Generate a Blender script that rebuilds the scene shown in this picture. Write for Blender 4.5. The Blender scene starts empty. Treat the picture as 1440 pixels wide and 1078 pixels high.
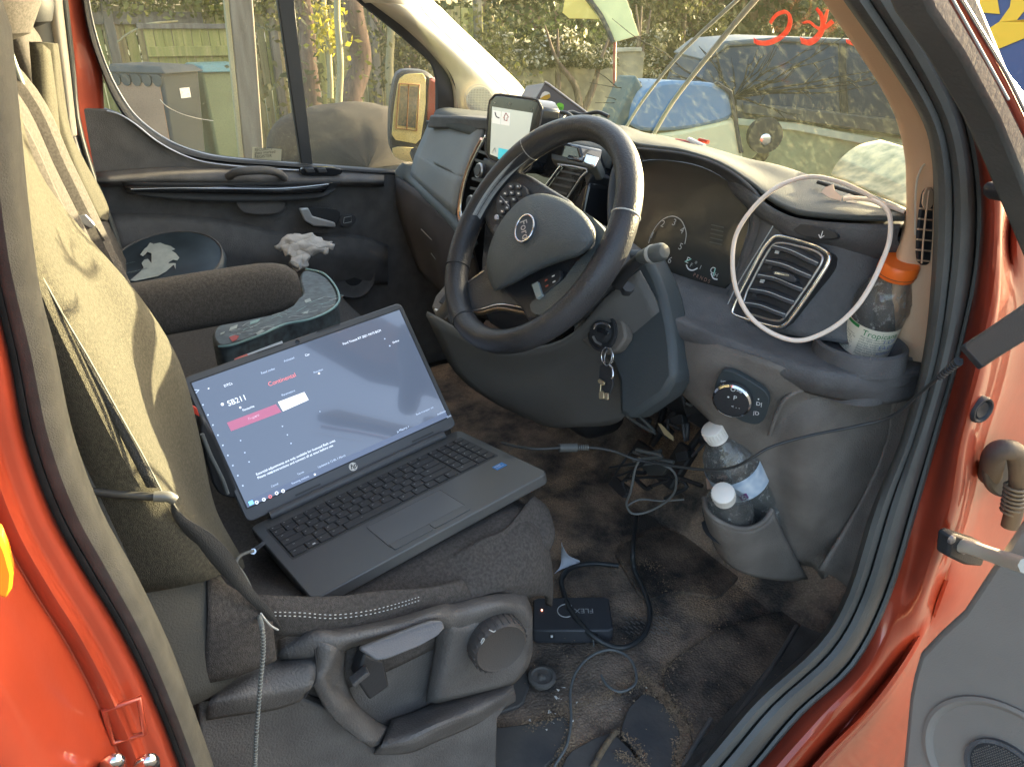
import bpy, math, random
from mathutils import Vector, Matrix, noise
import bmesh
random.seed(7)
rad = math.radians
V3 = Vector
C = bpy.context.scene.collection
scn = bpy.context.scene

# ------------------------------------------------------------------ camera
CAM = V3((1.31, -.56, 1.02)); FPX = 1030.0; PIT = rad(26); HEAD = rad(30)
FW = V3((-math.cos(HEAD), math.sin(HEAD), 0)); RT = V3((math.sin(HEAD), math.cos(HEAD), 0)); UP = V3((0, 0, 1))
cam = bpy.data.objects.new('camera', bpy.data.cameras.new('camera')); C.objects.link(cam)
cdir = FW*math.cos(PIT) - UP*math.sin(PIT); cup = FW*math.sin(PIT) + UP*math.cos(PIT)
mw = Matrix((RT, cup, -cdir)).transposed().to_4x4(); mw.translation = CAM
cam.matrix_world = mw
cam.data.sensor_width = 36; cam.data.lens = 36*FPX/1440; cam.data.clip_end = 600; cam.data.clip_start = .02
scn.camera = cam
# ------------------------------------------------------------------ light
SUN_EL = rad(10); SUN_AZ = rad(-5)          # azimuth from +Y (van forward) towards +X
w = bpy.data.worlds.new("World"); scn.world = w; w.use_nodes = True
nt = w.node_tree; nt.nodes.clear()
sky = nt.nodes.new('ShaderNodeTexSky'); sky.sky_type = 'NISHITA'; sky.sun_disc = False
sky.sun_elevation = SUN_EL; sky.sun_rotation = SUN_AZ; sky.dust_density = 4; sky.ozone_density = .4; sky.air_density = .8
bg = nt.nodes.new('ShaderNodeBackground'); bg.inputs[1].default_value = .15
wo = nt.nodes.new('ShaderNodeOutputWorld')
nt.links.new(sky.outputs[0], bg.inputs[0]); nt.links.new(bg.outputs[0], wo.inputs[0])
sl = bpy.data.lights.new('sun', 'SUN'); sl.energy = 4.4; sl.angle = rad(.5); sl.color = (1, .80, .47)
so = bpy.data.objects.new('sun', sl); C.objects.link(so)
sd = V3((math.sin(SUN_AZ)*math.cos(SUN_EL), math.cos(SUN_AZ)*math.cos(SUN_EL), math.sin(SUN_EL)))
so.rotation_euler = sd.to_track_quat('Z', 'Y').to_euler(); so.location = (0, 20, 20)
scn.view_settings.view_transform = 'Standard'; scn.view_settings.look = 'None'
scn.view_settings.gamma = 1; scn.view_settings.exposure = 3.05
try: scn.view_settings.use_curve_mapping = False
except Exception: pass
scn.cycles.max_bounces = 12; scn.cycles.transparent_max_bounces = 16

# ------------------------------------------------------------------ materials
def mat(name, col, rough=.6, metal=0, bump=0, bscale=200, var=0, vscale=6, col2=None, coat=0, emit=None, es=1, spec=None, trans=0, ior=1.45, detail=3, sheen=0):
    m = bpy.data.materials.new(name); m.use_nodes = True; n = m.node_tree.nodes; l = m.node_tree.links
    b = n['Principled BSDF']; b.inputs['Roughness'].default_value = rough; b.inputs['Metallic'].default_value = metal
    b.inputs['Base Color'].default_value = (*col, 1); b.inputs['Coat Weight'].default_value = coat; b.inputs['IOR'].default_value = ior
    b.inputs['Transmission Weight'].default_value = trans
    if spec is not None: b.inputs['Specular IOR Level'].default_value = spec
    if sheen: b.inputs['Sheen Weight'].default_value = sheen
    if emit: b.inputs['Emission Color'].default_value = (*emit, 1); b.inputs['Emission Strength'].default_value = es
    tc = n.new('ShaderNodeTexCoord')
    if var or col2:
        t = n.new('ShaderNodeTexNoise'); t.inputs['Scale'].default_value = vscale; t.inputs['Detail'].default_value = detail
        l.new(tc.outputs['Object'], t.inputs['Vector'])
        r = n.new('ShaderNodeValToRGB'); r.color_ramp.elements[0].position = .35; r.color_ramp.elements[1].position = .68
        c2 = col2 or tuple(min(1, c*(1+var)) for c in col); c1 = col if col2 else tuple(c*(1-var) for c in col)
        r.color_ramp.elements[0].color = (*c1, 1); r.color_ramp.elements[1].color = (*c2, 1)
        l.new(t.outputs[0], r.inputs[0]); l.new(r.outputs[0], b.inputs['Base Color'])
    if bump:
        t2 = n.new('ShaderNodeTexNoise'); t2.inputs['Scale'].default_value = bscale; t2.inputs['Detail'].default_value = 2
        l.new(tc.outputs['Object'], t2.inputs['Vector'])
        bp = n.new('ShaderNodeBump'); bp.inputs['Strength'].default_value = bump; bp.inputs['Distance'].default_value = .002
        l.new(t2.outputs[0], bp.inputs['Height']); l.new(bp.outputs[0], b.inputs['Normal'])
    return m
def clearmat(name, tint=(1, 1, 1), gloss=.08, dirt_glint=0, dcol=(.75, .72, .6), dscale=60, haze=0, bump=0):
    """thin glass: see-through with a weak mirror and a pale film for dust and painted glints"""
    m = bpy.data.materials.new(name); m.use_nodes = True; n = m.node_tree.nodes; l = m.node_tree.links
    n.remove(n['Principled BSDF']); out = n['Material Output']
    tr = n.new('ShaderNodeBsdfTransparent'); tr.inputs[0].default_value = (*tint, 1)
    gl = n.new('ShaderNodeBsdfGlossy'); gl.inputs['Roughness'].default_value = .03
    lw = n.new('ShaderNodeLayerWeight'); lw.inputs[0].default_value = gloss
    if bump:
        tcb = n.new('ShaderNodeTexCoord'); tb = n.new('ShaderNodeTexNoise'); tb.inputs['Scale'].default_value = bump; tb.inputs['Detail'].default_value = 3; l.new(tcb.outputs['Object'], tb.inputs[0])
        bb = n.new('ShaderNodeBump'); bb.inputs['Strength'].default_value = .8; bb.inputs['Distance'].default_value = .006; l.new(tb.outputs[0], bb.inputs['Height']); l.new(bb.outputs[0], gl.inputs['Normal']); l.new(bb.outputs[0], lw.inputs['Normal'])
    mx = n.new('ShaderNodeMixShader'); l.new(lw.outputs['Fresnel'], mx.inputs[0]); l.new(tr.outputs[0], mx.inputs[1]); l.new(gl.outputs[0], mx.inputs[2])
    last = mx
    if dirt_glint or haze:
        tc = n.new('ShaderNodeTexCoord')
        t = n.new('ShaderNodeTexNoise'); t.inputs['Scale'].default_value = dscale; t.inputs['Detail'].default_value = 5; t.inputs['Roughness'].default_value = .75
        l.new(tc.outputs['Object'], t.inputs['Vector'])
        r = n.new('ShaderNodeValToRGB'); r.color_ramp.elements[0].position = .5; r.color_ramp.elements[1].position = .72
        r.color_ramp.elements[0].color = (haze,)*3+(1,); r.color_ramp.elements[1].color = (dirt_glint,)*3+(1,)
        l.new(t.outputs[0], r.inputs[0])
        t3 = n.new('ShaderNodeTexNoise'); t3.inputs['Scale'].default_value = 3.5; l.new(tc.outputs['Object'], t3.inputs['Vector'])
        mu = n.new('ShaderNodeMath'); mu.operation = 'MULTIPLY'; l.new(r.outputs[0], mu.inputs[0])
        ad = n.new('ShaderNodeMath'); ad.operation = 'MULTIPLY_ADD'; ad.inputs[1].default_value = 2.2; ad.inputs[2].default_value = -.1; ad.use_clamp = True
        l.new(t3.outputs[0], ad.inputs[0]); l.new(ad.outputs[0], mu.inputs[1])
        df = n.new('ShaderNodeBsdfDiffuse'); df.inputs[0].default_value = (*dcol, 1)
        tl = n.new('ShaderNodeBsdfTranslucent'); tl.inputs[0].default_value = (*dcol, 1)
        dm = n.new('ShaderNodeMixShader'); dm.inputs[0].default_value = .5; l.new(df.outputs[0], dm.inputs[1]); l.new(tl.outputs[0], dm.inputs[2])
        m2 = n.new('ShaderNodeMixShader'); l.new(mu.outputs[0], m2.inputs[0]); l.new(mx.outputs[0], m2.inputs[1]); l.new(dm.outputs[0], m2.inputs[2]); last = m2
    l.new(last.outputs[0], out.inputs[0]); return m
def woodmat(name, c1, c2, c3=None, sc=1.0):
    m = mat(name, c1, .85); n = m.node_tree.nodes; l = m.node_tree.links; b = n['Principled BSDF']
    tc = n.new('ShaderNodeTexCoord'); mp = n.new('ShaderNodeMapping'); mp.inputs['Scale'].default_value = (14*sc, 14*sc, 1.2*sc)
    oi = n.new('ShaderNodeObjectInfo'); va = n.new('ShaderNodeVectorMath'); va.operation = 'ADD'
    cx = n.new('ShaderNodeCombineXYZ'); mm = n.new('ShaderNodeMath'); mm.operation = 'MULTIPLY'; mm.inputs[1].default_value = 37
    l.new(oi.outputs['Random'], mm.inputs[0]); l.new(mm.outputs[0], cx.inputs[2]); l.new(mm.outputs[0], cx.inputs[0])
    l.new(tc.outputs['Object'], va.inputs[0]); l.new(cx.outputs[0], va.inputs[1]); l.new(va.outputs[0], mp.inputs[0])
    t = n.new('ShaderNodeTexNoise'); t.inputs['Scale'].default_value = 1.6; t.inputs['Detail'].default_value = 5; l.new(mp.outputs[0], t.inputs[0])
    r = n.new('ShaderNodeValToRGB'); r.color_ramp.elements[0].color = (*c1, 1); r.color_ramp.elements[1].color = (*c2, 1)
    r.color_ramp.elements[0].position = .3; r.color_ramp.elements[1].position = .75
    if c3: e = r.color_ramp.elements.new(.5); e.color = (*c3, 1)
    l.new(t.outputs[0], r.inputs[0]); l.new(r.outputs[0], b.inputs['Base Color'])
    bp = n.new('ShaderNodeBump'); bp.inputs['Strength'].default_value = .5; l.new(t.outputs[0], bp.inputs['Height']); l.new(bp.outputs[0], b.inputs['Normal'])
    return m

M = {}
M['dash'] = mat('dark_plastic', (.092, .091, .094), .60, bump=.7, bscale=420, var=.16, vscale=26)
M['dashtop'] = mat('dash_top_plastic', (.075, .082, .080), .75, bump=.5, bscale=600, var=.12, vscale=8)
M['plast2'] = mat('mid_grey_plastic', (.145, .130, .116), .60, bump=.7, bscale=400, var=.15, vscale=22)
M['base'] = mat('seat_base_plastic', (.105, .102, .100), .5, bump=.7, bscale=380, var=.18, vscale=20)
M['gloss'] = mat('gloss_black', (.02, .022, .026), .12, coat=.5)
M['black'] = mat('matte_black', (.028, .03, .034), .55, bump=.2, bscale=300)
M['slat'] = mat('vent_slat_plastic', (.05, .053, .06), .45)
M['leather'] = mat('leather', (.042, .044, .050), .36, bump=.45, bscale=420, var=.2, vscale=14)
M['hub'] = mat('airbag_plastic', (.075, .09, .10), .48, bump=.7, bscale=520, var=.08, vscale=10)
M['chrome'] = mat('chrome', (.75, .76, .78), .14, 1)
M['satin'] = mat('satin_silver', (.5, .51, .53), .35, .9)
M['seam'] = mat('thread', (.45, .47, .47), .8)
M['tan'] = mat('pillar_trim', (.60, .41, .27), .7, bump=.2, bscale=500, var=.05)
M['cream'] = mat('cream_trim', (.55, .50, .41), .7, bump=.15, bscale=400, var=.05)
M['rubber'] = mat('seal_rubber', (.085, .09, .088), .62, bump=.3, bscale=250, var=.15, vscale=9)
M['flock'] = mat('seal_flocking', (.065, .066, .058), .95, bump=.35, bscale=1200, var=.15, vscale=60)
M['fabric'] = mat('seat_fabric', (.058, .055, .041), .95, bump=.8, bscale=1100, var=.25, vscale=350)
M['fabricd'] = mat('seat_fabric_dark', (.070, .064, .060), .95, bump=.8, bscale=900, var=.25, vscale=260)
M['web'] = mat('belt_webbing', (.045, .046, .046), .8, bump=.8, bscale=800)
M['red'] = mat('red_paint', (.30, .042, .019), .34, .2, bump=.05, bscale=120, coat=.7, var=.12, vscale=14)
M['floor'] = mat('floor_rubber', (.05, .048, .045), .85, bump=.8, bscale=160, col2=(.13, .115, .095), vscale=7, detail=8)
M['sand'] = mat('sand_dirt', (.24, .17, .10), .95, bump=1, bscale=300, col2=(.09, .075, .06), vscale=60, detail=6)
M['mat'] = mat('mat_rubber', (.085, .085, .085), .8, bump=.6, bscale=300, col2=(.15, .135, .12), vscale=11, detail=7)
M['laptop'] = mat('laptop_shell', (.10, .105, .108), .42, .35, bump=.08, bscale=900)
M['bezel'] = mat('laptop_bezel', (.085, .088, .095), .4)
M['key'] = mat('key_plastic', (.035, .036, .038), .5)
M['white'] = mat('white_plastic', (.78, .75, .70), .45)
M['print'] = mat('white_print', (.75, .77, .78), .6)
M['printdim'] = mat('grey_print', (.42, .44, .44), .6)
M['cablew'] = mat('white_cable', (.80, .68, .58), .5)
M['cableb'] = mat('black_cable', (.03, .033, .035), .4)
M['cableg'] = mat('grey_cable', (.13, .14, .14), .5)
M['orange'] = mat('orange_cap', (.85, .16, .02), .35)
M['paper'] = mat('paper', (.75, .72, .66), .8, var=.08, vscale=30)
M['glove'] = mat('glove_cloth', (.62, .60, .58), .9, bump=.6, bscale=200, var=.12, vscale=30)
M['navy'] = mat('navy_print_cloth', (.03, .045, .06), .4, var=.3, vscale=12)
M['teal'] = mat('teal_trim', (.22, .36, .36), .5)
M['glass'] = clearmat('windscreen_glass', (.93, .97, .93), .05, dirt_glint=.08, haze=.018, dcol=(.60, .66, .44), dscale=60)
M['sideglass'] = clearmat('dusty_side_glass', (.9, .93, .9), .06, dirt_glint=.5, haze=.06, dcol=(.62, .60, .42), dscale=380)
M['pet'] = mat('clear_bottle', (.93, .95, .95), .04, trans=1, ior=1.2)
M['water'] = clearmat('water', (.80, .88, .92), .25, dirt_glint=.05, haze=.03, dcol=(.6, .7, .8), dscale=60, bump=70)
M['bluescreen'] = None

# ------------------------------------------------------------------ projection helpers (camera ray -> a plane of the van)
def ray(px, py):
    a = (px-720)/FPX; b = (py-539)/FPX
    return FW*(math.cos(PIT)-b*math.sin(PIT)) + RT*a - UP*(b*math.cos(PIT)+math.sin(PIT))
def O(px, py, ax, v):
    r = ray(px, py)
    if ax == 'd': return CAM + r*v
    i = 'xyz'.index(ax); return CAM + r*((v-CAM[i])/r[i])
def X(px, py, v): return O(px, py, 'x', v)
def Y(px, py, v): return O(px, py, 'y', v)
def Z(px, py, v): return O(px, py, 'z', v)
def D(px, py, v): return O(px, py, 'd', v)
class Pl:
    def __init__(s, p, n, u=None):
        s.p = V3(p); s.n = V3(n).normalized()
        u = V3(u) if u else UP.cross(s.n); s.u = (u - s.n*u.dot(s.n)).normalized(); s.v = s.n.cross(s.u)
    def at(s, px, py, h=0):
        r = ray(px, py); q = s.p + s.n*h; return CAM + r*((q-CAM).dot(s.n)/r.dot(s.n))
    def uv(s, a, b, h=0): return s.p + s.u*a + s.v*b + s.n*h
    def pts(s, L, h=0): return [s.at(x, y, h) for x, y in L]

# ------------------------------------------------------------------ mesh helpers
ORG = {}
def link(name, V, F, m, parent=None, smooth=True, bevel=0, bseg=2, solid=0, sub=0, angle=40, loc=None):
    V = [V3(v) for v in V]
    if parent is not None: L = ORG[parent]
    elif loc is not None: L = V3(loc)
    else:
        L = V3(((min(v.x for v in V)+max(v.x for v in V))/2, (min(v.y for v in V)+max(v.y for v in V))/2, min(v.z for v in V)))
    me = bpy.data.meshes.new(name); me.from_pydata([v-L for v in V], [], F)
    bm = bmesh.new(); bm.from_mesh(me); bmesh.ops.recalc_face_normals(bm, faces=bm.faces); bm.to_mesh(me); bm.free()
    if isinstance(m, (list, tuple)):
        for q in m: me.materials.append(q)
    else: me.materials.append(m)
    if smooth:
        me.polygons.foreach_set('use_smooth', [True]*len(me.polygons))
        if angle < 180: 
            try: me.set_sharp_from_angle(angle=rad(angle))
            except Exception: pass
    me.update()
    o = bpy.data.objects.new(name, me); C.objects.link(o)
    if parent is not None: o.parent = parent
    else: o.location = L
    ORG[o] = L
    if solid: md = o.modifiers.new('s', 'SOLIDIFY'); md.thickness = solid; md.offset = 0
    if bevel: md = o.modifiers.new('b', 'BEVEL'); md.width = bevel; md.segments = bseg; md.limit_method = 'ANGLE'; md.angle_limit = rad(35)
    if sub: md = o.modifiers.new('u', 'SUBSURF'); md.levels = sub; md.render_levels = sub
    return o
def thing(name, label, cat, loc, group=None):
    o = bpy.data.objects.new(name, None); o.empty_display_size = .05; C.objects.link(o); o.location = loc
    ORG[o] = V3(loc); tag(o, label, cat, group); return o
def tag(o, label=None, cat=None, group=None, kind=None):
    if label: o['label'] = label
    if cat: o['category'] = cat
    if group: o['group'] = group
    if kind: o['kind'] = kind
    return o
def cr(P, t, closed=False):
    n = len(P)
    if closed:
        i = int(math.floor(t)) % n; f = t-math.floor(t); a, b, c, d = P[(i-1) % n], P[i], P[(i+1) % n], P[(i+2) % n]
    else:
        i = min(int(t), n-2); f = t-i; b, c = P[i], P[i+1]
        a = P[i-1] if i > 0 else b*2-c; d = P[i+2] if i+2 < n else c*2-b
    return .5*((2*b)+(c-a)*f+(2*a-5*b+4*c-d)*f*f+(3*b-a-3*c+d)*f*f*f)
def smoothline(P, k=6, closed=False):
    P = [V3(p) for p in P]; n = len(P) if closed else len(P)-1
    R = [cr(P, i/k, closed) for i in range(n*k)]
    if not closed: R.append(P[-1].copy())
    return R
def patchVF(rows, nu=5, nv=5):
    rows = [smoothline(r, nu) for r in rows]
    cols = [smoothline([r[j] for r in rows], nv) for j in range(len(rows[0]))]
    nc = len(cols); nr = len(cols[0]); V = [cols[j][i] for i in range(nr) for j in range(nc)]
    F = [(i*nc+j, i*nc+j+1, (i+1)*nc+j+1, (i+1)*nc+j) for i in range(nr-1) for j in range(nc-1)]
    return V, F
def patch(name, rows, m, parent, nu=5, nv=5, solid=.006, lin=False, fn=None, **k):
    V, F = patchVF(rows, nu, nv)
    if fn: V = [fn(v) for v in V]
    return link(name, V, F, m, parent, solid=solid, **k)
def tubeVF(P, r, n=8, closed=False, flat=None, caps=True):
    P = [V3(p) for p in P]; V = []; F = []; N = len(P); prev = None
    for i, p in enumerate(P):
        if closed: t = (P[(i+1) % N]-P[i-1])
        else: t = P[min(i+1, N-1)]-P[max(i-1, 0)]
        t.normalize() if t.length > 1e-9 else None
        if prev is None:
            a = UP if abs(t.z) < .9 else V3((1, 0, 0)); u = t.cross(a).normalized()
        else: u = (prev - t*prev.dot(t)).normalized()
        prev = u; v = t.cross(u); rr = r(i/(max(1, N-1))) if callable(r) else r
        for k in range(n):
            a = 2*math.pi*k/n; V.append(p+u*(math.cos(a)*rr)+v*(math.sin(a)*rr))
    for i in range(N if closed else N-1):
        for k in range(n):
            a = i*n+k; b = i*n+(k+1) % n; c = ((i+1) % N)*n+(k+1) % n; d = ((i+1) % N)*n+k; F.append((a, b, c, d))
    if not closed and caps: F.append(tuple(range(n))[::-1]); F.append(tuple((N-1)*n+k for k in range(n)))
    return V, F
def tube(name, P, r, m, parent=None, k=6, n=8, closed=False, **kw):
    V, F = tubeVF(smoothline(P, k, closed) if k > 1 else P, r, n, closed); return link(name, V, F, m, parent, angle=60, **kw)
def sweepVF(P, prof, sidef):
    """sweep a 2D profile [(a,b)] : a along side vector, b along up vector; sidef(i)->(side,up)"""
    V = []; F = []; n = len(prof)
    for i, p in enumerate(P):
        s, u = sidef(i)
        for a, b in prof: V.append(p+s*a+u*b)
    for i in range(len(P)-1):
        for k in range(n): F.append((i*n+k, i*n+(k+1) % n, (i+1)*n+(k+1) % n, (i+1)*n+k))
    F.append(tuple(range(n))[::-1]); F.append(tuple((len(P)-1)*n+k for k in range(n)))
    return V, F
def boxVF(c, s, ux=V3((1, 0, 0)), uy=V3((0, 1, 0)), uz=UP):
    c = V3(c); V = [c+ux*(a*s[0]/2)+uy*(b*s[1]/2)+uz*(d*s[2]/2) for a in (-1, 1) for b in (-1, 1) for d in (-1, 1)]
    return V, [(0, 1, 3, 2), (4, 6, 7, 5), (0, 4, 5, 1), (2, 3, 7, 6), (0, 2, 6, 4), (1, 5, 7, 3)]
def join(*L):
    V = []; F = []
    for v, f in L: k = len(V); V += list(v); F += [tuple(i+k for i in q) for q in f]
    return V, F
def box(name, c, s, m, parent=None, bevel=.003, ux=V3((1, 0, 0)), uy=V3((0, 1, 0)), uz=UP, **k):
    V, F = boxVF(c, s, ux, uy, uz); return link(name, V, F, m, parent, bevel=bevel, **k)
def prismVF(P, off):
    n = len(P); P = [V3(p) for p in P]; V = P+[p+off for p in P]
    return V, [tuple(range(n)), tuple(range(2*n-1, n-1, -1))]+[(i, (i+1) % n, (i+1) % n+n, i+n) for i in range(n)]
def prism(name, P, off, m, parent=None, bevel=.002, **k):
    V, F = prismVF(P, off); return link(name, V, F, m, parent, bevel=bevel, **k)
def chaikin(P, it=2, q=.25):
    P = [V3(p) for p in P]
    for _ in range(it):
        R = []
        for i in range(len(P)):
            a, b = P[i], P[(i+1) % len(P)]; R += [a*(1-q)+b*q, a*q+b*(1-q)]
        P = R
    return P
def latheVF(prof, o, ax, n=28, cap=True):
    o = V3(o); ax = V3(ax).normalized(); a = UP if abs(ax.z) < .9 else V3((1, 0, 0)); u = ax.cross(a).normalized(); v = ax.cross(u)
    V = []; F = []
    for r, h in prof:
        for k in range(n):
            t = 2*math.pi*k/n; V.append(o+ax*h+u*(math.cos(t)*r)+v*(math.sin(t)*r))
    for i in range(len(prof)-1):
        for k in range(n): F.append((i*n+k, i*n+(k+1) % n, (i+1)*n+(k+1) % n, (i+1)*n+k))
    if cap: F.append(tuple(range(n))[::-1]); F.append(tuple((len(prof)-1)*n+k for k in range(n)))
    return V, F
def lathe(name, prof, o, ax, m, parent=None, n=28, cap=True, **k):
    V, F = latheVF(prof, o, ax, n, cap); return link(name, V, F, m, parent, **k)
def text(s, size, o, ux, uy, m, parent, name='lettering', align='LEFT', shear=0, bold=0):
    cu = bpy.data.curves.new('t', 'FONT'); cu.body = s; cu.size = size; cu.align_x = align; cu.align_y = 'CENTER'; cu.shear = shear
    cu.extrude = 0.0; cu.offset = bold; cu.resolution_u = 3
    t = bpy.data.objects.new('t', cu); C.objects.link(t); bpy.context.view_layer.update()
    me = bpy.data.meshes.new_from_object(t); bpy.data.objects.remove(t); ux = V3(ux).normalized(); uy = V3(uy).normalized(); o = V3(o)
    V = [o+ux*v.co.x+uy*v.co.y for v in me.vertices]; F = [tuple(p.vertices) for p in me.polygons]
    bpy.data.meshes.remove(me)
    return link(name, V, F, m, parent, smooth=False)
def linesVF(P, wd, n, up=True):
    """flat ribbon of width wd along P lying in plane with normal n"""
    V = []; F = []
    for i, p in enumerate(P):
        t = (P[min(i+1, len(P)-1)]-P[max(i-1, 0)]).normalized(); s = t.cross(n).normalized()
        ww = wd(i/(len(P)-1)) if callable(wd) else wd
        V += [p+s*ww/2, p-s*ww/2]
    for i in range(len(P)-1): F.append((2*i, 2*i+1, 2*i+3, 2*i+2))
    return V, F
def leafVF(pts, size, jit=.5, seed=0, flat=None):
    rg = random.Random(seed); V = []; F = []
    for p in pts:
        s = size*rg.uniform(1-jit, 1+jit)
        a = V3((rg.gauss(0, 1), rg.gauss(0, 1), rg.gauss(0, 1))).normalized(); b = a.cross(V3((rg.gauss(0, 1), rg.gauss(0, 1), rg.gauss(0, 1)))).normalized()
        k = len(V); V += [p-a*s*.5, p+b*s*.28, p+a*s*.5, p-b*s*.28]; F.append((k, k+1, k+2, k+3))
    return V, F
def leafmat(name, c1, c2, tr=.35):
    m = mat(name, c1, .55, col2=c2, vscale=3, detail=6); n = m.node_tree.nodes; l = m.node_tree.links; b = n['Principled BSDF']
    t = n.new('ShaderNodeBsdfTranslucent'); src = b.inputs['Base Color'].links[0].from_socket; l.new(src, t.inputs[0])
    mx = n.new('ShaderNodeMixShader'); mx.inputs[0].default_value = tr; l.new(b.outputs[0], mx.inputs[1]); l.new(t.outputs[0], mx.inputs[2])
    l.new(mx.outputs[0], n['Material Output'].inputs[0]); return m
# =================================================================== SETTING
GZ = -.48
M['tarmac'] = mat('tarmac', (.055, .055, .055), .9, bump=.8, bscale=60, var=.25, vscale=3, detail=8)
M['grass'] = mat('grass_ground', (.05, .07, .02), .95, bump=1, bscale=40, col2=(.10, .10, .04), vscale=2.5, detail=8)
M['fence'] = woodmat('weathered_fence_wood', (.18, .13, .08), (.40, .30, .18), (.27, .23, .10))
M['fenceg'] = woodmat('mossy_fence_wood', (.20, .18, .06), (.42, .34, .14), (.28, .27, .08))
M['wood'] = woodmat('grey_post_wood', (.10, .085, .07), (.22, .20, .16))
M['woodpale'] = woodmat('pale_stake_wood', (.26, .23, .12), (.38, .34, .20))
M['bark'] = woodmat('bark', (.09, .06, .045), (.22, .14, .10), sc=1.4)
M['stone'] = mat('rendered_wall', (.19, .165, .11), .95, bump=1, bscale=30, col2=(.33, .29, .19), vscale=2.2, detail=9)
M['coping'] = mat('coping_stone', (.33, .31, .24), .9, bump=.8, bscale=40, var=.25, vscale=5)
M['brick'] = mat('house_brick', (.17, .10, .075), .9, bump=.6, bscale=30, var=.25, vscale=8)
M['roof'] = mat('roof_tile', (.09, .07, .065), .85, var=.2)
M['pane'] = mat('window_pane', (.05, .07, .08), .08, spec=.8)
M['ivy'] = leafmat('ivy_leaf', (.10, .12, .02), (.30, .28, .06))
M['dleaf'] = leafmat('dark_leaf', (.025, .045, .015), (.07, .09, .03))
M['mleaf'] = leafmat('mixed_leaf', (.05, .06, .02), (.14, .13, .05))
M['yleaf'] = leafmat('yellow_leaf', (.28, .26, .02), (.45, .38, .05), .5)
M['flower'] = leafmat('pale_flower', (.45, .40, .30), (.6, .55, .42), .3)
def top(o, label, cat, group=None): return tag(o, label, cat, group)
V, F = boxVF((0, 0, GZ-.25), (400, 400, .5)); o = link('ground', V, F, M['tarmac'], smooth=False); tag(o, kind='structure')
V, F = boxVF((-58, 3, GZ+.03), (102.6, 160, .06)); o = link('grass_verge', V, F, M['grass'], smooth=False); tag(o, kind='structure')
V, F = boxVF((-6.62, 3, GZ+.045), (.15, 60, .09)); o = link('kerb', V, F, M['coping'], smooth=False, bevel=.015); tag(o, kind='structure')

# rear fence, board by board
rg = random.Random(3)
fe = thing('board_fence', 'tall weathered closeboard fence behind the bins with ivy on top', 'fence', (-8.9, 0, GZ))
y = -4.2; i = 0
while y < 4.75:
    wv = rg.uniform(.095, .125); h = 1.72+rg.uniform(-.03, .03)
    xx = -8.9+rg.uniform(-.008, .008)
    box('board', (xx, y+wv/2, GZ+h/2), (.022, wv-.012, h), M['fenceg'] if rg.random() < .35 else M['fence'], fe, bevel=.004, bseg=1)
    y += wv
for z in (.25, .95, 1.5): box('rail', (-8.945, .25, GZ+z), (.05, 8.95, .09), M['fence'], fe)
for yy in (-3.4, -1.6, .1, 1.9, 3.2, 4.75): box('post', (-8.86, yy, GZ+.9), (.10, .10, 1.84), M['wood'], fe, bevel=.008)
box('rail', (-8.86, -1.0, GZ+1.58), (.05, 4.2, .13), M['wood'], fe)
# lower gate in front
ga = thing('board_gate', 'low mossy green board gate with a grey top rail beside the black bin', 'gate', (-8.2, 1, GZ))
y0 = X(200, 40, -8.2).y; y1 = X(345, 42, -8.2).y; zt = X(250, 40, -8.2).z
y = y0
while y < y1:
    wv = rg.uniform(.085, .11)
    box('board', (-8.2+rg.uniform(-.006, .006), y+wv/2, (zt+GZ+.1)/2), (.02, wv-.01, zt-GZ-.1), M['fenceg'], ga, bevel=.003, bseg=1); y += wv
box('rail', (-8.2, (y0+y1)/2, zt+.02), (.09, y1-y0+.1, .05), M['wood'], ga)
zb = X(280, 72, -8.2).z; box('rail', (-8.17, (y0+y1)/2, zb), (.04, y1-y0, .10), M['fenceg'], ga)

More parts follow.
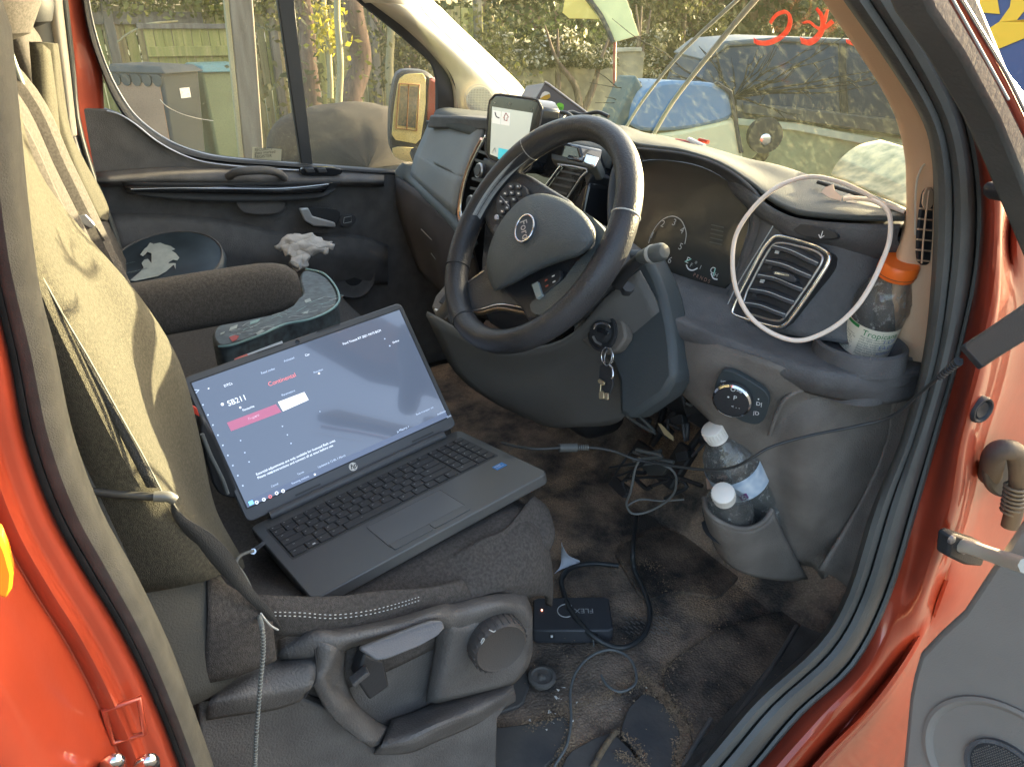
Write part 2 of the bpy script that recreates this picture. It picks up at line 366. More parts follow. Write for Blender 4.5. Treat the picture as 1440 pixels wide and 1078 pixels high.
# wheelie bins
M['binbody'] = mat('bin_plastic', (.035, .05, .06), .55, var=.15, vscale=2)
M['binbrown'] = mat('bin_side_lit', (.38, .23, .14), .7, var=.15, vscale=2)  # lit face of the bin put into a brown colour
M['bingreen'] = mat('bin_green_plastic', (.22, .25, .13), .7, var=.15, vscale=2)
M['lidteal'] = mat('lid_teal', (.10, .20, .18), .4)
M['lid'] = mat('lid_grey', (.06, .065, .06), .7, var=.2)
def bin_(x, y, rz, h, wd, dp, mb, ml, label, sidem=None):
    t = thing('wheelie_bin', label, 'bin', (x, y, GZ+.06), 'wheelie bins by the fence')
    R = Matrix.Rotation(rz, 3, 'Z'); o0 = V3((x, y, GZ+.06))
    def T(a, b, c): return o0+R@V3((a, b, c))
    b0 = [(-dp*.38, -wd*.40), (dp*.38, -wd*.40), (dp*.38, wd*.40), (-dp*.38, wd*.40)]; t0 = [(-dp*.5, -wd*.48), (dp*.5, -wd*.48), (dp*.5, wd*.48), (-dp*.5, wd*.48)]
    Vv = [T(a, b, .05) for a, b in b0]+[T(a, b, h*.94) for a, b in t0]
    F = [(0, 1, 2, 3), (4, 5, 6, 7), (0, 1, 5, 4), (1, 2, 6, 5), (2, 3, 7, 6), (3, 0, 4, 7)]
    bo = link('body', Vv, F, mb, t, bevel=.03, bseg=3)
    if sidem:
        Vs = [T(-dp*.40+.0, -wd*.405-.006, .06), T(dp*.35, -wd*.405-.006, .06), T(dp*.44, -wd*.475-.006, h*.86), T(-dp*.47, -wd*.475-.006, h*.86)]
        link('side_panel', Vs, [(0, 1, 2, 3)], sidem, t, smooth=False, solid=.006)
        for k in range(5):
            a0 = -dp*.5+dp*k/5+.02; link('scallop', latheVF([(.0, 0), (.055, 0), (.055, .012), (0, .012)], T(a0+dp*.09, -wd*.49, h*.88), R@V3((0, -1, 0)), 14)[0], latheVF([(.0, 0), (.055, 0), (.055, .012), (0, .012)], T(0, 0, 0), UP, 14)[1], ml, t)
    L = [(-dp*.56, -wd*.52, h*.93), (dp*.60, -wd*.52, h*.93), (dp*.60, wd*.52, h*.93), (-dp*.56, wd*.52, h*.93), (-dp*.50, -wd*.44, h*1.0), (dp*.45, -wd*.44, h*.985), (dp*.45, wd*.44, h*.985), (-dp*.50, wd*.44, h*1.0)]
    link('lid', [T(*p) for p in L], [(0, 1, 2, 3), (4, 5, 6, 7), (0, 1, 5, 4), (1, 2, 6, 5), (2, 3, 7, 6), (3, 0, 4, 7)], ml, t, bevel=.02, bseg=3)
    tube('handle', [T(-dp*.6, -wd*.35, h*.93), T(-dp*.66, -wd*.3, h*.95), T(-dp*.66, wd*.3, h*.95), T(-dp*.6, wd*.35, h*.93)], .014, M['black'], t)
    for s in (-1, 1): lathe('wheel', [(.10, 0), (.11, .01), (.11, .04), (.10, .05)], T(-dp*.42, s*wd*.46-.025, .10), R@V3((0, 1, 0)), M['black'], t)
    return t, T
bp = X(228, 140, -6.9)
t1, T1 = bin_(-7.05, bp.y, rad(40), 1.12, .52, .62, M['binbody'], M['lid'], 'black wheelie bin with scalloped lid and a sunlit look painted brown on one side, left of the pale green bin', M['binbrown'])
box('label', T1(.302, .02, .86), (.004, .13, .09), M['white'], t1, bevel=0, ux=Matrix.Rotation(rad(40), 3, 'Z')@V3((1, 0, 0)), uy=Matrix.Rotation(rad(40), 3, 'Z')@V3((0, 1, 0)))
bp = X(312, 140, -7.3); bin_(-7.35, bp.y, rad(8), 1.10, .50, .55, M['bingreen'], M['lidteal'], 'pale mossy green wheelie bin with teal lid beside the grey reflection bar')[0]

# pillar reflection built as a post, trunks, stakes beside the road
t = thing('reflected_post', 'thick grey bar with pale edge strip added for a pillar reflection in the passenger window', 'post', X(360, 235, -4))
P0 = X(334, -60, -4.0); P1 = X(364, 300, -4.1)
u = (P1-P0).normalized()
V, F = prismVF([P0+V3((0, -.075, 0)), P0+V3((0, .075, 0)), P1+V3((0, .065, 0)), P1+V3((0, -.065, 0))], V3((-.14, 0, 0))); link('shaft', V, F, M['wood'], t, bevel=.01)
V, F = prismVF([P0+V3((.004, -.105, 0)), P0+V3((.004, -.078, 0)), P1+V3((.004, -.068, 0)), P1+V3((.004, -.095, 0))], V3((-.04, 0, 0))); link('edge_strip', V, F, M['woodpale'], t, bevel=.003)
def trunk(name, label, cat, px0, py0, px1, py1, x, r, m, grp=None, leaf=None):
    a = X(px0, py0, x); b = X(px1, py1, x); b = b+(b-a)*.4; a = a-(b-a)*.3
    t = thing(name, label, cat, b, grp)
    P = [a+(b-a)*k/7+V3((rg.uniform(-.5, .5)*r, rg.uniform(-.8, .8)*r, 0)) for k in range(8)]
    tube('trunk', P, lambda f: r*(.75+.45*f), m, t, k=3, n=10)
    if leaf:
        pts = []
        for k in range(leaf[1]):
            f = rg.uniform(leaf[2], leaf[3]); p = a+(b-a)*f; pts.append(p+V3((rg.gauss(0, 1), rg.gauss(0, 1), rg.gauss(0, .5)))*r*leaf[4])
        V, F = leafVF(pts, leaf[5], seed=5); tag(link('leaves', V, F, leaf[0], t, smooth=False), kind='stuff')
    return t
trunk('tree', 'brown tree stem just right of the black window bar', 'tree', 425, 0, 441, 230, -6, .085, M['bark'], None, (M['mleaf'], 500, .1, .6, 2.6, .07))
trunk('garden_stake', 'pale garden stake right of the yellow leaved climber', 'stake', 475, 0, 476, 235, -5, .03, M['woodpale'])
trunk('climbing_plant', 'bright yellow leaved climbing plant on a thin stake', 'plant', 457, 0, 464, 100, -5.2, .022, M['woodpale'], None, (M['yleaf'], 220, .26, .62, 3.2, .055))
trunk('tree', 'reddish slanting tree stem nearest the front edge of the side window', 'tree', 500, 0, 505, 230, -6.5, .12, M['bark'], None, (M['ivy'], 240, .0, .8, 2.6, .06))
trunk('tree', 'thin pale stem behind the dusty glass between the two brown stems', 'tree', 545, 10, 560, 230, -7, .05, M['woodpale'], None, (M['mleaf'], 300, .0, .9, 5, .07))
t = thing('reflection_heap', 'dark rounded form added for an arched reflection low in the side window', 'heap', X(490, 230, -4.4))  # rounded form added in place of an arched reflection in the window
cpt = X(492, 225, -4.4); V = []; F = []
for i in range(17):
    for j in range(25):
        a = math.pi*i/16; b = math.pi*j/24
        q = V3((math.cos(a)*.4, -math.cos(b)*math.sin(a)**.6*.62, 0)); q.x = (i/16-.5)*.8
        s = math.sin(math.pi*i/16)**.5; q = V3(((i/16-.5)*.8, -math.cos(b)*.62*s, math.sin(b)**.55*.42*s+.02*noise.noise(V3((i*.5, j*.6, 0)))))
        V.append(cpt+q)
F = [(i*25+j, i*25+j+1, (i+1)*25+j+1, (i+1)*25+j) for i in range(16) for j in range(24)]
link('reflection_form', V, F, mat('reflection_form', (.028, .022, .018), .8, bump=.5, bscale=20), t)
Vb, Fb = boxVF((cpt.x, cpt.y, (cpt.z+GZ)/2), (.7, 1.15, cpt.z-GZ)); link('reflection_base', Vb, Fb, M['wood'], t, bevel=.01)

# ivy on the fence top
t = thing('ivy', 'sunlit yellow green ivy spilling over the top of the tall fence', 'ivy', (-8.8, 0, GZ))
pts = []
for k in range(5200):
    yy = rg.uniform(-3.5, 2.2); prof = .20+.12*noise.noise(V3((yy*1.7, 0, 0)))
    zz = GZ+1.78+.45*rg.random()**1.5 - (rg.random()**2)*max(0, prof+.1*(yy > .6)); pts.append(V3((-8.83+rg.gauss(0, .10), yy, zz)))
V, F = leafVF(pts, .075, seed=2); tag(link('leaves', V, F, M['ivy'], t, smooth=False), kind='stuff')
tube('stem', [X(165, 60, -8.7), X(180, 48, -8.7), X(200, 38, -8.7), X(215, 33, -8.6), X(250, 30, -8.7)], .012, M['woodpale'], t)
# garden growth behind/over the fences
def clump(name, label, cat, cx, cy, z0, z1, rx, ry, n, m, size, seed, m2=None, n2=0, trunks=3, grp=None):
    t = thing(name, label, cat, (cx, cy, GZ), grp); g = random.Random(seed); pts = []; cs = [(g.uniform(-1, 1), g.uniform(-1, 1), g.uniform(0, 1), g.uniform(.25, .55)) for _ in range(26)]
    for k in range(n):
        c = g.choice(cs); d = V3((g.gauss(0, 1), g.gauss(0, 1), g.gauss(0, 1))).normalized()*c[3]*g.random()**.4
        pts.append(V3((cx+(c[0]*.75+d.x)*rx, cy+(c[1]*.8+d.y)*ry, z0+(z1-z0)*min(1.05, max(0, c[2]*.85+d.z*.4)))))
    V, F = leafVF(pts, size, seed=seed); tag(link('crown', V, F, m, t, smooth=False), kind='stuff')
    if n2:
        V, F = leafVF([p+V3((.05, 0, .03)) for p in g.sample(pts, n2)], size*.8, seed=seed+1); tag(link('blossom', V, F, m2, t, smooth=False), kind='stuff')
    for k in range(trunks):
        a = V3((cx+g.uniform(-.2, .2)*rx, cy+g.uniform(-.5, .5)*ry, GZ)); b = V3((cx+g.uniform(-.8, .8)*rx, cy+g.uniform(-.9, .9)*ry, z1+g.uniform(-.1, .3)*(z1-z0)))
        tube('trunk', [a, a.lerp(b, .35)+V3((0, g.uniform(-.2, .2), .1)), a.lerp(b, .7), b], lambda f: .06*(1-f)+.012, M['bark'], t, k=4, n=7)
    return t
clump('hedge', 'dark evergreen hedge behind the rendered wall', 'hedge', -10.7, 5.6, .3, 3.4, 1.0, 3.0, 15000, M['dleaf'], .13, 11)
clump('shrub', 'pale flowering shrub hanging over the rendered wall', 'shrub', -8.8, X(790, 60, -8.8).y, .45, .98, .35, .85, 3000, M['mleaf'], .075, 12, M['flower'], 700)
clump('tree', 'brown winter tree behind the tall fence left of the grey reflection bar', 'tree', -11, -1.0, .6, 4.2, 1.2, 2.4, 7000, M['mleaf'], .12, 13)
clump('tree', 'green leaved tree behind the fence right of the black window bar', 'tree', -10.8, 2.6, .2, 4.2, 1.2, 1.6, 9000, M['mleaf'], .11, 14)
clump('shrub', 'small tangled shrub between the tree stems beside the fence', 'shrub', -7.6, 3.6, -.3, 1.4, .6, .9, 5000, M['mleaf'], .07, 15, M['ivy'], 600)
clump('tree', 'bare branched tree to the left of the white house window', 'tree', -12.5, 11.0, .8, 4.6, 1.6, 2.2, 9000, M['mleaf'], .12, 16)
clump('tree', 'large olive green tree standing behind the parked silver car', 'tree', -9.0, 15.5, .3, 5.2, 2.6, 4.2, 16000, M['mleaf'], .16, 17, M['ivy'], 3500)
clump('shrub', 'white flowering shrub growing up beside the house window', 'shrub', X(900, 90, -9.5).x, X(900, 90, -9.5).y, .05, 1.15, .5, .55, 2500, M['mleaf'], .08, 18, M['flower'], 500)
clump('hedge', 'far dark hedge closing the view at the end of the street', 'hedge', -14.5, 22, -.3, 4.5, 3.0, 9.0, 15000, M['dleaf'], .25, 19)

# rendered garden wall
wl = thing('garden_wall', 'low mossy rendered garden wall across the street with coping stones', 'wall', (-9, 6.6, GZ))
zt = X(740, 76, -9).z; ya = 4.9; yb = X(905, 90, -9).y
box('wall_face', (-9.1, (ya+yb)/2, (zt+GZ)/2), (.2, yb-ya, zt-GZ), M['stone'], wl)
y = ya
while y < yb-.2: box('coping_stone', (-9.1, y+.29, zt+.03), (.27, .575, .06), M['coping'], wl, bevel=.01); y += .585
pz = X(690, 52, -9).z; py_ = X(697, 60, -9).y
box('pier', (-9.05, py_, (pz+GZ)/2), (.36, .36, pz-GZ), M['stone'], wl); box('pier_cap', (-9.05, py_, pz+.03), (.42, .42, .06), M['coping'], wl, bevel=.01)
for k in range(4): box('plinth_stone', (-8.93, ya+.5+k*1.0, GZ+.12), (.10, .97, .20), M['coping'], wl, bevel=.02)
# house
hs = thing('house', 'brown brick house with a white framed window behind the wall', 'house', (-16.3, 16, GZ))
wa = X(921, 40, -16); wb = X(967, 88, -16); wy0, wy1, wz1, wz0 = wa.y, wb.y, wa.z, wb.z
HY0, HY1 = 9.5, 26
for c, s in (((-16.3, (HY0+wy0)/2, 2.0), (.6, wy0-HY0, 5)), ((-16.3, (HY1+wy1)/2, 2.0), (.6, HY1-wy1, 5)), ((-16.3, (wy0+wy1)/2, (wz0+GZ)/2), (.6, wy1-wy0, wz0-GZ)), ((-16.3, (wy0+wy1)/2, (wz1+4.5)/2), (.6, wy1-wy0, 4.5-wz1))):
    box('wall', c, s, M['brick'], hs, bevel=0, smooth=False)
V, F = prismVF([V3((-15.7, HY0-.3, 4.45)), V3((-15.7, HY1+.3, 4.45)), V3((-19, HY1+.3, 6.6)), V3((-19, HY0-.3, 6.6))], V3((0, 0, .2))); link('roof', V, F, M['roof'], hs, smooth=False)
fr = None; wm = (wy0*.62+wy1*.38)
Vf = join(*[boxVF((-16.02, a, (wz0+wz1)/2), (.08, .09, wz1-wz0)) for a in (wy0+.04, wm, wy1-.04)], *[boxVF((-16.02, (wy0+wy1)/2, b), (.078, wy1-wy0, .09)) for b in (wz0+.04, wz1-.04)], boxVF((-16.02, (wy0+wm)/2, wz1-.45), (.076, wm-wy0, .07)))
wf = link('window', *Vf, M['white'], hs, smooth=False)
box('pane', (-16.06, (wy0+wm)/2, (wz0+wz1)/2), (.02, wm-wy0-.05, wz1-wz0-.1), M['pane'], wf, bevel=0)
box('pane', (-16.06, (wy1+wm)/2, (wz0+wz1)/2), (.02, wy1-wm-.05, wz1-wz0-.1), M['pane'], wf, bevel=0)
# leaning sign board across the road
sp = Pl(D(870, 30, 5.5), -FW+V3((.1, -.3, .1)))
sb = thing('sign_board', 'pale blank board on a thin red post leaning beyond the windscreen', 'sign', sp.at(865, 175))
M['signpale'] = mat('pale_board', (.85, .76, .34), .6, var=.06); M['signyel'] = mat('yellow_board', (.80, .55, .12), .6)
prism('board_face', sp.pts([(820, -10), (878, -10), (899, 50), (862, 60)]), sp.n*-.03, M['signpale'], sb)
prism('yellow_corner', sp.pts([(796, -10), (818, -6), (843, 27), (800, 26), (791, 18)], .004), sp.n*-.03, M['signyel'], sb)
tube('hinge_bar', sp.pts([(822, -8), (845, 22), (862, 60)], .02), .018, M['black'], sb, k=2)
tube('post', sp.pts([(865, 55), (864, 105), (863, 230)], -.03), .012, mat('red_post', (.35, .05, .03), .5), sb, k=2)

# ---------------------------------------------------------------- parked vehicles in front
M['carpaint'] = mat('sunlit_yellow_paint', (.55, .52, .24), .6, 0, var=.15, vscale=20)  # sunlit tone put into the paint; these faces turn from the sun
M['cardark'] = mat('dark_car_glass', (.028, .06, .10), .5, spec=.3, var=.15, vscale=3)
M['carblue'] = mat('pale_blue_paint', (.13, .23, .33), .6, coat=.1, var=.05)
M['carcream'] = mat('cream_lower_panel', (.70, .62, .33), .5)
cp = Pl(D(1120, 150, 4.6), -FW+V3((.05, -.12, 0)))
ca = thing('parked_car', 'parked car with big dark windows and a lower body coloured as if sunlit beyond the windscreen', 'car', cp.at(1120, 330))
off = -cp.n*1.5
prism('lower_body', [V3((p.x, p.y, p.z)) for p in cp.pts([(1036, 172), (1120, 178), (1275, 196), (1430, 216), (1480, 340), (1040, 330)])], off, M['carpaint'], ca, bevel=.02)
prism('belt_strip', cp.pts([(1038, 167), (1120, 173), (1275, 203), (1275, 215), (1120, 184), (1038, 176)], .03), -cp.n*.03, mat('belt_lit', (.85, .80, .50), .5), ca, bevel=.004)  # sunlight along the waist put into a bright strip
prism('waist_rail', cp.pts([(1046, 146), (1120, 152), (1275, 170), (1430, 190), (1430, 214), (1275, 192), (1046, 160)], .05), -cp.n*.06, mat('waist_rail', (.10, .10, .09), .5, bump=.5, bscale=80), ca, bevel=.008)
prism('glasshouse', cp.pts([(965, 150), (990, 82), (1022, 61), (1100, 55), (1300, 62), (1420, 80), (1430, 200), (1045, 172), (1030, 200), (965, 200)], -.02), off*.9, M['cardark'], ca, bevel=.03)
prism('roof', cp.pts([(986, 84), (1020, 58), (1100, 52), (1300, 59), (1425, 78), (1420, 86), (1300, 67), (1100, 60), (1024, 66), (994, 88)], .0), off*.93, mat('car_roof', (.08, .10, .11), .4), ca, bevel=.01)
for px in (1180, 1330): prism('window_pillar', cp.pts([(px, 60), (px+9, 61), (px+14, 180), (px+3, 178)], .0), -cp.n*.05, M['black'], ca, bevel=.004)
for px in (1075, 1330): lathe('wheel', [(.10, 0), (.28, 0), (.31, .03), (.31, .17), (.28, .2)], cp.at(px, 315, .03)*1.0+V3((0, 0, 0)), -cp.n, M['black'], ca)
q = cp.at(1074, 190, .3)
wm_ = link('wing_mirror', *latheVF([(.001, -.06), (.07, -.055), (.10, -.02), (.105, .02), (.10, .05), (.001, .055)], q, cp.n, 24), M['black'], ca)
link('mirror_trim', *latheVF([(.03, .054), (.034, .058), (.028, .060), (.001, .060)], q+UP*-.02, cp.n, 20), M['chrome'], wm_)
link('mirror_arm', *tubeVF(smoothline([q+V3((0, 0, -.06)), q+cp.u*.02+UP*-.13-cp.n*.05, q+cp.u*-.03+UP*-.26-cp.n*.27]), .035, 8), M['black'], wm_)
vp = Pl(D(960, 165, 3.9), -FW+V3((.12, -.1, .06)))
va = thing('parked_van', 'pale blue van nose with cream lower panel beside the parked dark windowed car', 'van', vp.at(960, 330))
prism('upper_body', chaikin(vp.pts([(888, 185), (893, 150), (905, 126), (935, 112), (1008, 116), (1028, 130), (1036, 168), (960, 184)]), 2, .2), -vp.n*1.4, M['carblue'], va, bevel=.02)
prism('lower_body', vp.pts([(880, 196), (962, 183), (1038, 166), (1045, 218), (1050, 330), (880, 330)], .004), -vp.n*1.39, M['carcream'], va, bevel=.02)
prism('edge_trim', vp.pts([(1008, 114), (1030, 128), (1046, 215), (1040, 216), (1026, 132), (1006, 118)], .02), -vp.n*.05, M['black'], va, bevel=.004)
prism('bonnet_panel', vp.pts([(862, 170), (893, 104), (905, 122), (900, 140), (888, 190), (862, 192)], -.2), -vp.n*.8, mat('sage_panel', (.08, .12, .11), .7), va, bevel=.02)
for px in (905, 1030): lathe('wheel', [(.10, 0), (.26, 0), (.30, .03), (.30, .17), (.26, .2)], V3(vp.at(px, 300, -.1)), -vp.n, M['black'], va)
# navy hoarding with yellow lettering shapes behind the open door
hp = Pl(D(1410, 60, 3.3), -ray(1410, 60))
hp = Pl(D(1410, 60, 3.3), V3((.3, -1, 0)))
hb = thing('navy_van_panel', 'navy blue van side with bold yellow graphics at the top right', 'van', hp.at(1440, 330))
_q = hp.pts([(1300, -45), (1700, -45), (1700, 300), (1300, 300)]); _q = _q[:2]+[V3((_q[2].x, _q[2].y, -.22)), V3((_q[3].x, _q[3].y, -.22))]
for _i in (2, 3): lathe('wheel', [(.10, 0), (.28, 0), (.31, .03), (.31, .17), (.28, .2)], _q[_i].lerp(_q[5-_i], .18)+V3((0, 0, .05))+hp.n*.02, -hp.n, M['black'], hb)
prism('side_panel', _q, -hp.n*1.6, mat('navy_panel', (.07, .10, .19), .7), hb, bevel=.03)
yel = mat('yellow_vinyl', (.80, .50, .03), .5)
ch = [[(1330, -30), (1400, -30), (1407, 20), (1381, 19), (1379, 44), (1397, 73), (1370, 60), (1330, 0)],
      [(1440, -40), (1430, 0), (1415, 24), (1397, 38), (1378, 46), (1398, 72), (1440, 53), (1520, 20), (1520, 32), (1440, 31), (1429, 31), (1440, 14), (1470, -30)]]
ch = [[(1340, -40), (1396, -40), (1406, 20), (1381, 18), (1379, 46), (1340, -20)],
      [(1425, -20), (1420, 10), (1405, 31), (1380, 47), (1397, 72), (1450, 50), (1520, 20), (1520, 32), (1428, 31), (1440, 16), (1465, -20)]]
for c in ch: prism('graphic', hp.pts(c, .006), -hp.n*.004, yel, hb, bevel=0, smooth=False)

# branch reflections on the dark car windows, added as thin branches
bs_ = thing('branch_reflection', 'thin branches added in place of reflections on the dark windows of the parked car', 'shrub', cp.at(1030, 330, .35))
g = random.Random(31); bm_ = mat('reflected_twig', (.012, .012, .012), .9)
root = cp.at(1030, 330, .35); hub = cp.at(1032, 138, .35)
tube('stem', [root, root.lerp(hub, .5)+cp.u*.03, hub], .014, bm_, bs_, k=4, n=7)
Vt = []; Ft = []
for k in range(30):
    a = rad(g.uniform(-15, 195)); L0 = g.uniform(.25, .8)*(1.25 if abs(math.cos(a)) > .6 else .6); P = [hub.copy()]; d_ = cp.u*math.cos(a)+cp.v*math.sin(a)*.6
    for s in range(5): P.append(P[-1]+d_*(L0/5)+cp.v*g.uniform(-.02, .03)+cp.u*g.uniform(-.02, .02)+cp.n*g.uniform(-.02, .02))
    v, f = tubeVF(smoothline(P, 3), lambda t: .006*(1-t)+.0015, 5); q = len(Vt); Vt += v; Ft += [tuple(z+q for z in e) for e in f]
    for j in (2, 3, 4):
        e0 = P[j]; e1 = e0+d_*g.uniform(.05, .16)+cp.v*g.uniform(-.10, .10); v, f = tubeVF([e0, (e0+e1)/2+cp.v*.008, e1], lambda t: .003*(1-t)+.001, 4); q = len(Vt); Vt += v; Ft += [tuple(z+q for z in e) for e in f]
tag(link('reflected_twigs', Vt, Ft, bm_, bs_), kind='stuff')
# =================================================================== VAN BODY
van = thing('van', 'orange red right hand drive van seen through its open driver door', 'van', (0, 0, 0))
RX = .84      # plane of the driver door aperture
# ---- aperture seal: swept rubber, left (rear) run and right (front) run joined along the sill
sealL_o = [(-60, 60), (-35, 300), (8, 500), (32, 620), (68, 720), (112, 800), (162, 880), (205, 965), (250, 1078), (310, 1260)]
sealL_i = [(10, 40), (43, 360), (73, 494), (98, 610), (138, 718), (187, 808), (234, 905), (266, 990), (297, 1078), (350, 1240)]
def zip_(a, b, n=40):
    A = smoothline([V3((x, y, 0)) for x, y in a], 8); B = smoothline([V3((x, y, 0)) for x, y in b], 8)
    return [(A[int(i*(len(A)-1)/n)], B[int(i*(len(B)-1)/n)]) for i in range(n+1)]
rows = []
for a, b in zip_(sealL_o, sealL_i):
    r = []
    for f, x in ((0, .845), (.22, .858), (.30, .845), (.36, .862), (.55, .868), (.8, .862), (.95, .845), (1.0, .80), (1.01, .74)):
        p = a.lerp(b, f); r.append(X(p.x, p.y, x))
    rows.append(r)
sealm = M['rubber']
def vertmix(name, lower, upper, z0, z1):
    m = mat(name, lower, .9, bump=.8, bscale=900, var=.18, vscale=30); return m
rows.insert(0, [p+V3((-.04, -.03, .50)) for p in rows[0]])
patch('door_seal', rows, M['flock'], van, nu=2, nv=1, solid=.004)
# right run
AL = V3((-.045, -.30, .42))
sealR_i = [(1190, 0), (1244, 77), (1294, 157), (1312, 213), (1316, 300), (1312, 393), (1300, 500), (1268, 620), (1227, 718), (1190, 835), (1147, 905), (1060, 985), (1000, 1055), (900, 1170)]
sealR_o = [(1274, -10), (1327, 83), (1362, 165), (1378, 250), (1380, 330), (1372, 400), (1352, 487), (1327, 577), (1292, 700), (1250, 838), (1200, 935), (1127, 1002), (1063, 1078), (970, 1190)]
rows = []
for a, b in zip_(sealR_i, sealR_o, 52):
    r = []
    for f, x in ((-.01, .74), (0, .80), (.10, .832), (.30, .838), (.36, .826), (.44, .842), (.66, .85), (.80, .842), (.87, .83), (.94, .845), (1, .845), (1.04, .835)):
        p = a.lerp(b, f); r.append(X(p.x, p.y, x))
    rows.append(r)
rows.insert(0, [p+AL for p in rows[0]])
patch('door_seal', rows, M['rubber'], van, nu=2, nv=1, solid=.004)
# ---- rear body pillar (red, bottom left)
edge = [(-60, 60), (-35, 300), (8, 500), (32, 620), (68, 720), (112, 800), (162, 880), (205, 965), (250, 1078), (310, 1260)]
rows = []
for i, (x, y) in enumerate(edge):
    rows.append([X(x+4, y, .838), X(x-6, y+3, .866), X(x-34, y+14, .872), X(x-48, y+20, .882), X(x-70, y+30, .880), X(x-100, y+44, .905), X(x-150, y+66, .93), X(x-230, y+120, .95), X(x-420, y+220, .95)])
rows.insert(0, [p+V3((-.04, -.03, .50)) for p in rows[0]])
patch('rear_pillar_panel', rows, M['red'], van, nu=4, nv=5, solid=.004)
prism('side_reflector', [X(a, b, .945) for a, b in ((-8, 728), (3, 735), (12, 757), (20, 787), (18, 808), (10, 822), (-6, 816))], V3((.012, 0, 0)), mat('amber_lens', (.9, .25, .01), .2, coat=1, emit=None), van, bevel=.004)
lp = Pl((.884, -.5, .4), (1, .0, .1))
V = smoothline([X(a, b, .888) for a, b in ((146, 998), (195, 981), (206, 1030), (158, 1044))], 1, True)
tube('access_cover_edge', [X(a, b, .882) for a, b in ((146, 998), (195, 981), (204, 1030), (158, 1044))], .0022, M['red'], van, k=1, closed=True)
for dx in (0, 48):
    tube('door_striker', [X(148+dx, 1085, .895), X(150+dx, 1072, .91), X(166+dx, 1068, .915), X(170+dx, 1085, .895)], .004, M['chrome'], van)
# ---- front jamb (red, right)
rows = [
 [(1274, -30, .842), (1300, -30, .862), (1322, -30, .866), (1350, -30, .85)],
 [(1327, 83, .842), (1342, 75, .866), (1356, 70, .868), (1372, 65, .85)],
 [(1362, 165, .842), (1376, 160, .868), (1395, 155, .87), (1410, 150, .85)],
 [(1379, 250, .842), (1396, 245, .872), (1420, 240, .862), (1450, 235, .85)],
 [(1379, 330, .842), (1392, 330, .880), (1410, 330, .858), (1430, 325, .876), (1470, 320, .86)],
 ]
def R3(rows): return [[X(a, b, c) for a, b, c in r] for r in rows]
rows = [
 [(1272, -60, .840), (1290, -60, .858), (1305, -60, .864), (1320, -60, .860), (1338, -60, .846), (1360, -60, .84)],
 [(1325, 83, .840), (1336, 80, .860), (1345, 77, .866), (1354, 74, .860), (1364, 70, .846), (1390, 65, .84)],
 [(1360, 165, .840), (1370, 162, .862), (1382, 160, .870), (1396, 156, .862), (1410, 152, .848), (1450, 150, .84)],
 [(1376, 250, .840), (1388, 246, .864), (1402, 244, .874), (1420, 242, .862), (1440, 238, .850), (1490, 235, .85)],
 [(1378, 330, .840), (1390, 330, .868), (1404, 330, .878), (1418, 332, .858), (1436, 334, .874), (1490, 330, .85)],
 [(1366, 420, .840), (1380, 420, .866), (1398, 422, .884), (1414, 424, .870), (1436, 428, .850), (1500, 430, .85)],
 [(1342, 520, .840), (1358, 522, .862), (1376, 524, .888), (1396, 526, .878), (1418, 528, .850), (1500, 530, .84)],
 [(1316, 620, .840), (1332, 622, .860), (1350, 624, .888), (1368, 626, .880), (1392, 630, .848), (1500, 640, .84)],
 [(1288, 710, .840), (1306, 712, .856), (1334, 716, .886), (1352, 720, .880), (1374, 724, .846), (1500, 740, .84)],
 [(1254, 820, .840), (1272, 824, .852), (1300, 828, .876), (1318, 832, .860), (1350, 838, .872), (1480, 850, .85)],
 [(1206, 925, .840), (1230, 932, .866), (1262, 930, .862), (1290, 905, .876), (1310, 920, .860), (1450, 960, .86)],
 [(1130, 1000, .840), (1160, 1010, .872), (1196, 1010, .868), (1232, 990, .886), (1262, 1000, .866), (1420, 1060, .87)],
 [(1060, 1078, .840), (1090, 1090, .876), (1130, 1092, .872), (1150, 1075, .890), (1190, 1110, .872), (1400, 1160, .88)],
 [(960, 1190, .840), (985, 1215, .878), (1030, 1220, .876), (1060, 1200, .890), (1120, 1240, .876), (1380, 1300, .88)]]
JR = R3(rows); JR.insert(0, [p+AL for p in JR[0]])
patch('front_jamb_panel', JR, M['red'], van, nu=5, nv=5, solid=.004)
c0 = X(1380, 576, .894)
gr = lathe('grommet', [(.001, .0), (.010, .002), (.012, -.001), (.0145, .004), (.0165, .004), (.018, 0), (.018, -.01)], c0, V3((1, -.15, .05)), M['black'], van, n=30)
# wiring boot between body and door
gb = X(1398, 655, .862)
bt = tube('wiring_boot', [X(1392, 668, .866), X(1398, 640, .885), X(1412, 632, .895), X(1430, 640, .90), X(1432, 690, .905), X(1420, 740, .91)], lambda f: .016-.004*f, mat('boot_rubber', (.060, .055, .050), .7, bump=.2), van, n=18)
for k in range(7):
    f = k/6; p = X(1428-6*f, 684+34*f, .904)
    tube('boot_rib', [p+V3((math.cos(a)*.0135, math.sin(a)*.0135, 0)) for a in [2*math.pi*i/14 for i in range(14)]], .0022, M['rubber'], van, k=1, closed=True)
prism('boot_plate', chaikin([X(a, b, .868) for a, b in ((1376, 640), (1392, 618), (1440, 622), (1445, 690), (1400, 698), (1378, 682))], 2), V3((.012, 0, 0)), M['black'], van, bevel=.004)
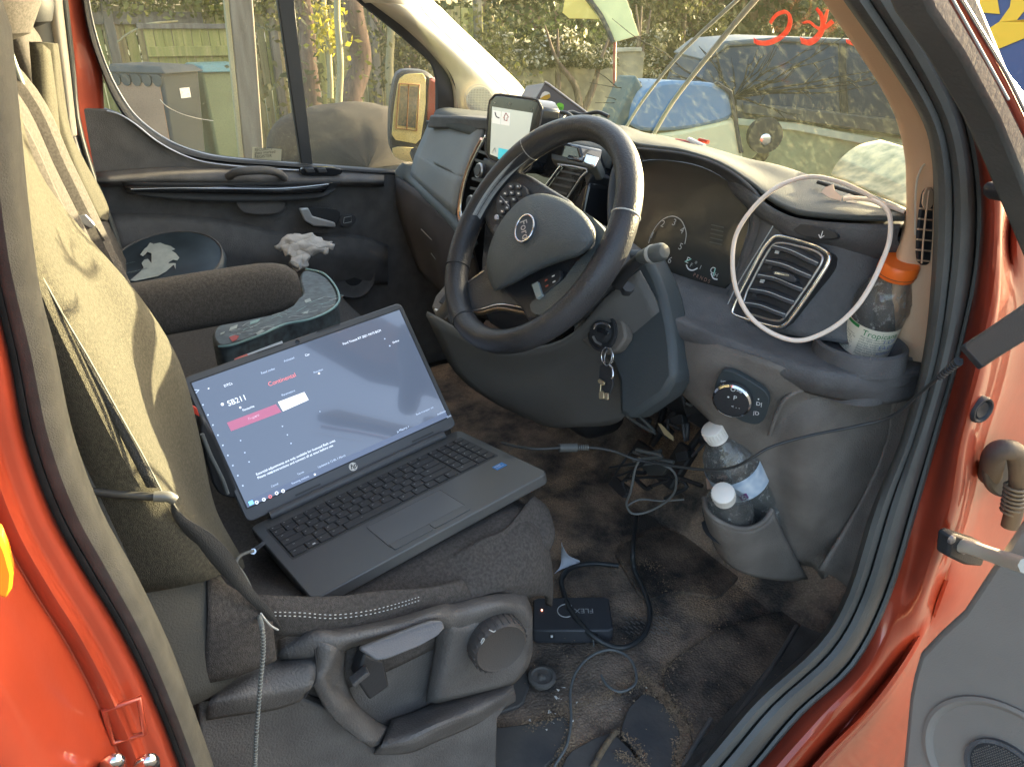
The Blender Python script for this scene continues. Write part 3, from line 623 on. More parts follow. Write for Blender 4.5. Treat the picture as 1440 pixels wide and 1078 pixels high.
# check strap
st = tube('check_strap', [X(1330, 764, .89), X(1360, 768, .93), X(1395, 780, .97), X(1445, 796, 1.03)], .010, M['cream'], van, k=3)
prism('strap_bracket', [X(a, b, .90) for a, b in ((1318, 744), (1326, 740), (1362, 752), (1372, 762), (1362, 786), (1340, 784), (1315, 772))], V3((.02, 0, 0)), M['black'], van, bevel=.004)
for (a, b) in ((1336, 757), (1354, 772)): lathe('bracket_bolt', [(.006, 0), (.006, .004), (.003, .006)], X(a, b, .92), (1, 0, 0), M['satin'], van, n=12)
# hinge arm
hi = prism('door_hinge', chaikin([X(a, b, .90) for a, b in ((1380, 256), (1404, 252), (1426, 242), (1446, 232), (1500, 215), (1500, 262), (1446, 262), (1424, 272), (1402, 279), (1380, 279))], 1), V3((.03, 0, 0)), M['black'], van, bevel=.006)
link('hinge_cover', *prismVF(chaikin([X(a, b, .92) for a, b in ((1408, 175), (1425, 172), (1450, 200), (1452, 246), (1430, 248), (1412, 205))], 2), V3((.02, 0, 0))), M['black'], hi, bevel=.005)
# ---- open driver door (swings out towards the camera side)
dr = prism('driver_door_frame', [O(a, b, 'x', .97) for a, b in ((1282, -60), (1355, -60), (1441, 150), (1500, 260), (1500, 420), (1432, 240), (1404, 172), (1354, 80), (1312, 18))], V3((-.03, 0, 0)), M['rubber'], van, bevel=.004)
def rib(pa, x, wd, m, par, nm, r):
    return tube(nm, [O(a, b, 'x', x) for a, b in pa], r, m, par, k=4)
rib([(1322, -40), (1344, 0), (1400, 98), (1424, 145), (1465, 230)], .985, 0, M['red'], dr, 'outer_skin_edge', .0036)
rib([(1331, -40), (1353, 0), (1410, 95), (1434, 142), (1475, 226)], .99, 0, M['chrome'], dr, 'skin_highlight_edge', .0014)
rib([(1318, -40), (1340, 0), (1396, 100), (1418, 140)], 1.0, 0, M['seam'], dr, 'seal_lip', .0009)
dp_ = Pl(Y(1350, 900, .34), (.12, -1, .10))
M['doorg'] = mat('door_trim_grey', (.22, .195, .17), .65, bump=.3, bscale=500, var=.06)
dt = prism('driver_door_trim', dp_.pts([(1470, 680), (1440, 728), (1402, 785), (1353, 860), (1320, 890), (1292, 920), (1283, 950), (1277, 980), (1267, 1085), (1260, 1200), (1300, 1380), (2150, 1380), (2150, 470), (1620, 500)]), -dp_.n*.07, M['doorg'], van, bevel=.008)
sc_ = dp_.at(1412, 1085, .0)
link('speaker_ring', *latheVF([(.098, 0), (.103, .004), (.098, .006), (.092, .003), (.090, 0)], sc_, dp_.n, 48, False), M['doorg'], dt)
link('speaker_rim', *latheVF([(.046, 0), (.047, .007), (.042, .008), (.040, .003), (.040, 0)], sc_, dp_.n, 40, False), M['dash'], dt)
Vg = []; Fg = []
for i in range(-14, 15):
    for j in range(-14, 15):
        a, b = i*.0034+(j % 2)*.0017, j*.003
        if a*a+b*b < .038**2:
            v, f = latheVF([(.0013, 0), (.0011, .0012)], sc_+dp_.u*a+dp_.v*b+dp_.n*.004, dp_.n, 5); k = len(Vg); Vg += v; Fg += [tuple(q+k for q in g) for g in f]
link('speaker_base', *latheVF([(.040, .001), (.040, .004), (.001, .0045)], sc_, dp_.n, 36), M['black'], dt)
tag(link('speaker_grille', Vg, Fg, M['plast2'], dt), kind='stuff')

# ---- driver side pillar trim (tan) with demister vent
ti = [(1130, -60), (1162, 0), (1207, 67), (1254, 143), (1274, 207), (1278, 260), (1276, 310), (1262, 360), (1255, 430), (1262, 500)]
to = [(1160, -60), (1194, 0), (1250, 77), (1300, 157), (1318, 213), (1322, 300), (1318, 380), (1310, 440), (1306, 480), (1300, 540)]
rows = []
for a, b in zip_(ti, to, 20):
    rows.append([X(a.lerp(b, f).x, a.lerp(b, f).y, x) for f, x in ((-.02, .70), (0, .742), (.12, .757), (.5, .772), (.9, .786), (1, .79))])
rows.insert(0, [p+AL for p in rows[0]])
pt = patch('pillar_trim', rows, M['tan'], van, nu=3, nv=2, solid=.005)
tube('trim_groove', [X(a, b, .775) for a, b in ((1287, 330), (1288, 265), (1296, 236), (1310, 224))], .0012, M['cream'], pt)
prism('demister_recess', chaikin([X(a, b, .779) for a, b in ((1296, 265), (1312, 262), (1311, 330), (1306, 372), (1286, 372), (1288, 320), (1292, 290))], 2), V3((.004, 0, 0)), M['black'], pt, bevel=.001)
prism('demister_blank', chaikin([X(a, b, .785) for a, b in ((1298, 264), (1311, 263), (1311, 293), (1294, 293))], 1), V3((.002, 0, 0)), M['tan'], pt, bevel=.001)
for k in range(6):
    y_ = 293+k*14.5; tube('demister_bar', [X(1293-k*1.2, y_, .786), X(1311-k*.6, y_+2, .786)], .0011, M['tan'], pt, k=1)
tube('demister_bar', [X(1306, 268, .787), X(1300, 320, .787), X(1296, 370, .787)], .0012, M['tan'], pt)
# kick trim below the ledge beside the seal
rows = [[X(1262, 500, .765), X(1285, 500, .775), X(1306, 480, .79)], [X(1255, 560, .765), X(1275, 560, .775), X(1298, 560, .79)], [X(1235, 650, .765), X(1255, 650, .775), X(1270, 660, .79)],
        [X(1195, 730, .765), X(1212, 735, .775), X(1232, 740, .79)], [X(1152, 800, .765), X(1180, 815, .775), X(1200, 835, .79)]]
patch('kick_trim', rows, M['plast2'], van, solid=.005)

# ---- windscreen and its pillars
WB = [V3((-.80, .50, .76)), V3((-.45, .60, .77)), V3((0, .66, .775)), V3((.45, .60, .77)), V3((.79, .46, .77))]
lean = V3((0, -.56, .80))
rows = [[p+lean*(t*.95)+V3((-p.x*.10*t, 0, .03*math.sin(t*math.pi))) for p in WB] for t in (0, .33, .66, 1)]
ws = patch('windscreen', rows, M['glass'], van, nu=5, nv=4, solid=0)
def wsurf(px, py, off=.004):
    # hit the windscreen's mean surface: iterate
    r = ray(px, py); t = 1.2
    for _ in range(12):
        p = CAM+r*t; s = max(0, (p.z-.77)/.76); yb = .66-.32*p.x*p.x*(1 if True else 1)+(-.0); ys = yb-.56*.95*s/.95*1.0
        t = t + (ys-off-p.y)/max(.2, r.y+.7*r.z*0+.2)
    return CAM+r*t
# passenger side: rear of dash A pillar trim
pin = [(500, -22), (524, 0), (580, 43), (622, 86), (641, 118), (646, 168)]
pmid = [(572, -25), (598, 22), (650, 72), (698, 117), (712, 132), (730, 158)]
pou = [(590, -28), (624, 16), (676, 66), (722, 110), (736, 126), (752, 150)]
rows = [[X(a[0]-6, a[1]+3, -.84), X(a[0], a[1], -.80), X((a[0]+b[0])/2, (a[1]+b[1])/2, -.765), X(b[0], b[1], -.775)] for a, b in zip(pin, pmid)]
rows.insert(0, [p+V3((.045, -.30, .42)) for p in rows[0]])
pp = patch('passenger_pillar_trim', rows, M['cream'], van, solid=.006)
rows = [[X(a[0]+1, a[1], -.779), X((a[0]+b[0])/2, (a[1]+b[1])/2, -.80), X(b[0], b[1], -.84)] for a, b in zip(pmid, pou)]
rows.insert(0, [p+V3((.045, -.30, .42)) for p in rows[0]])
patch('pillar_trim_edge', rows, M['cream'], pp, solid=.004)
spc = X(674, 142, -.742)
spn = V3((.9, -.35, .1)).normalized()
link('tweeter_surround', *latheVF([(.044, 0), (.046, .003), (.043, .004)], spc, spn, 36, cap=False), M['cream'], pp)
Vg = []; Fg = []; pl_ = Pl(spc, spn)
for i in range(-9, 10):
    for j in range(-9, 10):
        a, b = i*.0045, j*.0045
        if a*a+b*b < .036**2:
            v, f = latheVF([(.0014, 0), (.0001, .0012)], pl_.uv(a, b, .0054), spn, 5); k = len(Vg); Vg += v; Fg += [tuple(q+k for q in g) for g in f]
link('tweeter_disc', *latheVF([(.041, .002), (.040, .005), (.001, .0052)], spc, spn, 36), M['cream'], pp)
tag(link('tweeter_grille', Vg, Fg, M['plast2'], pp), kind='stuff')
# ---- roof, header, bulkhead: they shade the cab
rows = [[V3((x, y, 1.56-.06*(x/.8)**2+(-.05 if y > -.1 else 0))) for x in (-.86, -.5, 0, .5, .86)] for y in (-1.2, -.6, -.06)]
patch('roof_panel', rows, M['cream'], van, solid=.03)
box('rear_bulkhead', (0, -1.02, .75), (1.72, .04, 1.6), M['plast2'], van)
box('roof_rail', (.84, -.62, 1.46), (.06, .8, .12), M['red'], van, bevel=.01)
box('body_side', (.93, -1.15, .5), (.06, .9, 2.1), M['red'], van, bevel=.01)
box('body_side', (-.93, -1.35, .5), (.06, 1.1, 2.1), M['red'], van, bevel=.01)
# bonnet and front
rows = [[V3((x, .70-.12*(x/.8)**2, .74)), V3((x, 1.0-.15*(x/.8)**2, .66)), V3((x, 1.35-.2*(x/.8)**2, .46)), V3((x, 1.5-.25*(x/.8)**2, .1)), V3((x, 1.5-.25*(x/.8)**2, -.3))] for x in (-.88, -.5, 0, .5, .88)]
patch('bonnet', rows, M['red'], van, solid=.01)
rows = [[V3((x, .64-.12*(x/.8)**2, .745)), V3((x, .70-.12*(x/.8)**2, .735)), V3((x, .78-.12*(x/.8)**2, .715))] for x in (-.84, -.5, 0, .5, .84)]
box('engine_bulkhead', (0, .72, .15), (1.66, .04, 1.1), M['black'], van)
box('cab_floor', (0, -.2, -.06), (1.66, 2.0, .08), M['black'], van)
# pale rods added on the glass for reflected edges
for pa, r in (([(878, 183), (905, 140), (960, 72), (1042, -5), (1100, -60)], .0035), ([(915, 196), (945, 145), (995, 80), (1062, 0), (1120, -60)], .005)):
    P = []
    for a, b in pa:
        s = O(a, b, 'd', 1.0); r0 = ray(a, b)
        best = None
        for k in range(60, 300):
            p = CAM+r0*(k*.01); tt = (p.z-.77)/.76; ys = .66-.30*p.x*p.x-.56*tt*.93
            if p.y > ys+.012: best = p; break
        P.append(best)
    wi = tube('reflected_edge_wide' if r > .004 else 'reflected_edge_thin', P, r, mat('reflected_edge_pale', (.35, .37, .34), .4), van, k=3)
# ---- price painted in red on the glass (seen from behind)
gn = V3((0, -.81, -.58)).normalized()
def onglass(px, py, off=.012):
    r0 = ray(px, py); lo, hi = .5, 4
    def g(k):
        p = CAM+r0*k; tt = (p.z-.77)/.76; return p.y-(.66-.30*p.x*p.x-.56*tt*.93)+off
    for _ in range(40):
        mi = (lo+hi)/2
        if g(mi) > 0: hi = mi
        else: lo = mi
    return CAM+r0*lo
redp = mat('red_window_paint', (.72, .12, .07), .8, col2=(.85, .25, .16), vscale=60)
_n = redp.node_tree.nodes; _l = redp.node_tree.links; _t = _n.new('ShaderNodeBsdfTransparent'); _m = _n.new('ShaderNodeMixShader'); _m.inputs[0].default_value = .6
_l.new(_t.outputs[0], _m.inputs[1]); _l.new(_n['Principled BSDF'].outputs[0], _m.inputs[2]); _l.new(_m.outputs[0], _n['Material Output'].inputs[0])
strokes = [([(1083, 33), (1091, 22), (1103, 17), (1110, 22), (1111, 33), (1105, 46), (1092, 56), (1078, 61), (1066, 60), (1060, 57)], 9),
           ([(1129, 33), (1138, 31), (1147, 38), (1157, 41), (1171, 30)], 6), ([(1148, 12), (1155, 22), (1157, 38), (1150, 52), (1138, 60), (1126, 57)], 10), ([(1164, 14), (1159, 30)], 6),
           ([(1190, 58), (1204, 62), (1216, 58)], 9)]
for pts_, wpx in strokes:
    P = smoothline([onglass(a, b) for a, b in pts_], 4)
    wd = wpx*.92/FPX*1.0
    V, F = linesVF(P, lambda f: wd*(.65+.6*f), V3((0, -.81, -.58)).normalized()); link('painted_price_stroke', V, F, redp, van, smooth=False, solid=.0006)
# =================================================================== PASSENGER DOOR (far side)
DX = -.80
def W(L, x): return [X(a, b, x) for a, b in L]
outer = [(112, 158), (118, 152), (150, 154), (168, 160), (190, 174), (215, 194), (240, 209), (268, 221), (300, 228), (360, 234), (430, 238), (500, 240), (560, 246), (600, 330), (700, 460), (700, 640), (300, 640), (190, 400), (150, 300), (125, 235)]
pd = prism('passenger_door_trim', W(outer, -.815), V3((-.05, 0, 0)), M['dash'], van, bevel=.004)
# raised bands of the trim
rows = [[X(a, b, x) for a, b, x in r] for r in (
 [(128, 240, -.81), (128, 225, -.80), (128, 262, -.79), (150, 330, -.805)],
 )]
def band(name, top_, bot_, xs, m, par, n=16):
    rows = []
    for a, b in zip_(top_, bot_, n):
        rows.append([X(a.lerp(b, i/(len(xs)-1)).x, a.lerp(b, i/(len(xs)-1)).y, x) for i, x in enumerate(xs)])
    if name.startswith('far_pillar') and name != 'far_pillar_lower': rows.insert(0, [p+V3((.04, -.03, .40)) for p in rows[0]])
    return patch(name, rows, m, par, nu=3, nv=1, solid=.003)
band('arm_rest', [(130, 243), (220, 236), (300, 236), (400, 241), (470, 242), (540, 246)], [(135, 262), (220, 261), (300, 262), (400, 263), (470, 262), (540, 262)], (-.812, -.79, -.775, -.775, -.80), M['dash'], pd)
band('lower_pocket', [(150, 300), (210, 300), (300, 306), (400, 326), (500, 330), (545, 345)], [(185, 420), (240, 420), (320, 420), (410, 420), (480, 400), (545, 400)], (-.812, -.785, -.79, -.80), M['dash'], pd)
band('trim_recess', [(172, 257), (250, 257), (330, 257), (400, 256), (470, 255), (478, 258)], [(178, 272), (250, 281), (330, 284), (400, 283), (450, 279), (470, 268)], (-.772, -.78, -.775), M['black'], pd)
band('gloss_strip', [(176, 262), (250, 262), (330, 261), (400, 262), (467, 257)], [(190, 270), (250, 271), (330, 272), (400, 273), (455, 270)], (-.765, -.758, -.765), M['gloss'], pd)
tube('chrome_line', W([(184, 266), (250, 264.5), (322, 265), (400, 265), (462, 259)], -.755), .0014, M['chrome'], pd)
tube('pull_handle', [X(318, 252, -.79), X(330, 243, -.755), (X(350, 240, -.745)), X(375, 240, -.745), X(392, 244, -.755), X(403, 254, -.79)], .011, M['dash'], pd)
prism('handle_cup', chaikin(W([(330, 280), (402, 280), (398, 296), (388, 301), (345, 301), (334, 292)], -.79), 1), V3((.006, 0, 0)), M['dash'], pd)
prism('opener_recess', chaikin(W([(420, 290), (470, 292), (480, 300), (470, 322), (430, 318)], -.80), 1), V3((.008, 0, 0)), M['black'], pd)
prism('door_opener', W([(419, 292), (432, 291), (438, 303), (470, 312), (471, 319), (440, 317), (427, 310)], -.78), V3((.012, 0, 0)), mat('opener_silver', (.50, .52, .54), .3, .5), pd, bevel=.004)
prism('lock_button', chaikin(W([(478, 302), (499, 300), (500, 312), (488, 320), (476, 317)], -.788), 1), V3((.006, 0, 0)), M['slat'], pd)
tube('lock_mark', W([(483, 314), (484, 306), (494, 304), (494, 312), (484, 314)], -.779), .0009, M['printdim'], pd, k=1)
swp = prism('switch_panel', chaikin(W([(418, 238), (430, 233), (478, 235), (480, 243), (470, 246), (424, 246)], -.795), 1), V3((.015, 0, 0)), M['gloss'], pd)
for c in (435, 452): prism('window_switch', W([(c-7, 237), (c+5, 236), (c+8, 242), (c-4, 243)], -.777), V3((.005, 0, 0)), M['slat'], swp)
link('speaker_ring', *latheVF([(.066, 0), (.072, .006), (.066, .010), (.058, .004)], X(497, 388, -.80), V3((1, 0, 0)), 40), M['dash'], pd)
link('speaker_cone', *latheVF([(.056, .0), (.03, .004), (.001, .006)], X(497, 388, -.80), V3((1, 0, 0)), 30), M['black'], pd)
# window frame: black rubber round the opening, glass outside
wo = [(112, -40), (120, 20), (130, 62), (143, 98), (158, 134), (178, 166), (202, 188), (232, 208), (270, 220), (320, 228), (430, 236), (565, 246)]
wi_ = [(122, -40), (127, 15), (137, 58), (150, 95), (166, 128), (186, 158), (210, 180), (240, 199), (276, 212), (322, 221), (430, 230), (563, 240)]
rows = []
for a, b in zip_(wo, wi_, 30): rows.append([X(a.lerp(b, f).x, a.lerp(b, f).y, x) for f, x in ((-.05, -.83), (.15, -.812), (.6, -.82), (1, -.84))])
rows.insert(0, [p+V3((.03, -.03, .30)) for p in rows[0]])
wf = patch('window_seal', rows, M['black'], van, nu=2, nv=2, solid=.004)
rows = []
for a, b in zip_([(490, -30), (500, -2), (547, 37), (597, 80), (609, 98), (613, 130), (611, 240)], [(512, -30), (524, -2), (580, 43), (623, 88), (640, 120), (644, 150), (644, 250)], 20): rows.append([X(a.lerp(b, f).x, a.lerp(b, f).y, x) for f, x in ((0, -.845), (.1, -.825), (.8, -.82), (1, -.80))])
rows.insert(0, [p+V3((.03, -.22, .31)) for p in rows[0]])
patch('window_seal', rows, M['black'], van, nu=2, nv=2, solid=.004)
tube('seal_bright_line', W([(121, -40), (127, 12), (137, 55), (151, 95), (167, 128), (187, 158), (211, 180), (241, 199), (277, 213), (323, 222), (430, 231), (560, 241)], -.828), .0016, M['satin'], wf)
tube('trim_top_edge', W([(150, 156), (170, 162), (192, 176), (217, 196), (242, 211), (270, 223), (300, 230), (360, 236), (430, 240)], -.806), .0022, M['satin'], pd)
prism('window_bar', W([(352, -220), (374, -220), (411, 0), (438, 236), (422, 236), (387, -5)], -.85), V3((.02, 0, 0)), M['black'], van, bevel=.003)
V, F = patchVF([[X(40, -230, -.865), X(240, -230, -.865), X(430, -230, -.865)], [X(60, -80, -.865), X(300, -80, -.865), X(560, -80, -.865)], [X(60, 100, -.865), X(300, 100, -.865), X(640, 100, -.865)], [X(60, 260, -.865), X(300, 260, -.865), X(650, 260, -.865)]], 2, 2)
gl = link('side_window', V, F, M['sideglass'], van)
prism('glass_sticker', W([(355, 207), (396, 210), (395, 229), (354, 226)], -.862), V3((.0008, 0, 0)), mat('sticker_film', (.50, .46, .32), .6), gl, bevel=0)
for k, l_ in enumerate((("SECURITY", 211), ("glass marked", 215.5), ("REGISTER", 221))): text(l_[0], .011, X(358, l_[1], -.8605), V3((0, 1, 0)), (X(358, 207, -.86)-X(358, 226, -.86)), M['black'], gl)
tube('dust_scratch', W([(225, 140), (235, 150), (255, 160), (280, 167), (300, 170)], -.8635), .0008, M['paper'], gl)
for s in ([(326, -10), (345, 120), (352, 222)], [(352, 0), (360, 90), (369, 195)]): pass
# red door frame and far body pillar
rows = []
for a, b in zip_([(86, -40), (95, 20), (103, 80), (110, 150), (128, 235), (150, 300), (176, 372)], [(112, -40), (121, 20), (131, 66), (143, 100), (150, 240), (166, 300), (184, 372)], 20): rows.append([X(a.lerp(b, f).x, a.lerp(b, f).y, x) for f, x in ((-.2, -.80), (.3, -.822), (1, -.835))])
rows.insert(0, [p+V3((.04, -.03, .40)) for p in rows[0]])
patch('far_door_frame', rows, M['red'], van, nu=2, nv=2, solid=.004)
band('far_pillar_trim', [(20, -40), (36, 60), (50, 120), (72, 200), (110, 300), (140, 372)], [(66, -40), (72, 20), (84, 110), (95, 190), (125, 300), (160, 372)], (-.80, -.765, -.76, -.765), mat('pillar_grey', (.28, .265, .22), .75, bump=.2, bscale=400), van)
band('far_pillar_edge', [(64, -40), (72, 30), (84, 110), (94, 190), (97, 194)], [(84, -40), (90, 20), (98, 90), (106, 165), (108, 190)], (-.765, -.752, -.755, -.775), M['cream'], van)
band('far_pillar_seal', [(84, -40), (90, 20), (98, 90), (106, 165), (124, 235), (150, 305), (172, 372)], [(90, -40), (97, 20), (105, 90), (112, 165), (131, 235), (157, 305), (180, 372)], (-.775, -.77, -.79), M['rubber'], van)
band('far_pillar_lower', [(94, 190), (104, 240), (125, 310), (150, 380)], [(110, 190), (128, 240), (148, 310), (176, 380)], (-.755, -.76, -.79), M['dash'], van)
# door mirror
mt = prism('door_mirror', chaikin(W([(548, 150), (556, 106), (568, 98), (600, 100), (614, 112), (616, 160), (600, 226), (556, 224), (547, 205)], -1.10), 1, .2), V3((-.12, .04, 0)), M['black'], van, bevel=.012)
prism('mirror_cap', chaikin(W([(601, 108), (609, 110), (622, 120), (622, 190), (598, 196)], -1.09), 1), V3((-.12, .12, 0)), M['red'], mt, bevel=.01)
yref = mat('mirror_glass', (.80, .78, .55), .03, 1)
prism('mirror_glass', chaikin(W([(554, 150), (560, 112), (570, 104), (598, 103), (598, 150), (590, 203), (550, 196)], -1.092), 1, .15), V3((.004, 0, 0)), mat('mirror_glass', (.75, .60, .22), .35, .1, col2=(.88, .76, .36), vscale=18, detail=7), mt, bevel=.001)  # golden reflection painted as the glass colour
prism('mirror_reflection_tint', [X(a, b, -1.086) for a, b in ((563, 121), (588, 122), (584, 180), (560, 176))], V3((.0008, 0, 0)), mat('mirror_reflection_dark', (.20, .21, .16), .15, .5, col2=(.45, .36, .22), vscale=120, detail=6), mt, bevel=0)  # dark patch paints a reflected shape on the glass
for L_ in ([(561, 118), (590, 119), (586, 184), (557, 180), (561, 118)], [(575, 119), (572, 182)]): tube('mirror_outline', W(L_, -1.085), .0022, mat('mirror_outline_brown', (.40, .17, .05), .4), mt, k=1)  # brown outline drawn on the mirror face
prism('mirror_glass', chaikin(W([(551, 206), (590, 208), (585, 228), (565, 226), (552, 218)], -1.092), 1, .2), V3((.004, 0, 0)), mat('small_mirror', (.75, .62, .3), .3, .2), mt, bevel=.001)  # golden reflection painted into the small mirror too
tube('mirror_arm', [X(585, 215, -1.06), X(592, 232, -.98), X(600, 240, -.86)], .022, M['black'], mt)

# =================================================================== DASHBOARD
db = None
# upper pad from instrument hood to the driver side
lip = [(880, 197, .18), (898, 205, .22), (930, 209, .27), (962, 214, .32), (1011, 230, .40), (1054, 257, .50), (1085, 282, .57), (1115, 297, .62), (1146, 303, .65), (1201, 307, .70), (1272, 308, .745)]
bck = [(868, 180, .30), (885, 181, .30), (917, 193, .27), (953, 200, .30), (1000, 211, .36), (1050, 226, .42), (1092, 236, .47), (1130, 250, .53), (1170, 262, .58), (1215, 272, .64), (1278, 298, .725)]
bck = [(868, 179, .05), (884, 181, .10), (917, 193, .17), (953, 200, .24), (1000, 211, .32), (1050, 225, .40), (1092, 234, .47), (1130, 246, .53), (1170, 258, .58), (1215, 272, .64), (1276, 296, .735)]
rows = []
for (a, b, x), (c, d, e) in zip(lip, bck):
    p0 = X(a, b, x); p1 = Y(c, d, p0.y+.17); 
    r = [p0+V3((0, .10, -.10)), p0+V3((0, .03, -.055)), p0+V3((0, -.004, -.028)), p0+V3((0, -.006, -.014)), p0, p0.lerp(p1, .15)+UP*.004, p0.lerp(p1, .5)+UP*.004, p1, p1+V3((0, .12, -.06))]
    rows.append(r)
db = patch('dashboard', [r[4:] for r in rows], M['dashtop'], van, nu=4, nv=4, solid=.006)
patch('instrument_hood_edge', [[r[0], r[1], r[2], r[3]+V3((0, 0, .008))] for r in rows], M['dash'], db, nu=3, nv=4, solid=.005)
# middle and passenger top of the dash
TX = [(-.735, .36, .50), (-.62, .33, .56), (-.40, .31, .60), (-.15, .31, .64), (.05, .31, .64), (.16, .32, .60)]
rows = []
for x, y0_, y1_ in TX: rows.append([V3((x, y0_, .775)), V3((x, y0_+.01, .800)), V3((x, y0_+.05, .806)), V3((x, y1_-.08, .80)), V3((x, y1_, .775)), V3((x, y1_+.08, .72))])
patch('dash_top_pad', rows, M['dashtop'], db, nu=3, nv=4, solid=.006)
# far glovebox
g1 = Pl(X(640, 210, -.45), (.05, -1, .12))
lipg = [(570, 182), (576, 166), (690, 170), (700, 186)]
prism('parcel_lip', [X(a, b, x) for a, b, x in ((600, 180, -.68), (604, 162, -.68), (640, 163, -.52), (700, 168, -.24), (700, 185, -.24), (640, 181, -.52))], V3((0, .05, .0)), M['dash'], db, bevel=.005)
rows = [[X(606, 172, -.60), X(640, 176, -.47), X(684, 180, -.30)], [X(590, 214, -.60), X(622, 232, -.45), X(657, 248, -.28)], [X(587, 220, -.602), X(620, 238, -.452), X(654, 254, -.282)], [X(580, 246, -.60), X(610, 275, -.44), X(640, 303, -.27)]]
rows = [[X(606, 172, -.72), X(640, 176, -.55), X(684, 180, -.33)], [X(588, 214, -.73), X(620, 231, -.54), X(656, 248, -.32)], [X(585, 222, -.728), X(617, 239, -.538), X(652, 256, -.318)], [X(579, 246, -.73), X(609, 275, -.53), X(641, 303, -.31)]]
gv = patch('glovebox_lid', rows, mat('glovebox_plastic', (.20, .215, .22), .6, bump=.3, bscale=500, var=.08), db, nu=4, nv=4, solid=.012)
# its rolled ledge
la = [(558, 238, -.76), (575, 246, -.74), (600, 268, -.60), (630, 298, -.44), (652, 326, -.32), (664, 350, -.26)]
rows = [[X(a+8, b-9, x), X(a+2, b-3, x), X(a-2, b+3, x+.0), X(a-2, b+9, x), X(a+1, b+13, x)] for a, b, x in la]
patch('dash_ledge', rows, mat('ledge_plastic', (.15, .175, .185), .5, bump=.2, bscale=500), db, nu=3, nv=4, solid=.01)
rows = [[X(558, 248, -.76), X(560, 290, -.76), X(575, 340, -.74), X(590, 380, -.70)], [X(600, 278, -.60), X(602, 320, -.60), X(612, 370, -.60), X(622, 410, -.58)], [X(630, 306, -.44), X(632, 345, -.45), X(634, 390, -.46), X(640, 430, -.46)], [X(664, 350, -.26), X(672, 380, -.28), X(680, 410, -.3), X(690, 450, -.32)]]
lg = patch('lower_glovebox', rows, mat('dusty_lid', (.085, .078, .08), .7, bump=.3, bscale=400, var=.25, vscale=5), db, nu=4, nv=4, solid=.01)
for L_ in ([(592, 322), (612, 342), (634, 360)], [(606, 356), (620, 374), (628, 380)]): tube('lid_groove', [X(a, b, -.575+.0) for a, b in L_], .0012, M['seam'], lg)
# dark fascia closing the dash between glovebox and cluster
box('dash_core', (-.02, .42, .55), (1.55, .12, .44), M['black'], db)
box('heater_housing', (-.10, .40, .32), (.42, .14, .40), M['black'], db, bevel=.05, bseg=4)
# ---- centre stack
cf = Pl(V3((-.02, .245, .70)), V3((.0, -1, .22)))
prism('centre_stack', chaikin([cf.uv(a, b) for a, b in ((-.185, .12), (.20, .12), (.20, -.30), (-.10, -.30), (-.15, -.15))], 1, .15), -cf.n*.14, M['gloss'], db, bevel=.006)
csx = cf
tube('chrome_surround', cf.pts([(684, 192), (672, 214), (660, 240), (651, 272), (648, 298), (657, 318), (672, 334)], .006), .0048, M['chrome'], db)
tube('copper_surround', cf.pts([(678, 196), (665, 222), (655, 250), (648, 280), (646, 305), (655, 325)], .002), .006, mat('bronze_trim', (.45, .28, .22), .25, 1), db)
for k in range(7):
    y_ = 224+k*13
    box_ = linesVF(cf.pts([(672-k*2.6, y_-12), (700, y_-2)], .008), .006, cf.n)
    link('vent_slat', *box_, M['slat'], db, solid=.003, smooth=False)
kn = cf.at(675, 240, .02); lathe('volume_knob', [(.016, -.02), (.016, .004), (.013, .008), (.001, .008)], kn, cf.n, M['slat'], db, n=30)
link('knob_ring', *latheVF([(.0165, 0), (.0175, .003), (.0155, .006)], kn, cf.n, 30), M['satin'], db)
kn = cf.at(663, 285, .014); lathe('tuning_knob', [(.016, -.02), (.016, .004), (.013, .008), (.001, .008)], kn, cf.n, M['slat'], db, n=30)
link('knob_ring', *latheVF([(.0165, 0), (.0175, .003), (.0155, .006)], kn, cf.n, 30), M['satin'], db)
prism('radio_panel', cf.pts([(680, 222), (705, 232), (695, 268), (672, 256)], .012), -cf.n*.01, M['slat'], db)
prism('piano_tab', cf.pts([(673, 262), (679, 268), (676, 285), (664, 292)], .016), -cf.n*.004, M['satin'], db)
# ---- right centre vent (seen through the wheel rim)
cv = prism('centre_vent', chaikin(cf.pts([(792, 233), (825, 240), (833, 248), (800, 300), (768, 285), (764, 272)], .0), 1, .15), -cf.n*.05, M['black'], db)
tube('vent_chrome', cf.pts([(785, 231), (825, 238), (818, 248), (796, 282)], .004), .0022, M['satin'], db, k=2)
tube('vent_chrome', cf.pts([(789, 233), (764, 267)], .006), .0036, M['chrome'], db, k=1)
for k in range(5):
    a = 240+k*9; link('vent_slat', *linesVF(cf.pts([(786-k*5, a), (816-k*6, a+6)], .004), .004, cf.n), M['slat'], db, solid=.002, smooth=False)
# ---- small tray with hazard switches above it
tp = Pl(X(820, 215, .12), (0, -.55, 1))
prism('switch_strip', chaikin(tp.pts([(775, 212), (800, 204), (845, 222), (838, 236), (800, 228), (775, 224)]), 1, .15), -tp.n*.03, M['dashtop'], db)
prism('hazard_switch', tp.pts([(801, 213), (822, 216), (818, 226), (797, 222)], .004), -tp.n*.006, M['gloss'], db)
prism('switch_plate', tp.pts([(824, 216), (842, 221), (836, 233), (820, 227)], .004), -tp.n*.006, M['chrome'], db)
# ---- instrument cluster: bowl recess, lens, dials
cn = V3((.12, -1, .38)).normalized(); cl = Pl(X(985, 345, .44), cn)
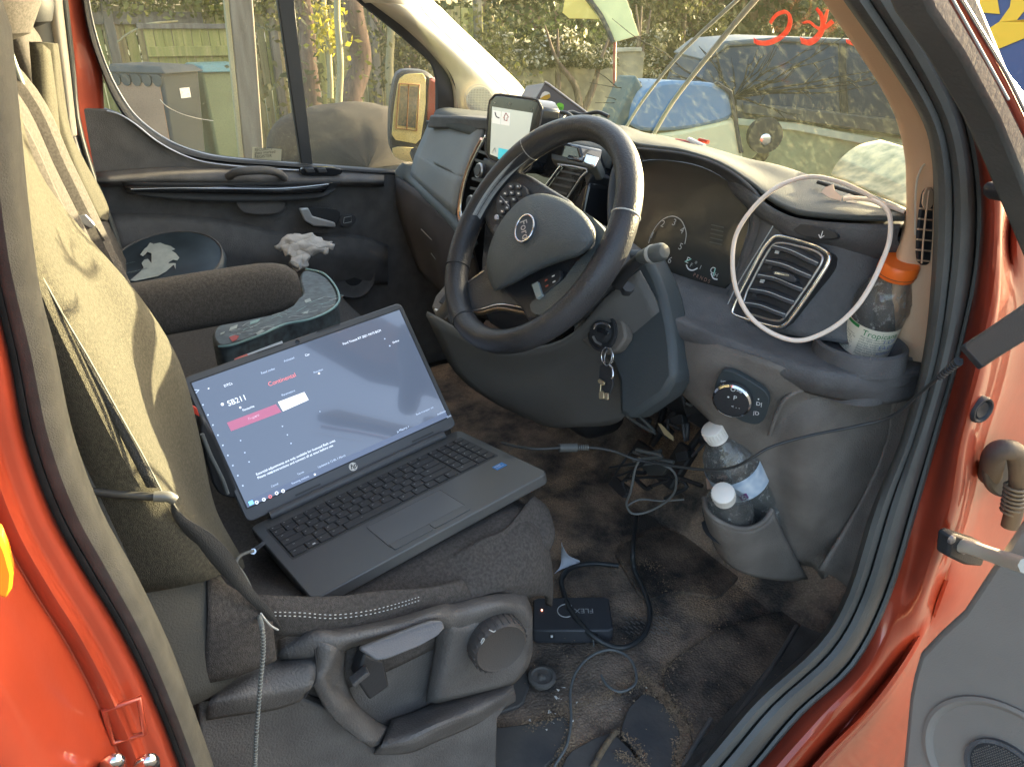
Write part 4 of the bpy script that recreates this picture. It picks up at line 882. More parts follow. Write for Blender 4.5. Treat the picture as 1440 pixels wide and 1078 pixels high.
# recess walls
ri = [(905, 222), (960, 226), (1000, 238), (1035, 262), (1052, 290), (1056, 315), (1045, 350), (1035, 385), (1020, 408), (985, 418), (950, 400), (905, 380), (880, 345), (872, 290), (880, 240)]
cb = prism('instrument_cluster', chaikin(cl.pts(ri, .0), 2), -cl.n*.03, mat('cluster_face', (.035, .038, .036), .25, coat=.3), db)
ro = cl.pts([(895, 208), (962, 216), (1011, 232), (1050, 258), (1078, 290), (1085, 322), (1072, 372), (1055, 415), (1030, 432), (980, 434), (930, 415), (888, 400), (862, 350), (855, 290), (864, 230)], .035)
rii = cl.pts(ri, .002)
rows = []
for k in range(len(ri)+1): a = rii[k % len(ri)]; b = ro[k % len(ri)]; rows.append([a, a.lerp(b, .5)-cl.n*.004, b])
patch('cluster_bowl', rows, M['dash'], db, nu=3, nv=3, solid=.004)
def arc(pl, cx, cy, r, a0, a1, n=26, h=.004, sx=1): 
    c = pl.at(cx, cy, h); return [c+pl.u*(math.cos(rad(a0+(a1-a0)*k/n))*r*sx)+pl.v*(math.sin(rad(a0+(a1-a0)*k/n))*r) for k in range(n+1)]
dp2 = cl.pts([(912, 342), (916, 330), (923, 318), (933, 308), (946, 304), (957, 309), (963, 320), (965, 330), (963, 343)], .004)
link('dial_ring', *linesVF(smoothline(dp2, 4), .0016, cl.n), M['printdim'], cb, smooth=False)
cu_ = cl.at(1000, 375)-cl.at(960, 358); cu_.normalize(); cvv = cl.n.cross(cu_)*1.0
for s, a, b in (('1', 917, 331), ('2', 932, 315), ('3', 948, 313), ('4', 959, 324), ('5', 957, 347), ('6', 942, 366)): text(s, .016, cl.at(a, b, .004), cu_, cvv, M['printdim'], cb, align='CENTER')
for L_ in ([(965, 372), (968, 378), (974, 380), (981, 377)], [(1000, 384), (1003, 391), (1009, 393)]): link('gauge_arc', *linesVF(smoothline(cl.pts(L_, .004), 4), .0022, cl.n), M['print'], cb, smooth=False)
for s, a, b, sz in (('E', 967, 366, .014), ('F', 972, 373, .010), ('*', 978, 371, .012), ('1', 985, 376, .010), ('C', 1002, 380, .014), ('H', 1007, 387, .010)): text(s, sz, cl.at(a, b, .004), cu_, cvv, M['print'] if s in 'EC' else M['printdim'], cb, align='CENTER')
text('P R N D S', .0085, cl.at(975, 386, .004), cu_, cvv, mat('amber_print', (.30, .17, .13), .5), cb)
link('needle', *linesVF(cl.pts([(1003, 388), (1006, 377)], .006), .002, cl.n), mat('teal_needle', (.3, .6, .55), .4), cb, smooth=False)
link('needle', *linesVF(cl.pts([(963, 368), (972, 364)], .006), .002, cl.n), mat('teal_needle', (.3, .6, .55), .4), cb, smooth=False)
for k in range(5): link('display_line', *linesVF(cl.pts([(1000-k*.6, 316+k*6), (1018-k*.6, 320+k*6)], .004), .0016, cl.n), mat('dim_line', (.08, .095, .09), .4), cb, smooth=False)
# ---- driver side fascia with air vent
fp = Pl(X(1100, 395, .62), (.16, -1, .30))
rows = [
 [fp.at(1040, 262, -.03), fp.at(1084, 296, .012), fp.at(1120, 312, .012), fp.at(1170, 320, .004), fp.at(1230, 322, -.015), fp.at(1268, 322, -.05)],
 [fp.at(1072, 300, -.012), fp.at(1086, 325, .012), fp.at(1120, 332, .014), fp.at(1178, 345, .006), fp.at(1232, 350, -.03), fp.at(1262, 352, -.07)],
 [fp.at(1056, 360, -.004), fp.at(1068, 370, .012), fp.at(1105, 372, .010), fp.at(1160, 380, .002), fp.at(1220, 400, -.035), fp.at(1255, 400, -.07)],
 [fp.at(1034, 400, .0), fp.at(1046, 410, .012), fp.at(1090, 420, .012), fp.at(1140, 430, .004), fp.at(1190, 445, -.03), fp.at(1240, 450, -.07)],
 [fp.at(1010, 435, .0), fp.at(1026, 448, .012), fp.at(1075, 462, .012), fp.at(1120, 472, .006), fp.at(1170, 480, -.02), fp.at(1225, 490, -.06)]]
fs = patch('driver_fascia', rows, M['dash'], db, nu=4, nv=4, solid=.006)
tube('fascia_seam', fp.pts([(1096, 303), (1075, 338), (1052, 375), (1032, 410), (1018, 440)], .019), .0009, M['seam'], fs)
vo = [(1027, 438), (1072, 352), (1088, 333), (1100, 332), (1148, 345), (1168, 358), (1163, 376), (1110, 452), (1098, 461), (1085, 459), (1035, 445)]
vc = prism('air_vent', chaikin(fp.pts(vo, .026), 1, .12), -fp.n*.03, M['black'], db, bevel=.001)
tube('vent_frame', chaikin(fp.pts(vo, .027), 2, .2), .0030, M['chrome'], vc, k=1, closed=True)
tube('vent_frame_inner', chaikin(fp.pts([(1037, 436), (1078, 356), (1092, 339), (1146, 352), (1158, 361), (1154, 374), (1104, 447), (1094, 453)], .027), 2, .2), .0018, M['satin'], vc, k=1, closed=True)
for k, (a, b, c, d) in enumerate(((1088, 345, 1152, 370), (1078, 366, 1142, 388), (1067, 386, 1130, 406), (1056, 406, 1118, 424), (1046, 425, 1106, 442))):
    mid = fp.at((a+c)/2+8, (b+d)/2-3, .031)
    P = [fp.at(a, b, .028), fp.at(a*.6+c*.4, b*.6+d*.4-3, .031), fp.at(a*.25+c*.75, b*.25+d*.75-1, .030), fp.at(c, d, .027)]
    link('vent_slat', *linesVF(smoothline(P, 4), .013, (fp.n+UP*1.2).normalized()), M['slat'], vc, solid=.0022)
    link('slat_edge', *tubeVF(smoothline([p+fp.n*.003 for p in P], 4), .0007, 5), M['seam'], vc)
    prism('slat_pivot', fp.pts([(a+4, b+2), (a+10, b+3), (a+6, b+12), (a+1, b+11)], .031), -fp.n*.002, M['seam'] if k in (0, 2) else M['slat'], vc, bevel=0)
prism('vent_tab', chaikin(fp.pts([(1088, 380), (1110, 384), (1121, 392), (1116, 398), (1096, 392), (1084, 386)], .038), 1), -fp.n*.010, M['slat'], vc)
prism('tab_insert', fp.pts([(1090, 382), (1110, 386), (1109, 389), (1089, 385)], .0385), -fp.n*.001, M['chrome'], vc, bevel=0)
dm = prism('dimmer_recess', chaikin(fp.pts([(1114, 317), (1130, 314), (1165, 322), (1180, 330), (1172, 337), (1138, 334), (1118, 328)], .034), 2), -fp.n*.012, M['black'], db)
text('\u2193', .014, fp.at(1155, 331, .0346), fp.u, fp.v, M['print'], dm, align='CENTER')
# ---- lower ledge with cup holder
lt = [(860, 398, .38), (905, 420, .46), (955, 438, .54), (1010, 452, .60), (1060, 464, .64), (1110, 474, .67), (1160, 484, .70), (1220, 492, .73), (1262, 496, .76)]
lb = [(850, 405, .40), (900, 432, .47), (946, 452, .55), (1000, 474, .61), (1055, 494, .655), (1110, 512, .69), (1170, 526, .72), (1240, 532, .75), (1304, 518, .775)]
rows = []
for (a, b, x), (c, d, e) in zip(lt, lb):
    zz = .64-.050*min(1, (c-850)/454.0); p = Z(c, d, zz); q = Z(a, b, p.z+.004)
    rows.append([p+V3((0, .03, -.045)), p+V3((0, .004, -.022)), p+V3((0, -.002, -.010)), p, p.lerp(q, .12)+UP*.003, p.lerp(q, .6), q, q+V3((-.03, .08, .02))])
lg2 = patch('dash_shelf', rows, M['dash'], db, nu=3, nv=4, solid=.004)
# shelf tongue round the cup holder
cpz = X(1216, 492, .70); cup = Z(1212, 478, cpz.z)
cz = Z(1213, 497, .588).z
cc = Z(1212, 492, .585)
rt_ = chaikin([Z(a, b, .6135-.022*(a-1100)/200) for a, b in ((1120, 474), (1160, 462), (1215, 456), (1265, 466), (1298, 492), (1303, 514), (1280, 528), (1230, 532), (1165, 524), (1115, 508))], 2)
prism('shelf_tongue', rt_, V3((0, 0, -.022)), M['dash'], db, bevel=.006)
ch_ = lathe('cup_holder', [(.050, -.06), (.052, -.02), (.053, .012), (.056, .016), (.060, .013), (.061, .004), (.062, -.014), (.058, -.016)], Z(1208, 494, .614), UP, M['dash'], db, n=44, cap=False)
link('cup_floor', *latheVF([(.052, -.02), (.001, -.02)], Z(1208, 494, .614), UP, 30), M['black'], ch_)
# ---- lower panel, light switch, bottle pocket
rows = [
 [X(952, 458, .553), X(1002, 480, .62), X(1058, 500, .68), X(1112, 518, .722), X(1172, 532, .748), X(1240, 539, .77), X(1296, 528, .783)],
 [X(942, 490, .545), X(990, 508, .618), X(1050, 530, .675), X(1105, 548, .712), X(1165, 552, .738), X(1232, 548, .762), X(1284, 546, .778)],
 [X(934, 525, .53), X(975, 545, .60), X(1035, 570, .655), X(1088, 585, .688), X(1150, 562, .735), X(1215, 566, .752), X(1272, 562, .77)],
 [X(960, 552, .56), X(1000, 585, .62), X(1040, 605, .655), X(1085, 625, .685), X(1138, 600, .737), X(1200, 610, .754), X(1258, 610, .768)],
 [X(1000, 590, .60), X(1030, 625, .64), X(1060, 640, .665), X(1092, 660, .69), X(1132, 650, .735), X(1185, 660, .752), X(1240, 660, .765)],
 [X(1020, 640, .62), X(1050, 672, .65), X(1075, 690, .672), X(1100, 705, .695), X(1132, 700, .733), X(1175, 705, .750), X(1212, 715, .762)],
 [X(1040, 700, .63), X(1070, 722, .66), X(1088, 735, .68), X(1105, 745, .70), X(1136, 745, .730), X(1165, 755, .745), X(1190, 760, .758)],
 [X(1050, 760, .64), X(1075, 770, .665), X(1092, 780, .682), X(1110, 790, .70), X(1142, 795, .720), X(1155, 810, .73), X(1162, 812, .74)]]
lp_ = patch('lower_dash_panel', rows, M['plast2'], db, nu=4, nv=4, solid=.006)
tube('panel_crease', [X(a, b, c) for a, b, c in ((1082, 612, .692), (1094, 578, .705), (1112, 555, .718), (1150, 545, .733), (1210, 552, .757), (1262, 546, .772), (1300, 532, .785))], .0035, M['plast2'], lp_)
_a, _b, _c = X(1000, 540, .636), X(1082, 545, .705), X(1040, 600, .670)
_n = (_b-_a).cross(_c-_a).normalized(); _n = _n if _n.dot(CAM-_a) > 0 else -_n
lsp = Pl(_a, _n)
lsw = prism('light_switch_panel', chaikin(lsp.pts([(1013, 521), (1032, 522), (1075, 548), (1083, 562), (1076, 590), (1064, 598), (1040, 592), (1010, 570), (1002, 552)], .012), 2, .2), -lsp.n*.01, mat('switch_panel', (.035, .045, .05), .5), db, bevel=.001)
kc = lsp.at(1031, 559, .014)
kb = lathe('rotary_switch', [(.0265, -.006), (.0265, .006), (.0245, .010), (.022, .0105), (.001, .0105)], kc, lsp.n, M['black'], db, n=40)
link('knob_ring', *latheVF([(.0268, .004), (.027, .009), (.0245, .0112)], kc, lsp.n, 44, cap=False), M['chrome'], kb)
for s, a, b, sz in (('O', 1027, 547, .009), ('~', 1033, 546, .009), ('AUTO', 1036, 549, .005), ('\u00b0', 1039, 554, .012), ('\u2022', 1022, 558, .012), ('P', 1031, 559, .010), ('< - -', 1028, 571, .007)):
    text(s, sz, lsp.at(a, b, .0255), lsp.u, lsp.v, M['print'], kb)
for s, a, b in (('*D', 1013, 537), ('=D', 1009, 553), ('\u2022', 1065, 561), ('D|', 1063, 567), ('|D', 1059, 580)): text(s, .0085, lsp.at(a, b, .0125), lsp.u, lsp.v, M['print'], lsw)
# bottle pocket: a bin moulded into the panel
pk = [(990, 700), (994, 718), (1010, 732), (1034, 742), (1056, 742), (1075, 732), (1086, 716), (1076, 690), (1056, 676)]
pz_ = .30
top_ = [X(a, b, x) for (a, b), x in zip(pk, (.645, .668, .690, .702, .708, .710, .706, .67, .655))]
rows = []
dn = [(1000, 735), (1008, 770), (1030, 796), (1060, 808), (1090, 812), (1120, 816), (1150, 812)]
low = [X(a, b, x) for (a, b), x in zip(((1002, 745), (1012, 775), (1030, 795), (1052, 806), (1078, 812), (1110, 815), (1135, 812)), (.640, .660, .680, .692, .700, .708, .715))]
tp6 = top_[:7]
rows = [[a, a.lerp(b, .35)+V3((.0, -.004, 0)), a.lerp(b, .7)+V3((.0, -.002, 0)), b] for a, b in zip(tp6, low)]
bkp = patch('bottle_pocket', rows, M['plast2'], db, nu=4, nv=4, solid=.006)
tube('pocket_rim', [X(a, b, x) for (a, b), x in zip(pk[:7], (.645, .668, .690, .702, .708, .710, .706))], .004, M['plast2'], bkp)
V = [p+V3((-.01, .01, -.05)) for p in chaikin(top_, 1)]; link('pocket_floor', V, [tuple(range(len(V)))], M['black'], bkp)
# ---- column shroud, ignition, knee panel
rows = [
 [X(600, 440, .24), X(700, 490, .30), X(790, 480, .40), X(850, 420, .47), X(900, 380, .50)],
 [X(640, 520, .20), X(720, 530, .28), X(800, 510, .38), X(870, 480, .48), X(930, 440, .54)],
 [X(690, 560, .20), X(745, 575, .28), X(805, 560, .38), X(880, 540, .48), X(945, 500, .54)],
 [X(740, 585, .22), X(775, 598, .30), X(815, 598, .38), X(868, 592, .44), X(900, 560, .50)]]
kp = patch('knee_panel', rows, mat('knee_panel_plastic', (.10, .098, .095), .6, bump=.3, bscale=500, var=.1), db, nu=5, nv=5, solid=.008)
ip = Pl(X(847, 466, .46), (.12, -1, .30))
prism('column_shroud', chaikin(ip.pts([(800, 390), (870, 350), (905, 350), (930, 400), (945, 470), (950, 545), (870, 600), (868, 520), (820, 478), (795, 450)], -.015), 1, .2), -ip.n*.05, mat('shroud', (.055, .065, .07), .5, bump=.2, bscale=300), db, bevel=.01)
prism('ignition_shroud', chaikin(ip.pts([(803, 463), (830, 438), (852, 438), (876, 452), (880, 475), (866, 495), (845, 499), (820, 482)], .004), 1, .15), -ip.n*.02, M['plast2'], db, bevel=.004)
ic = ip.at(848, 467, .005)
ig = lathe('ignition_barrel', [(.030, 0), (.030, .003), (.026, .004), (.024, .001), (.020, .001), (.018, .008), (.017, .012), (.001, .012)], ic, ip.n, M['black'], db, n=40)
tube('ignition_arc', [ip.at(a, b, .018) for a, b in ((835, 462), (839, 456), (847, 454), (855, 457), (858, 461))], .0022, M['chrome'], ig)
box('ignition_slot', ip.at(848, 466, .018), (.026, .004, .007), M['gloss'], ig, ux=ip.u, uy=ip.n, uz=ip.v, bevel=.001)
tube('ignition_arc', [ip.at(a, b, .018) for a, b in ((834, 473), (838, 480), (845, 484))], .0020, M['satin'], ig)
# stalks
tube('indicator_stalk', [X(868, 400, .50), X(885, 378, .53), X(905, 360, .555)], .009, M['black'], db)
sk = lathe('stalk_end', [(.008, 0), (.010, .008), (.0125, .03), (.012, .045), (.009, .050), (.001, .051)], X(900, 362, .55), (X(938, 352, .60)-X(900, 362, .55)), mat('stalk_grey', (.09, .10, .10), .45), db)
link('stalk_band', *latheVF([(.0120, .022), (.0130, .026), (.0128, .030)], X(900, 362, .55), (X(938, 352, .60)-X(900, 362, .55)), 24), M['printdim'], sk)
tube('wiper_stalk', [X(870, 395, .48), X(880, 408, .49), X(884, 402, .50)], .010, M['slat'], db)
tube('cruise_stalk', [X(640, 415, .18), X(628, 432, .16), X(618, 444, .15)], .010, M['plast2'], db)
# parking brake / gear tray detail left of the wheel
gt = Pl(X(625, 420, .05), (.3, -.6, 1))
prism('gear_surround', gt.pts([(632, 392), (640, 400), (628, 446), (606, 432), (612, 416)]), -gt.n*.03, M['plast2'], db, bevel=.004)
prism('gear_inset', gt.pts([(632, 404), (633, 434), (617, 424)], .003), -gt.n*.004, M['black'], db, bevel=.001)
tube('silver_tip', gt.pts([(612, 436), (627, 446)], .006), .004, M['satin'], db, k=1)

# pedals and wiring in the dark footwell
for a, b, wv, hv in ((905, 640, .07, .05), (952, 655, .05, .10), (870, 690, .07, .05)):
    c = Y(a, b, .42); box('pedal', c, (wv, .02, hv), M['black'], van, bevel=.006, uy=V3((0, .8, -.6)).normalized(), uz=V3((0, .6, .8)).normalized())
    tube('pedal_arm', [c+V3((0, .02, .02)), c+V3((0, .10, .12)), c+V3((0, .14, .3))], .008, M['black'], van)
fb = Pl(Y(950, 600, .33), (.1, -1, .2)); rg = random.Random(8)
for k in range(16):
    a = rg.uniform(880, 1000); b = rg.uniform(548, 690); L_ = [(a+rg.uniform(-34, 34), b+rg.uniform(-22, 22)) for _ in range(4)]
    tube('wiring_loom', fb.pts(L_, rg.uniform(-.03, .02)), rg.uniform(.002, .005), rg.choice([M['black'], M['slat'], M['cableg']]), van, k=4, n=6)
for a, b, q in ((905, 590, M['satin']), (936, 605, M['paper']), (925, 570, M['slat']), (955, 590, M['slat']), (975, 575, M['slat']), (890, 572, M['cableg']), (962, 640, M['slat'])):
    c = fb.at(a, b, .0); an = rg.uniform(-1, 1); box('relay_box', c, (.03, .015, .018), M['black'], van, bevel=.002, ux=(fb.u*math.cos(an)+fb.v*math.sin(an)), uy=fb.n, uz=(fb.v*math.cos(an)-fb.u*math.sin(an)))
prism('label_tag', fb.pts([(925, 595), (929, 596), (947, 614), (947, 620), (934, 611)], .02), -fb.n*.001, mat('tag_paper', (.50, .42, .25), .7), van, bevel=0)
prism('relay_label', fb.pts([(888, 556), (904, 562), (905, 567), (889, 560)], .02), -fb.n*.001, mat('tag_paper2', (.35, .30, .18), .7), van, bevel=0)
prism('pedal_pad', chaikin(fb.pts([(900, 640), (925, 636), (940, 655), (930, 672), (905, 668)], -.05), 1), -fb.n*.01, M['rubber'], van)
# =================================================================== FLOOR
rg = random.Random(21)
V = []; F = []; NX = 90; NY = 90
for i in range(NX+1):
    for j in range(NY+1):
        x = -.75+1.56*i/NX; y = -.95+1.6*j/NY
        z = -.004+.004*noise.noise(V3((x*9, y*9, 0)))+.003*noise.noise(V3((x*30, y*30, 3)))
        if y > .42: z += (y-.42)*1.2
        V.append(V3((x, y, z)))
F = [(i*(NY+1)+j, (i+1)*(NY+1)+j, (i+1)*(NY+1)+j+1, i*(NY+1)+j+1) for i in range(NX) for j in range(NY)]
fm = M['floor']
def gritmat(k=1.0, sd0=.50):
    m = mat('dirty_floor', (.06, .052, .045), .9, bump=.9, bscale=260); n = m.node_tree.nodes; l = m.node_tree.links; b = n['Principled BSDF']
    tc = n.new('ShaderNodeTexCoord')
    def noi(s, d=6, r=.6):
        t = n.new('ShaderNodeTexNoise'); t.inputs['Scale'].default_value = s; t.inputs['Detail'].default_value = d; t.inputs['Roughness'].default_value = r; l.new(tc.outputs['Object'], t.inputs[0]); return t
    def ramp(src, p0, p1, c0=(0, 0, 0), c1=(1, 1, 1)):
        r = n.new('ShaderNodeValToRGB'); r.color_ramp.elements[0].position = p0; r.color_ramp.elements[1].position = p1
        r.color_ramp.elements[0].color = (*c0, 1); r.color_ramp.elements[1].color = (*c1, 1); l.new(src, r.inputs[0]); return r
    def mix(f, a, b_):
        x = n.new('ShaderNodeMixRGB'); l.new(f, x.inputs[0])
        for i, c in ((1, a), (2, b_)):
            if isinstance(c, tuple): x.inputs[i].default_value = (*c, 1)
            else: l.new(c, x.inputs[i])
        return x
    base = mix(ramp(noi(9, 7).outputs[0], .38, .62).outputs[0], (.060*k, .056*k, .052*k), (.36*k, .27*k, .20*k))
    sandm = n.new('ShaderNodeMath'); sandm.operation = 'MULTIPLY'
    l.new(ramp(noi(4.3, 5).outputs[0], sd0, sd0+.12).outputs[0], sandm.inputs[0]); l.new(ramp(noi(420, 2).outputs[0], .42, .60).outputs[0], sandm.inputs[1])
    c2 = mix(sandm.outputs[0], base.outputs[0], (.58, .40, .25))
    vor = n.new('ShaderNodeTexVoronoi'); vor.inputs['Scale'].default_value = 230; l.new(tc.outputs['Object'], vor.inputs[0])
    vr = ramp(vor.outputs['Distance'], .2, .55, (1, 1, 1), (.7, .7, .7))
    mu = n.new('ShaderNodeMixRGB'); mu.blend_type = 'MULTIPLY'; mu.inputs[0].default_value = .8; l.new(c2.outputs[0], mu.inputs[1]); l.new(vr.outputs[0], mu.inputs[2])
    l.new(mu.outputs[0], b.inputs['Base Color'])
    bp = n.new('ShaderNodeBump'); bp.inputs['Strength'].default_value = .7; bp.inputs['Distance'].default_value = .003; l.new(vor.outputs['Distance'], bp.inputs['Height']); l.new(bp.outputs[0], b.inputs['Normal'])
    return m
M['grit'] = gritmat(); M['grit2'] = gritmat(.62, .60)
fl = link('floor_covering', V, F, M['grit'], van)
def plate(L, z=.006, m=None, nm='rubber_mat_panel'):
    return prism(nm, chaikin([Z(a, b, z) for a, b in L], 1, .12), V3((0, 0, -.008)), m or M['grit2'], fl, bevel=.002)
SM = mat('worn_mat', (.060, .060, .062), .6, bump=.5, bscale=90, col2=(.12, .108, .095), vscale=9, detail=9)
plate([(640, 1020), (700, 1022), (740, 1017), (790, 1005), (802, 1011), (799, 1040), (784, 1061), (765, 1078), (740, 1120), (620, 1120)], .009, SM)
plate([(882, 996), (905, 972), (929, 984), (955, 1018), (957, 1040), (950, 1060), (952, 1090), (910, 1090), (896, 1055), (872, 1029)], .009, SM)
plate([(799, 1057), (837, 1036), (862, 1028), (888, 1054), (905, 1085), (900, 1120), (770, 1120)], .008, SM)
plate([(931, 949), (947, 925), (1000, 890), (1060, 866), (1110, 856), (1165, 842), (1130, 915), (1060, 975), (1000, 1040), (975, 1045), (967, 1010), (938, 975)], .008)
plate([(640, 900), (700, 905), (735, 925), (745, 960), (735, 990), (690, 1005), (600, 1010)], .005, SM)
plate([(860, 770), (930, 740), (1010, 770), (1050, 800), (1010, 840), (950, 830), (905, 845)], .006)
# heel ridge lines
tube('mat_ridge', [Z(a, b, .012) for a, b in ((834, 1078), (850, 1050), (866, 1028))], .005, M['sand'], fl)
tube('mat_ridge', [Z(a, b, .010) for a, b in ((985, 1075), (1040, 1000), (1090, 930), (1120, 880))], .004, M['mat'], fl)
tube('mat_ridge', [Z(a, b, .010) for a, b in ((960, 1078), (975, 1050), (1000, 1010))], .004, M['mat'], fl)
# sill tread beside the seal
rows = []
for a, b in zip_([(1150, 812), (1130, 860), (1090, 920), (1020, 1000), (950, 1078), (900, 1140)], [(1200, 850), (1180, 900), (1140, 960), (1070, 1030), (1010, 1090), (960, 1160)], 12):
    p = Z(a.x, a.y, .004); q = V3((.83, p.y+.03, .035)); rows.append([p, p.lerp(q, .35)+UP*.002, p.lerp(q, .7)+UP*.012, q])
patch('sill_tread', rows, mat('tread', (.075, .075, .072), .75, bump=1, bscale=350, var=.2, vscale=20), fl, nu=3, nv=1, solid=.004)
# crumbs and grit: nobody could count them
Vg = []; Fg = []
def crumbs(line, n, sp, sz):
    L = smoothline([Z(a, b, .012) for a, b in line], 6)
    for _ in range(n):
        p = rg.choice(L)+V3((rg.gauss(0, sp), rg.gauss(0, sp), rg.uniform(-.004, .002))); s = sz*rg.uniform(.4, 1.3)
        d = [V3((rg.uniform(-1, 1), rg.uniform(-1, 1), rg.uniform(.1, .8)))*s for _ in range(4)]; k = len(Vg)
        Vg.extend([p+q for q in d]); Fg.extend([(k, k+1, k+2), (k, k+2, k+3), (k, k+3, k+1), (k+1, k+2, k+3)])
for L_, n, sp in (([(745, 1018), (790, 1000), (830, 985), (870, 970), (905, 950)], 900, .007), ([(905, 950), (930, 975), (950, 1005), (968, 1030)], 900, .007), ([(955, 1040), (954, 1078)], 400, .005), ([(860, 800), (905, 790), (925, 800)], 260, .010), ([(940, 820), (975, 850), (1000, 870)], 420, .016), ([(790, 990), (800, 985)], 30, .02), ([(760, 900), (850, 930), (930, 900)], 200, .05), ([(1000, 950), (1060, 900)], 120, .05), ([(870, 1060), (905, 1078)], 300, .005), ([(802, 1010), (800, 1040), (786, 1060)], 260, .005), ([(872, 1030), (898, 1052), (908, 1078)], 300, .005), ([(910, 968), (940, 980), (968, 1008)], 300, .006), ([(1000, 885), (950, 925), (932, 950)], 260, .007)): crumbs(L_, n, sp, .0022)
tag(link('crumbs', Vg, Fg, mat('crumb', (.36, .26, .165), .9, col2=(.20, .14, .09), vscale=80), fl, smooth=False), kind='stuff')
Vg = []; Fg = []; crumbs([(760, 990), (800, 1000), (770, 1008)], 16, .02, .004); crumbs([(740, 900), (960, 1050)], 20, .08, .002)
tag(link('white_crumbs', Vg, Fg, M['paper'], fl, smooth=False), kind='stuff')
Vg = []; Fg = []
for (a, b) in [(880+k*7+(j % 2)*3, 868+j*7) for k in range(9) for j in range(4)]:
    v, f = tubeVF([Z(a-3, b-2, .006), Z(a+3, b+2, .006)], .0012, 4); k = len(Vg); Vg += v; Fg += [tuple(q+k for q in g) for g in f]
tag(link('moulded_tread', Vg, Fg, M['mat'], fl), kind='stuff')
lathe('floor_stud', [(.020, 0), (.024, .006), (.024, .011), (.019, .013), (.017, .010), (.008, .010), (.004, .014), (.001, .014)], Z(762, 957, .004), UP, M['mat'], fl, n=26)

# =================================================================== DRIVER SEAT
prof = [(.165, .30), (.155, .38), (.19, .425), (.26, .39), (.36, .365), (.47, .372), (.55, .405), (.61, .420), (.655, .405), (.672, .37), (.668, .335)]
rows = []
for y, dz, sx in ((-.66, -.03, 0), (-.58, -.012, 0), (-.48, -.02, 0), (-.36, -.02, 0), (-.24, -.005, 0), (-.165, .0, -.004), (-.125, -.028, -.018), (-.105, -.075, -.04)):
    rows.append([V3((x+(sx if x > .4 else -sx), y+(.04*(1-((x-.41)/.26)**2) if y > -.2 else 0), z+dz+.004*noise.noise(V3((x*30, y*30, 0))))) for x, z in prof])
ds = patch('driver_seat', rows, M['fabricd'], van, nu=4, nv=5, solid=.01)
# wrinkled seat cover nose and folds
def wr(v): return v+V3((.006*noise.noise(V3((v.x*20, v.y*26, v.z*20+5))), 0, .013*noise.noise(V3((v.x*17, v.y*12, 1)))))
rows = [[Z(596, 802, .395), Z(648, 778, .415), Z(706, 745, .425), Z(748, 700, .425)], [X(600, 826, .655), X(662, 802, .655), X(730, 770, .64), X(771, 716, .60)], [X(600, 846, .676), X(672, 828, .676), X(740, 796, .664), X(778, 752, .63)], [X(600, 856, .680), X(680, 840, .680), X(738, 826, .672), X(768, 792, .645)]]
patch('seat_cover_nose', rows, M['fabricd'], ds, nu=8, nv=7, fn=wr, solid=.004)
# side valance of the cushion with stitching
rows = [[X(a, b, x) for a, b, x in r] for r in (
 [(330, 835, .66), (400, 838, .668), (470, 838, .672), (540, 830, .674), (600, 826, .675), (650, 815, .672)],
 [(335, 858, .672), (400, 862, .680), (470, 866, .684), (540, 858, .684), (600, 845, .682), (660, 832, .678)],
 [(345, 885, .670), (400, 892, .678), (460, 890, .682), (540, 876, .682), (600, 864, .680), (670, 846, .676)])]
sv = patch('cushion_side', rows, M['fabricd'], ds, nu=5, nv=4, solid=.004)
for off in (0, 5):
    Ls = smoothline([X(a, b+off, .688) for a, b in ((372, 860), (420, 861), (470, 864), (520, 858), (560, 848), (592, 838))], 14)
    Vs = []; Fs = []
    for i in range(0, len(Ls)-1, 2):
        v, f = tubeVF([Ls[i], Ls[i].lerp(Ls[i+1], .8)], .0007, 4); k = len(Vs); Vs += v; Fs += [tuple(q+k for q in g) for g in f]
    tag(link('stitching', Vs, Fs, M['seam'], sv), kind='stuff')
# back rest: outer side, front bolster, inner face
SB = [
 [(-420, -160, .62), (-380, -150, .60), (-330, -150, .57), (-280, -140, .52), (-250, -140, .47), (-230, -120, .2)],
 [(-300, -80, .66), (-250, -70, .66), (-190, -60, .63), (-130, -50, .56), (-90, -45, .49), (-110, -40, .15)],
 [(-190, 20, .67), (-150, 40, .675), (-90, 50, .67), (-40, 55, .58), (-8, 60, .50), (-40, 60, .15)],
 [(-150, 120, .67), (-90, 130, .675), (-30, 140, .68), (0, 140, .58), (10, 140, .50), (-20, 130, .15)],
 [(-110, 230, .67), (-50, 240, .68), (8, 245, .688), (34, 245, .59), (44, 243, .50), (10, 220, .15)],
 [(-60, 330, .67), (-10, 340, .682), (36, 338, .694), (80, 330, .59), (108, 328, .49), (60, 300, .15)],
 [(-40, 420, .672), (5, 430, .686), (78, 430, .699), (135, 425, .59), (190, 422, .48), (120, 380, .15)],
 [(-10, 520, .674), (40, 525, .688), (128, 528, .701), (185, 520, .59), (245, 512, .47), (170, 460, .15)],
 [(20, 620, .676), (80, 625, .690), (180, 628, .702), (228, 622, .59), (272, 610, .48), (200, 560, .15)],
 [(50, 720, .678), (120, 725, .692), (240, 722, .702), (268, 720, .61), (294, 712, .50), (230, 640, .15)],
 [(110, 830, .68), (180, 830, .694), (300, 810, .700), (318, 800, .62), (335, 790, .52), (280, 700, .15)]]
sb = patch('seat_back', [[X(a, b, x) for a, b, x in r] for r in SB], M['fabric'], ds, nu=5, nv=5, solid=.012)
tube('bolster_piping', [X(r[2][0], r[2][1], r[2][2]+.004) for r in SB[3:10]], .0022, M['fabric'], sb)
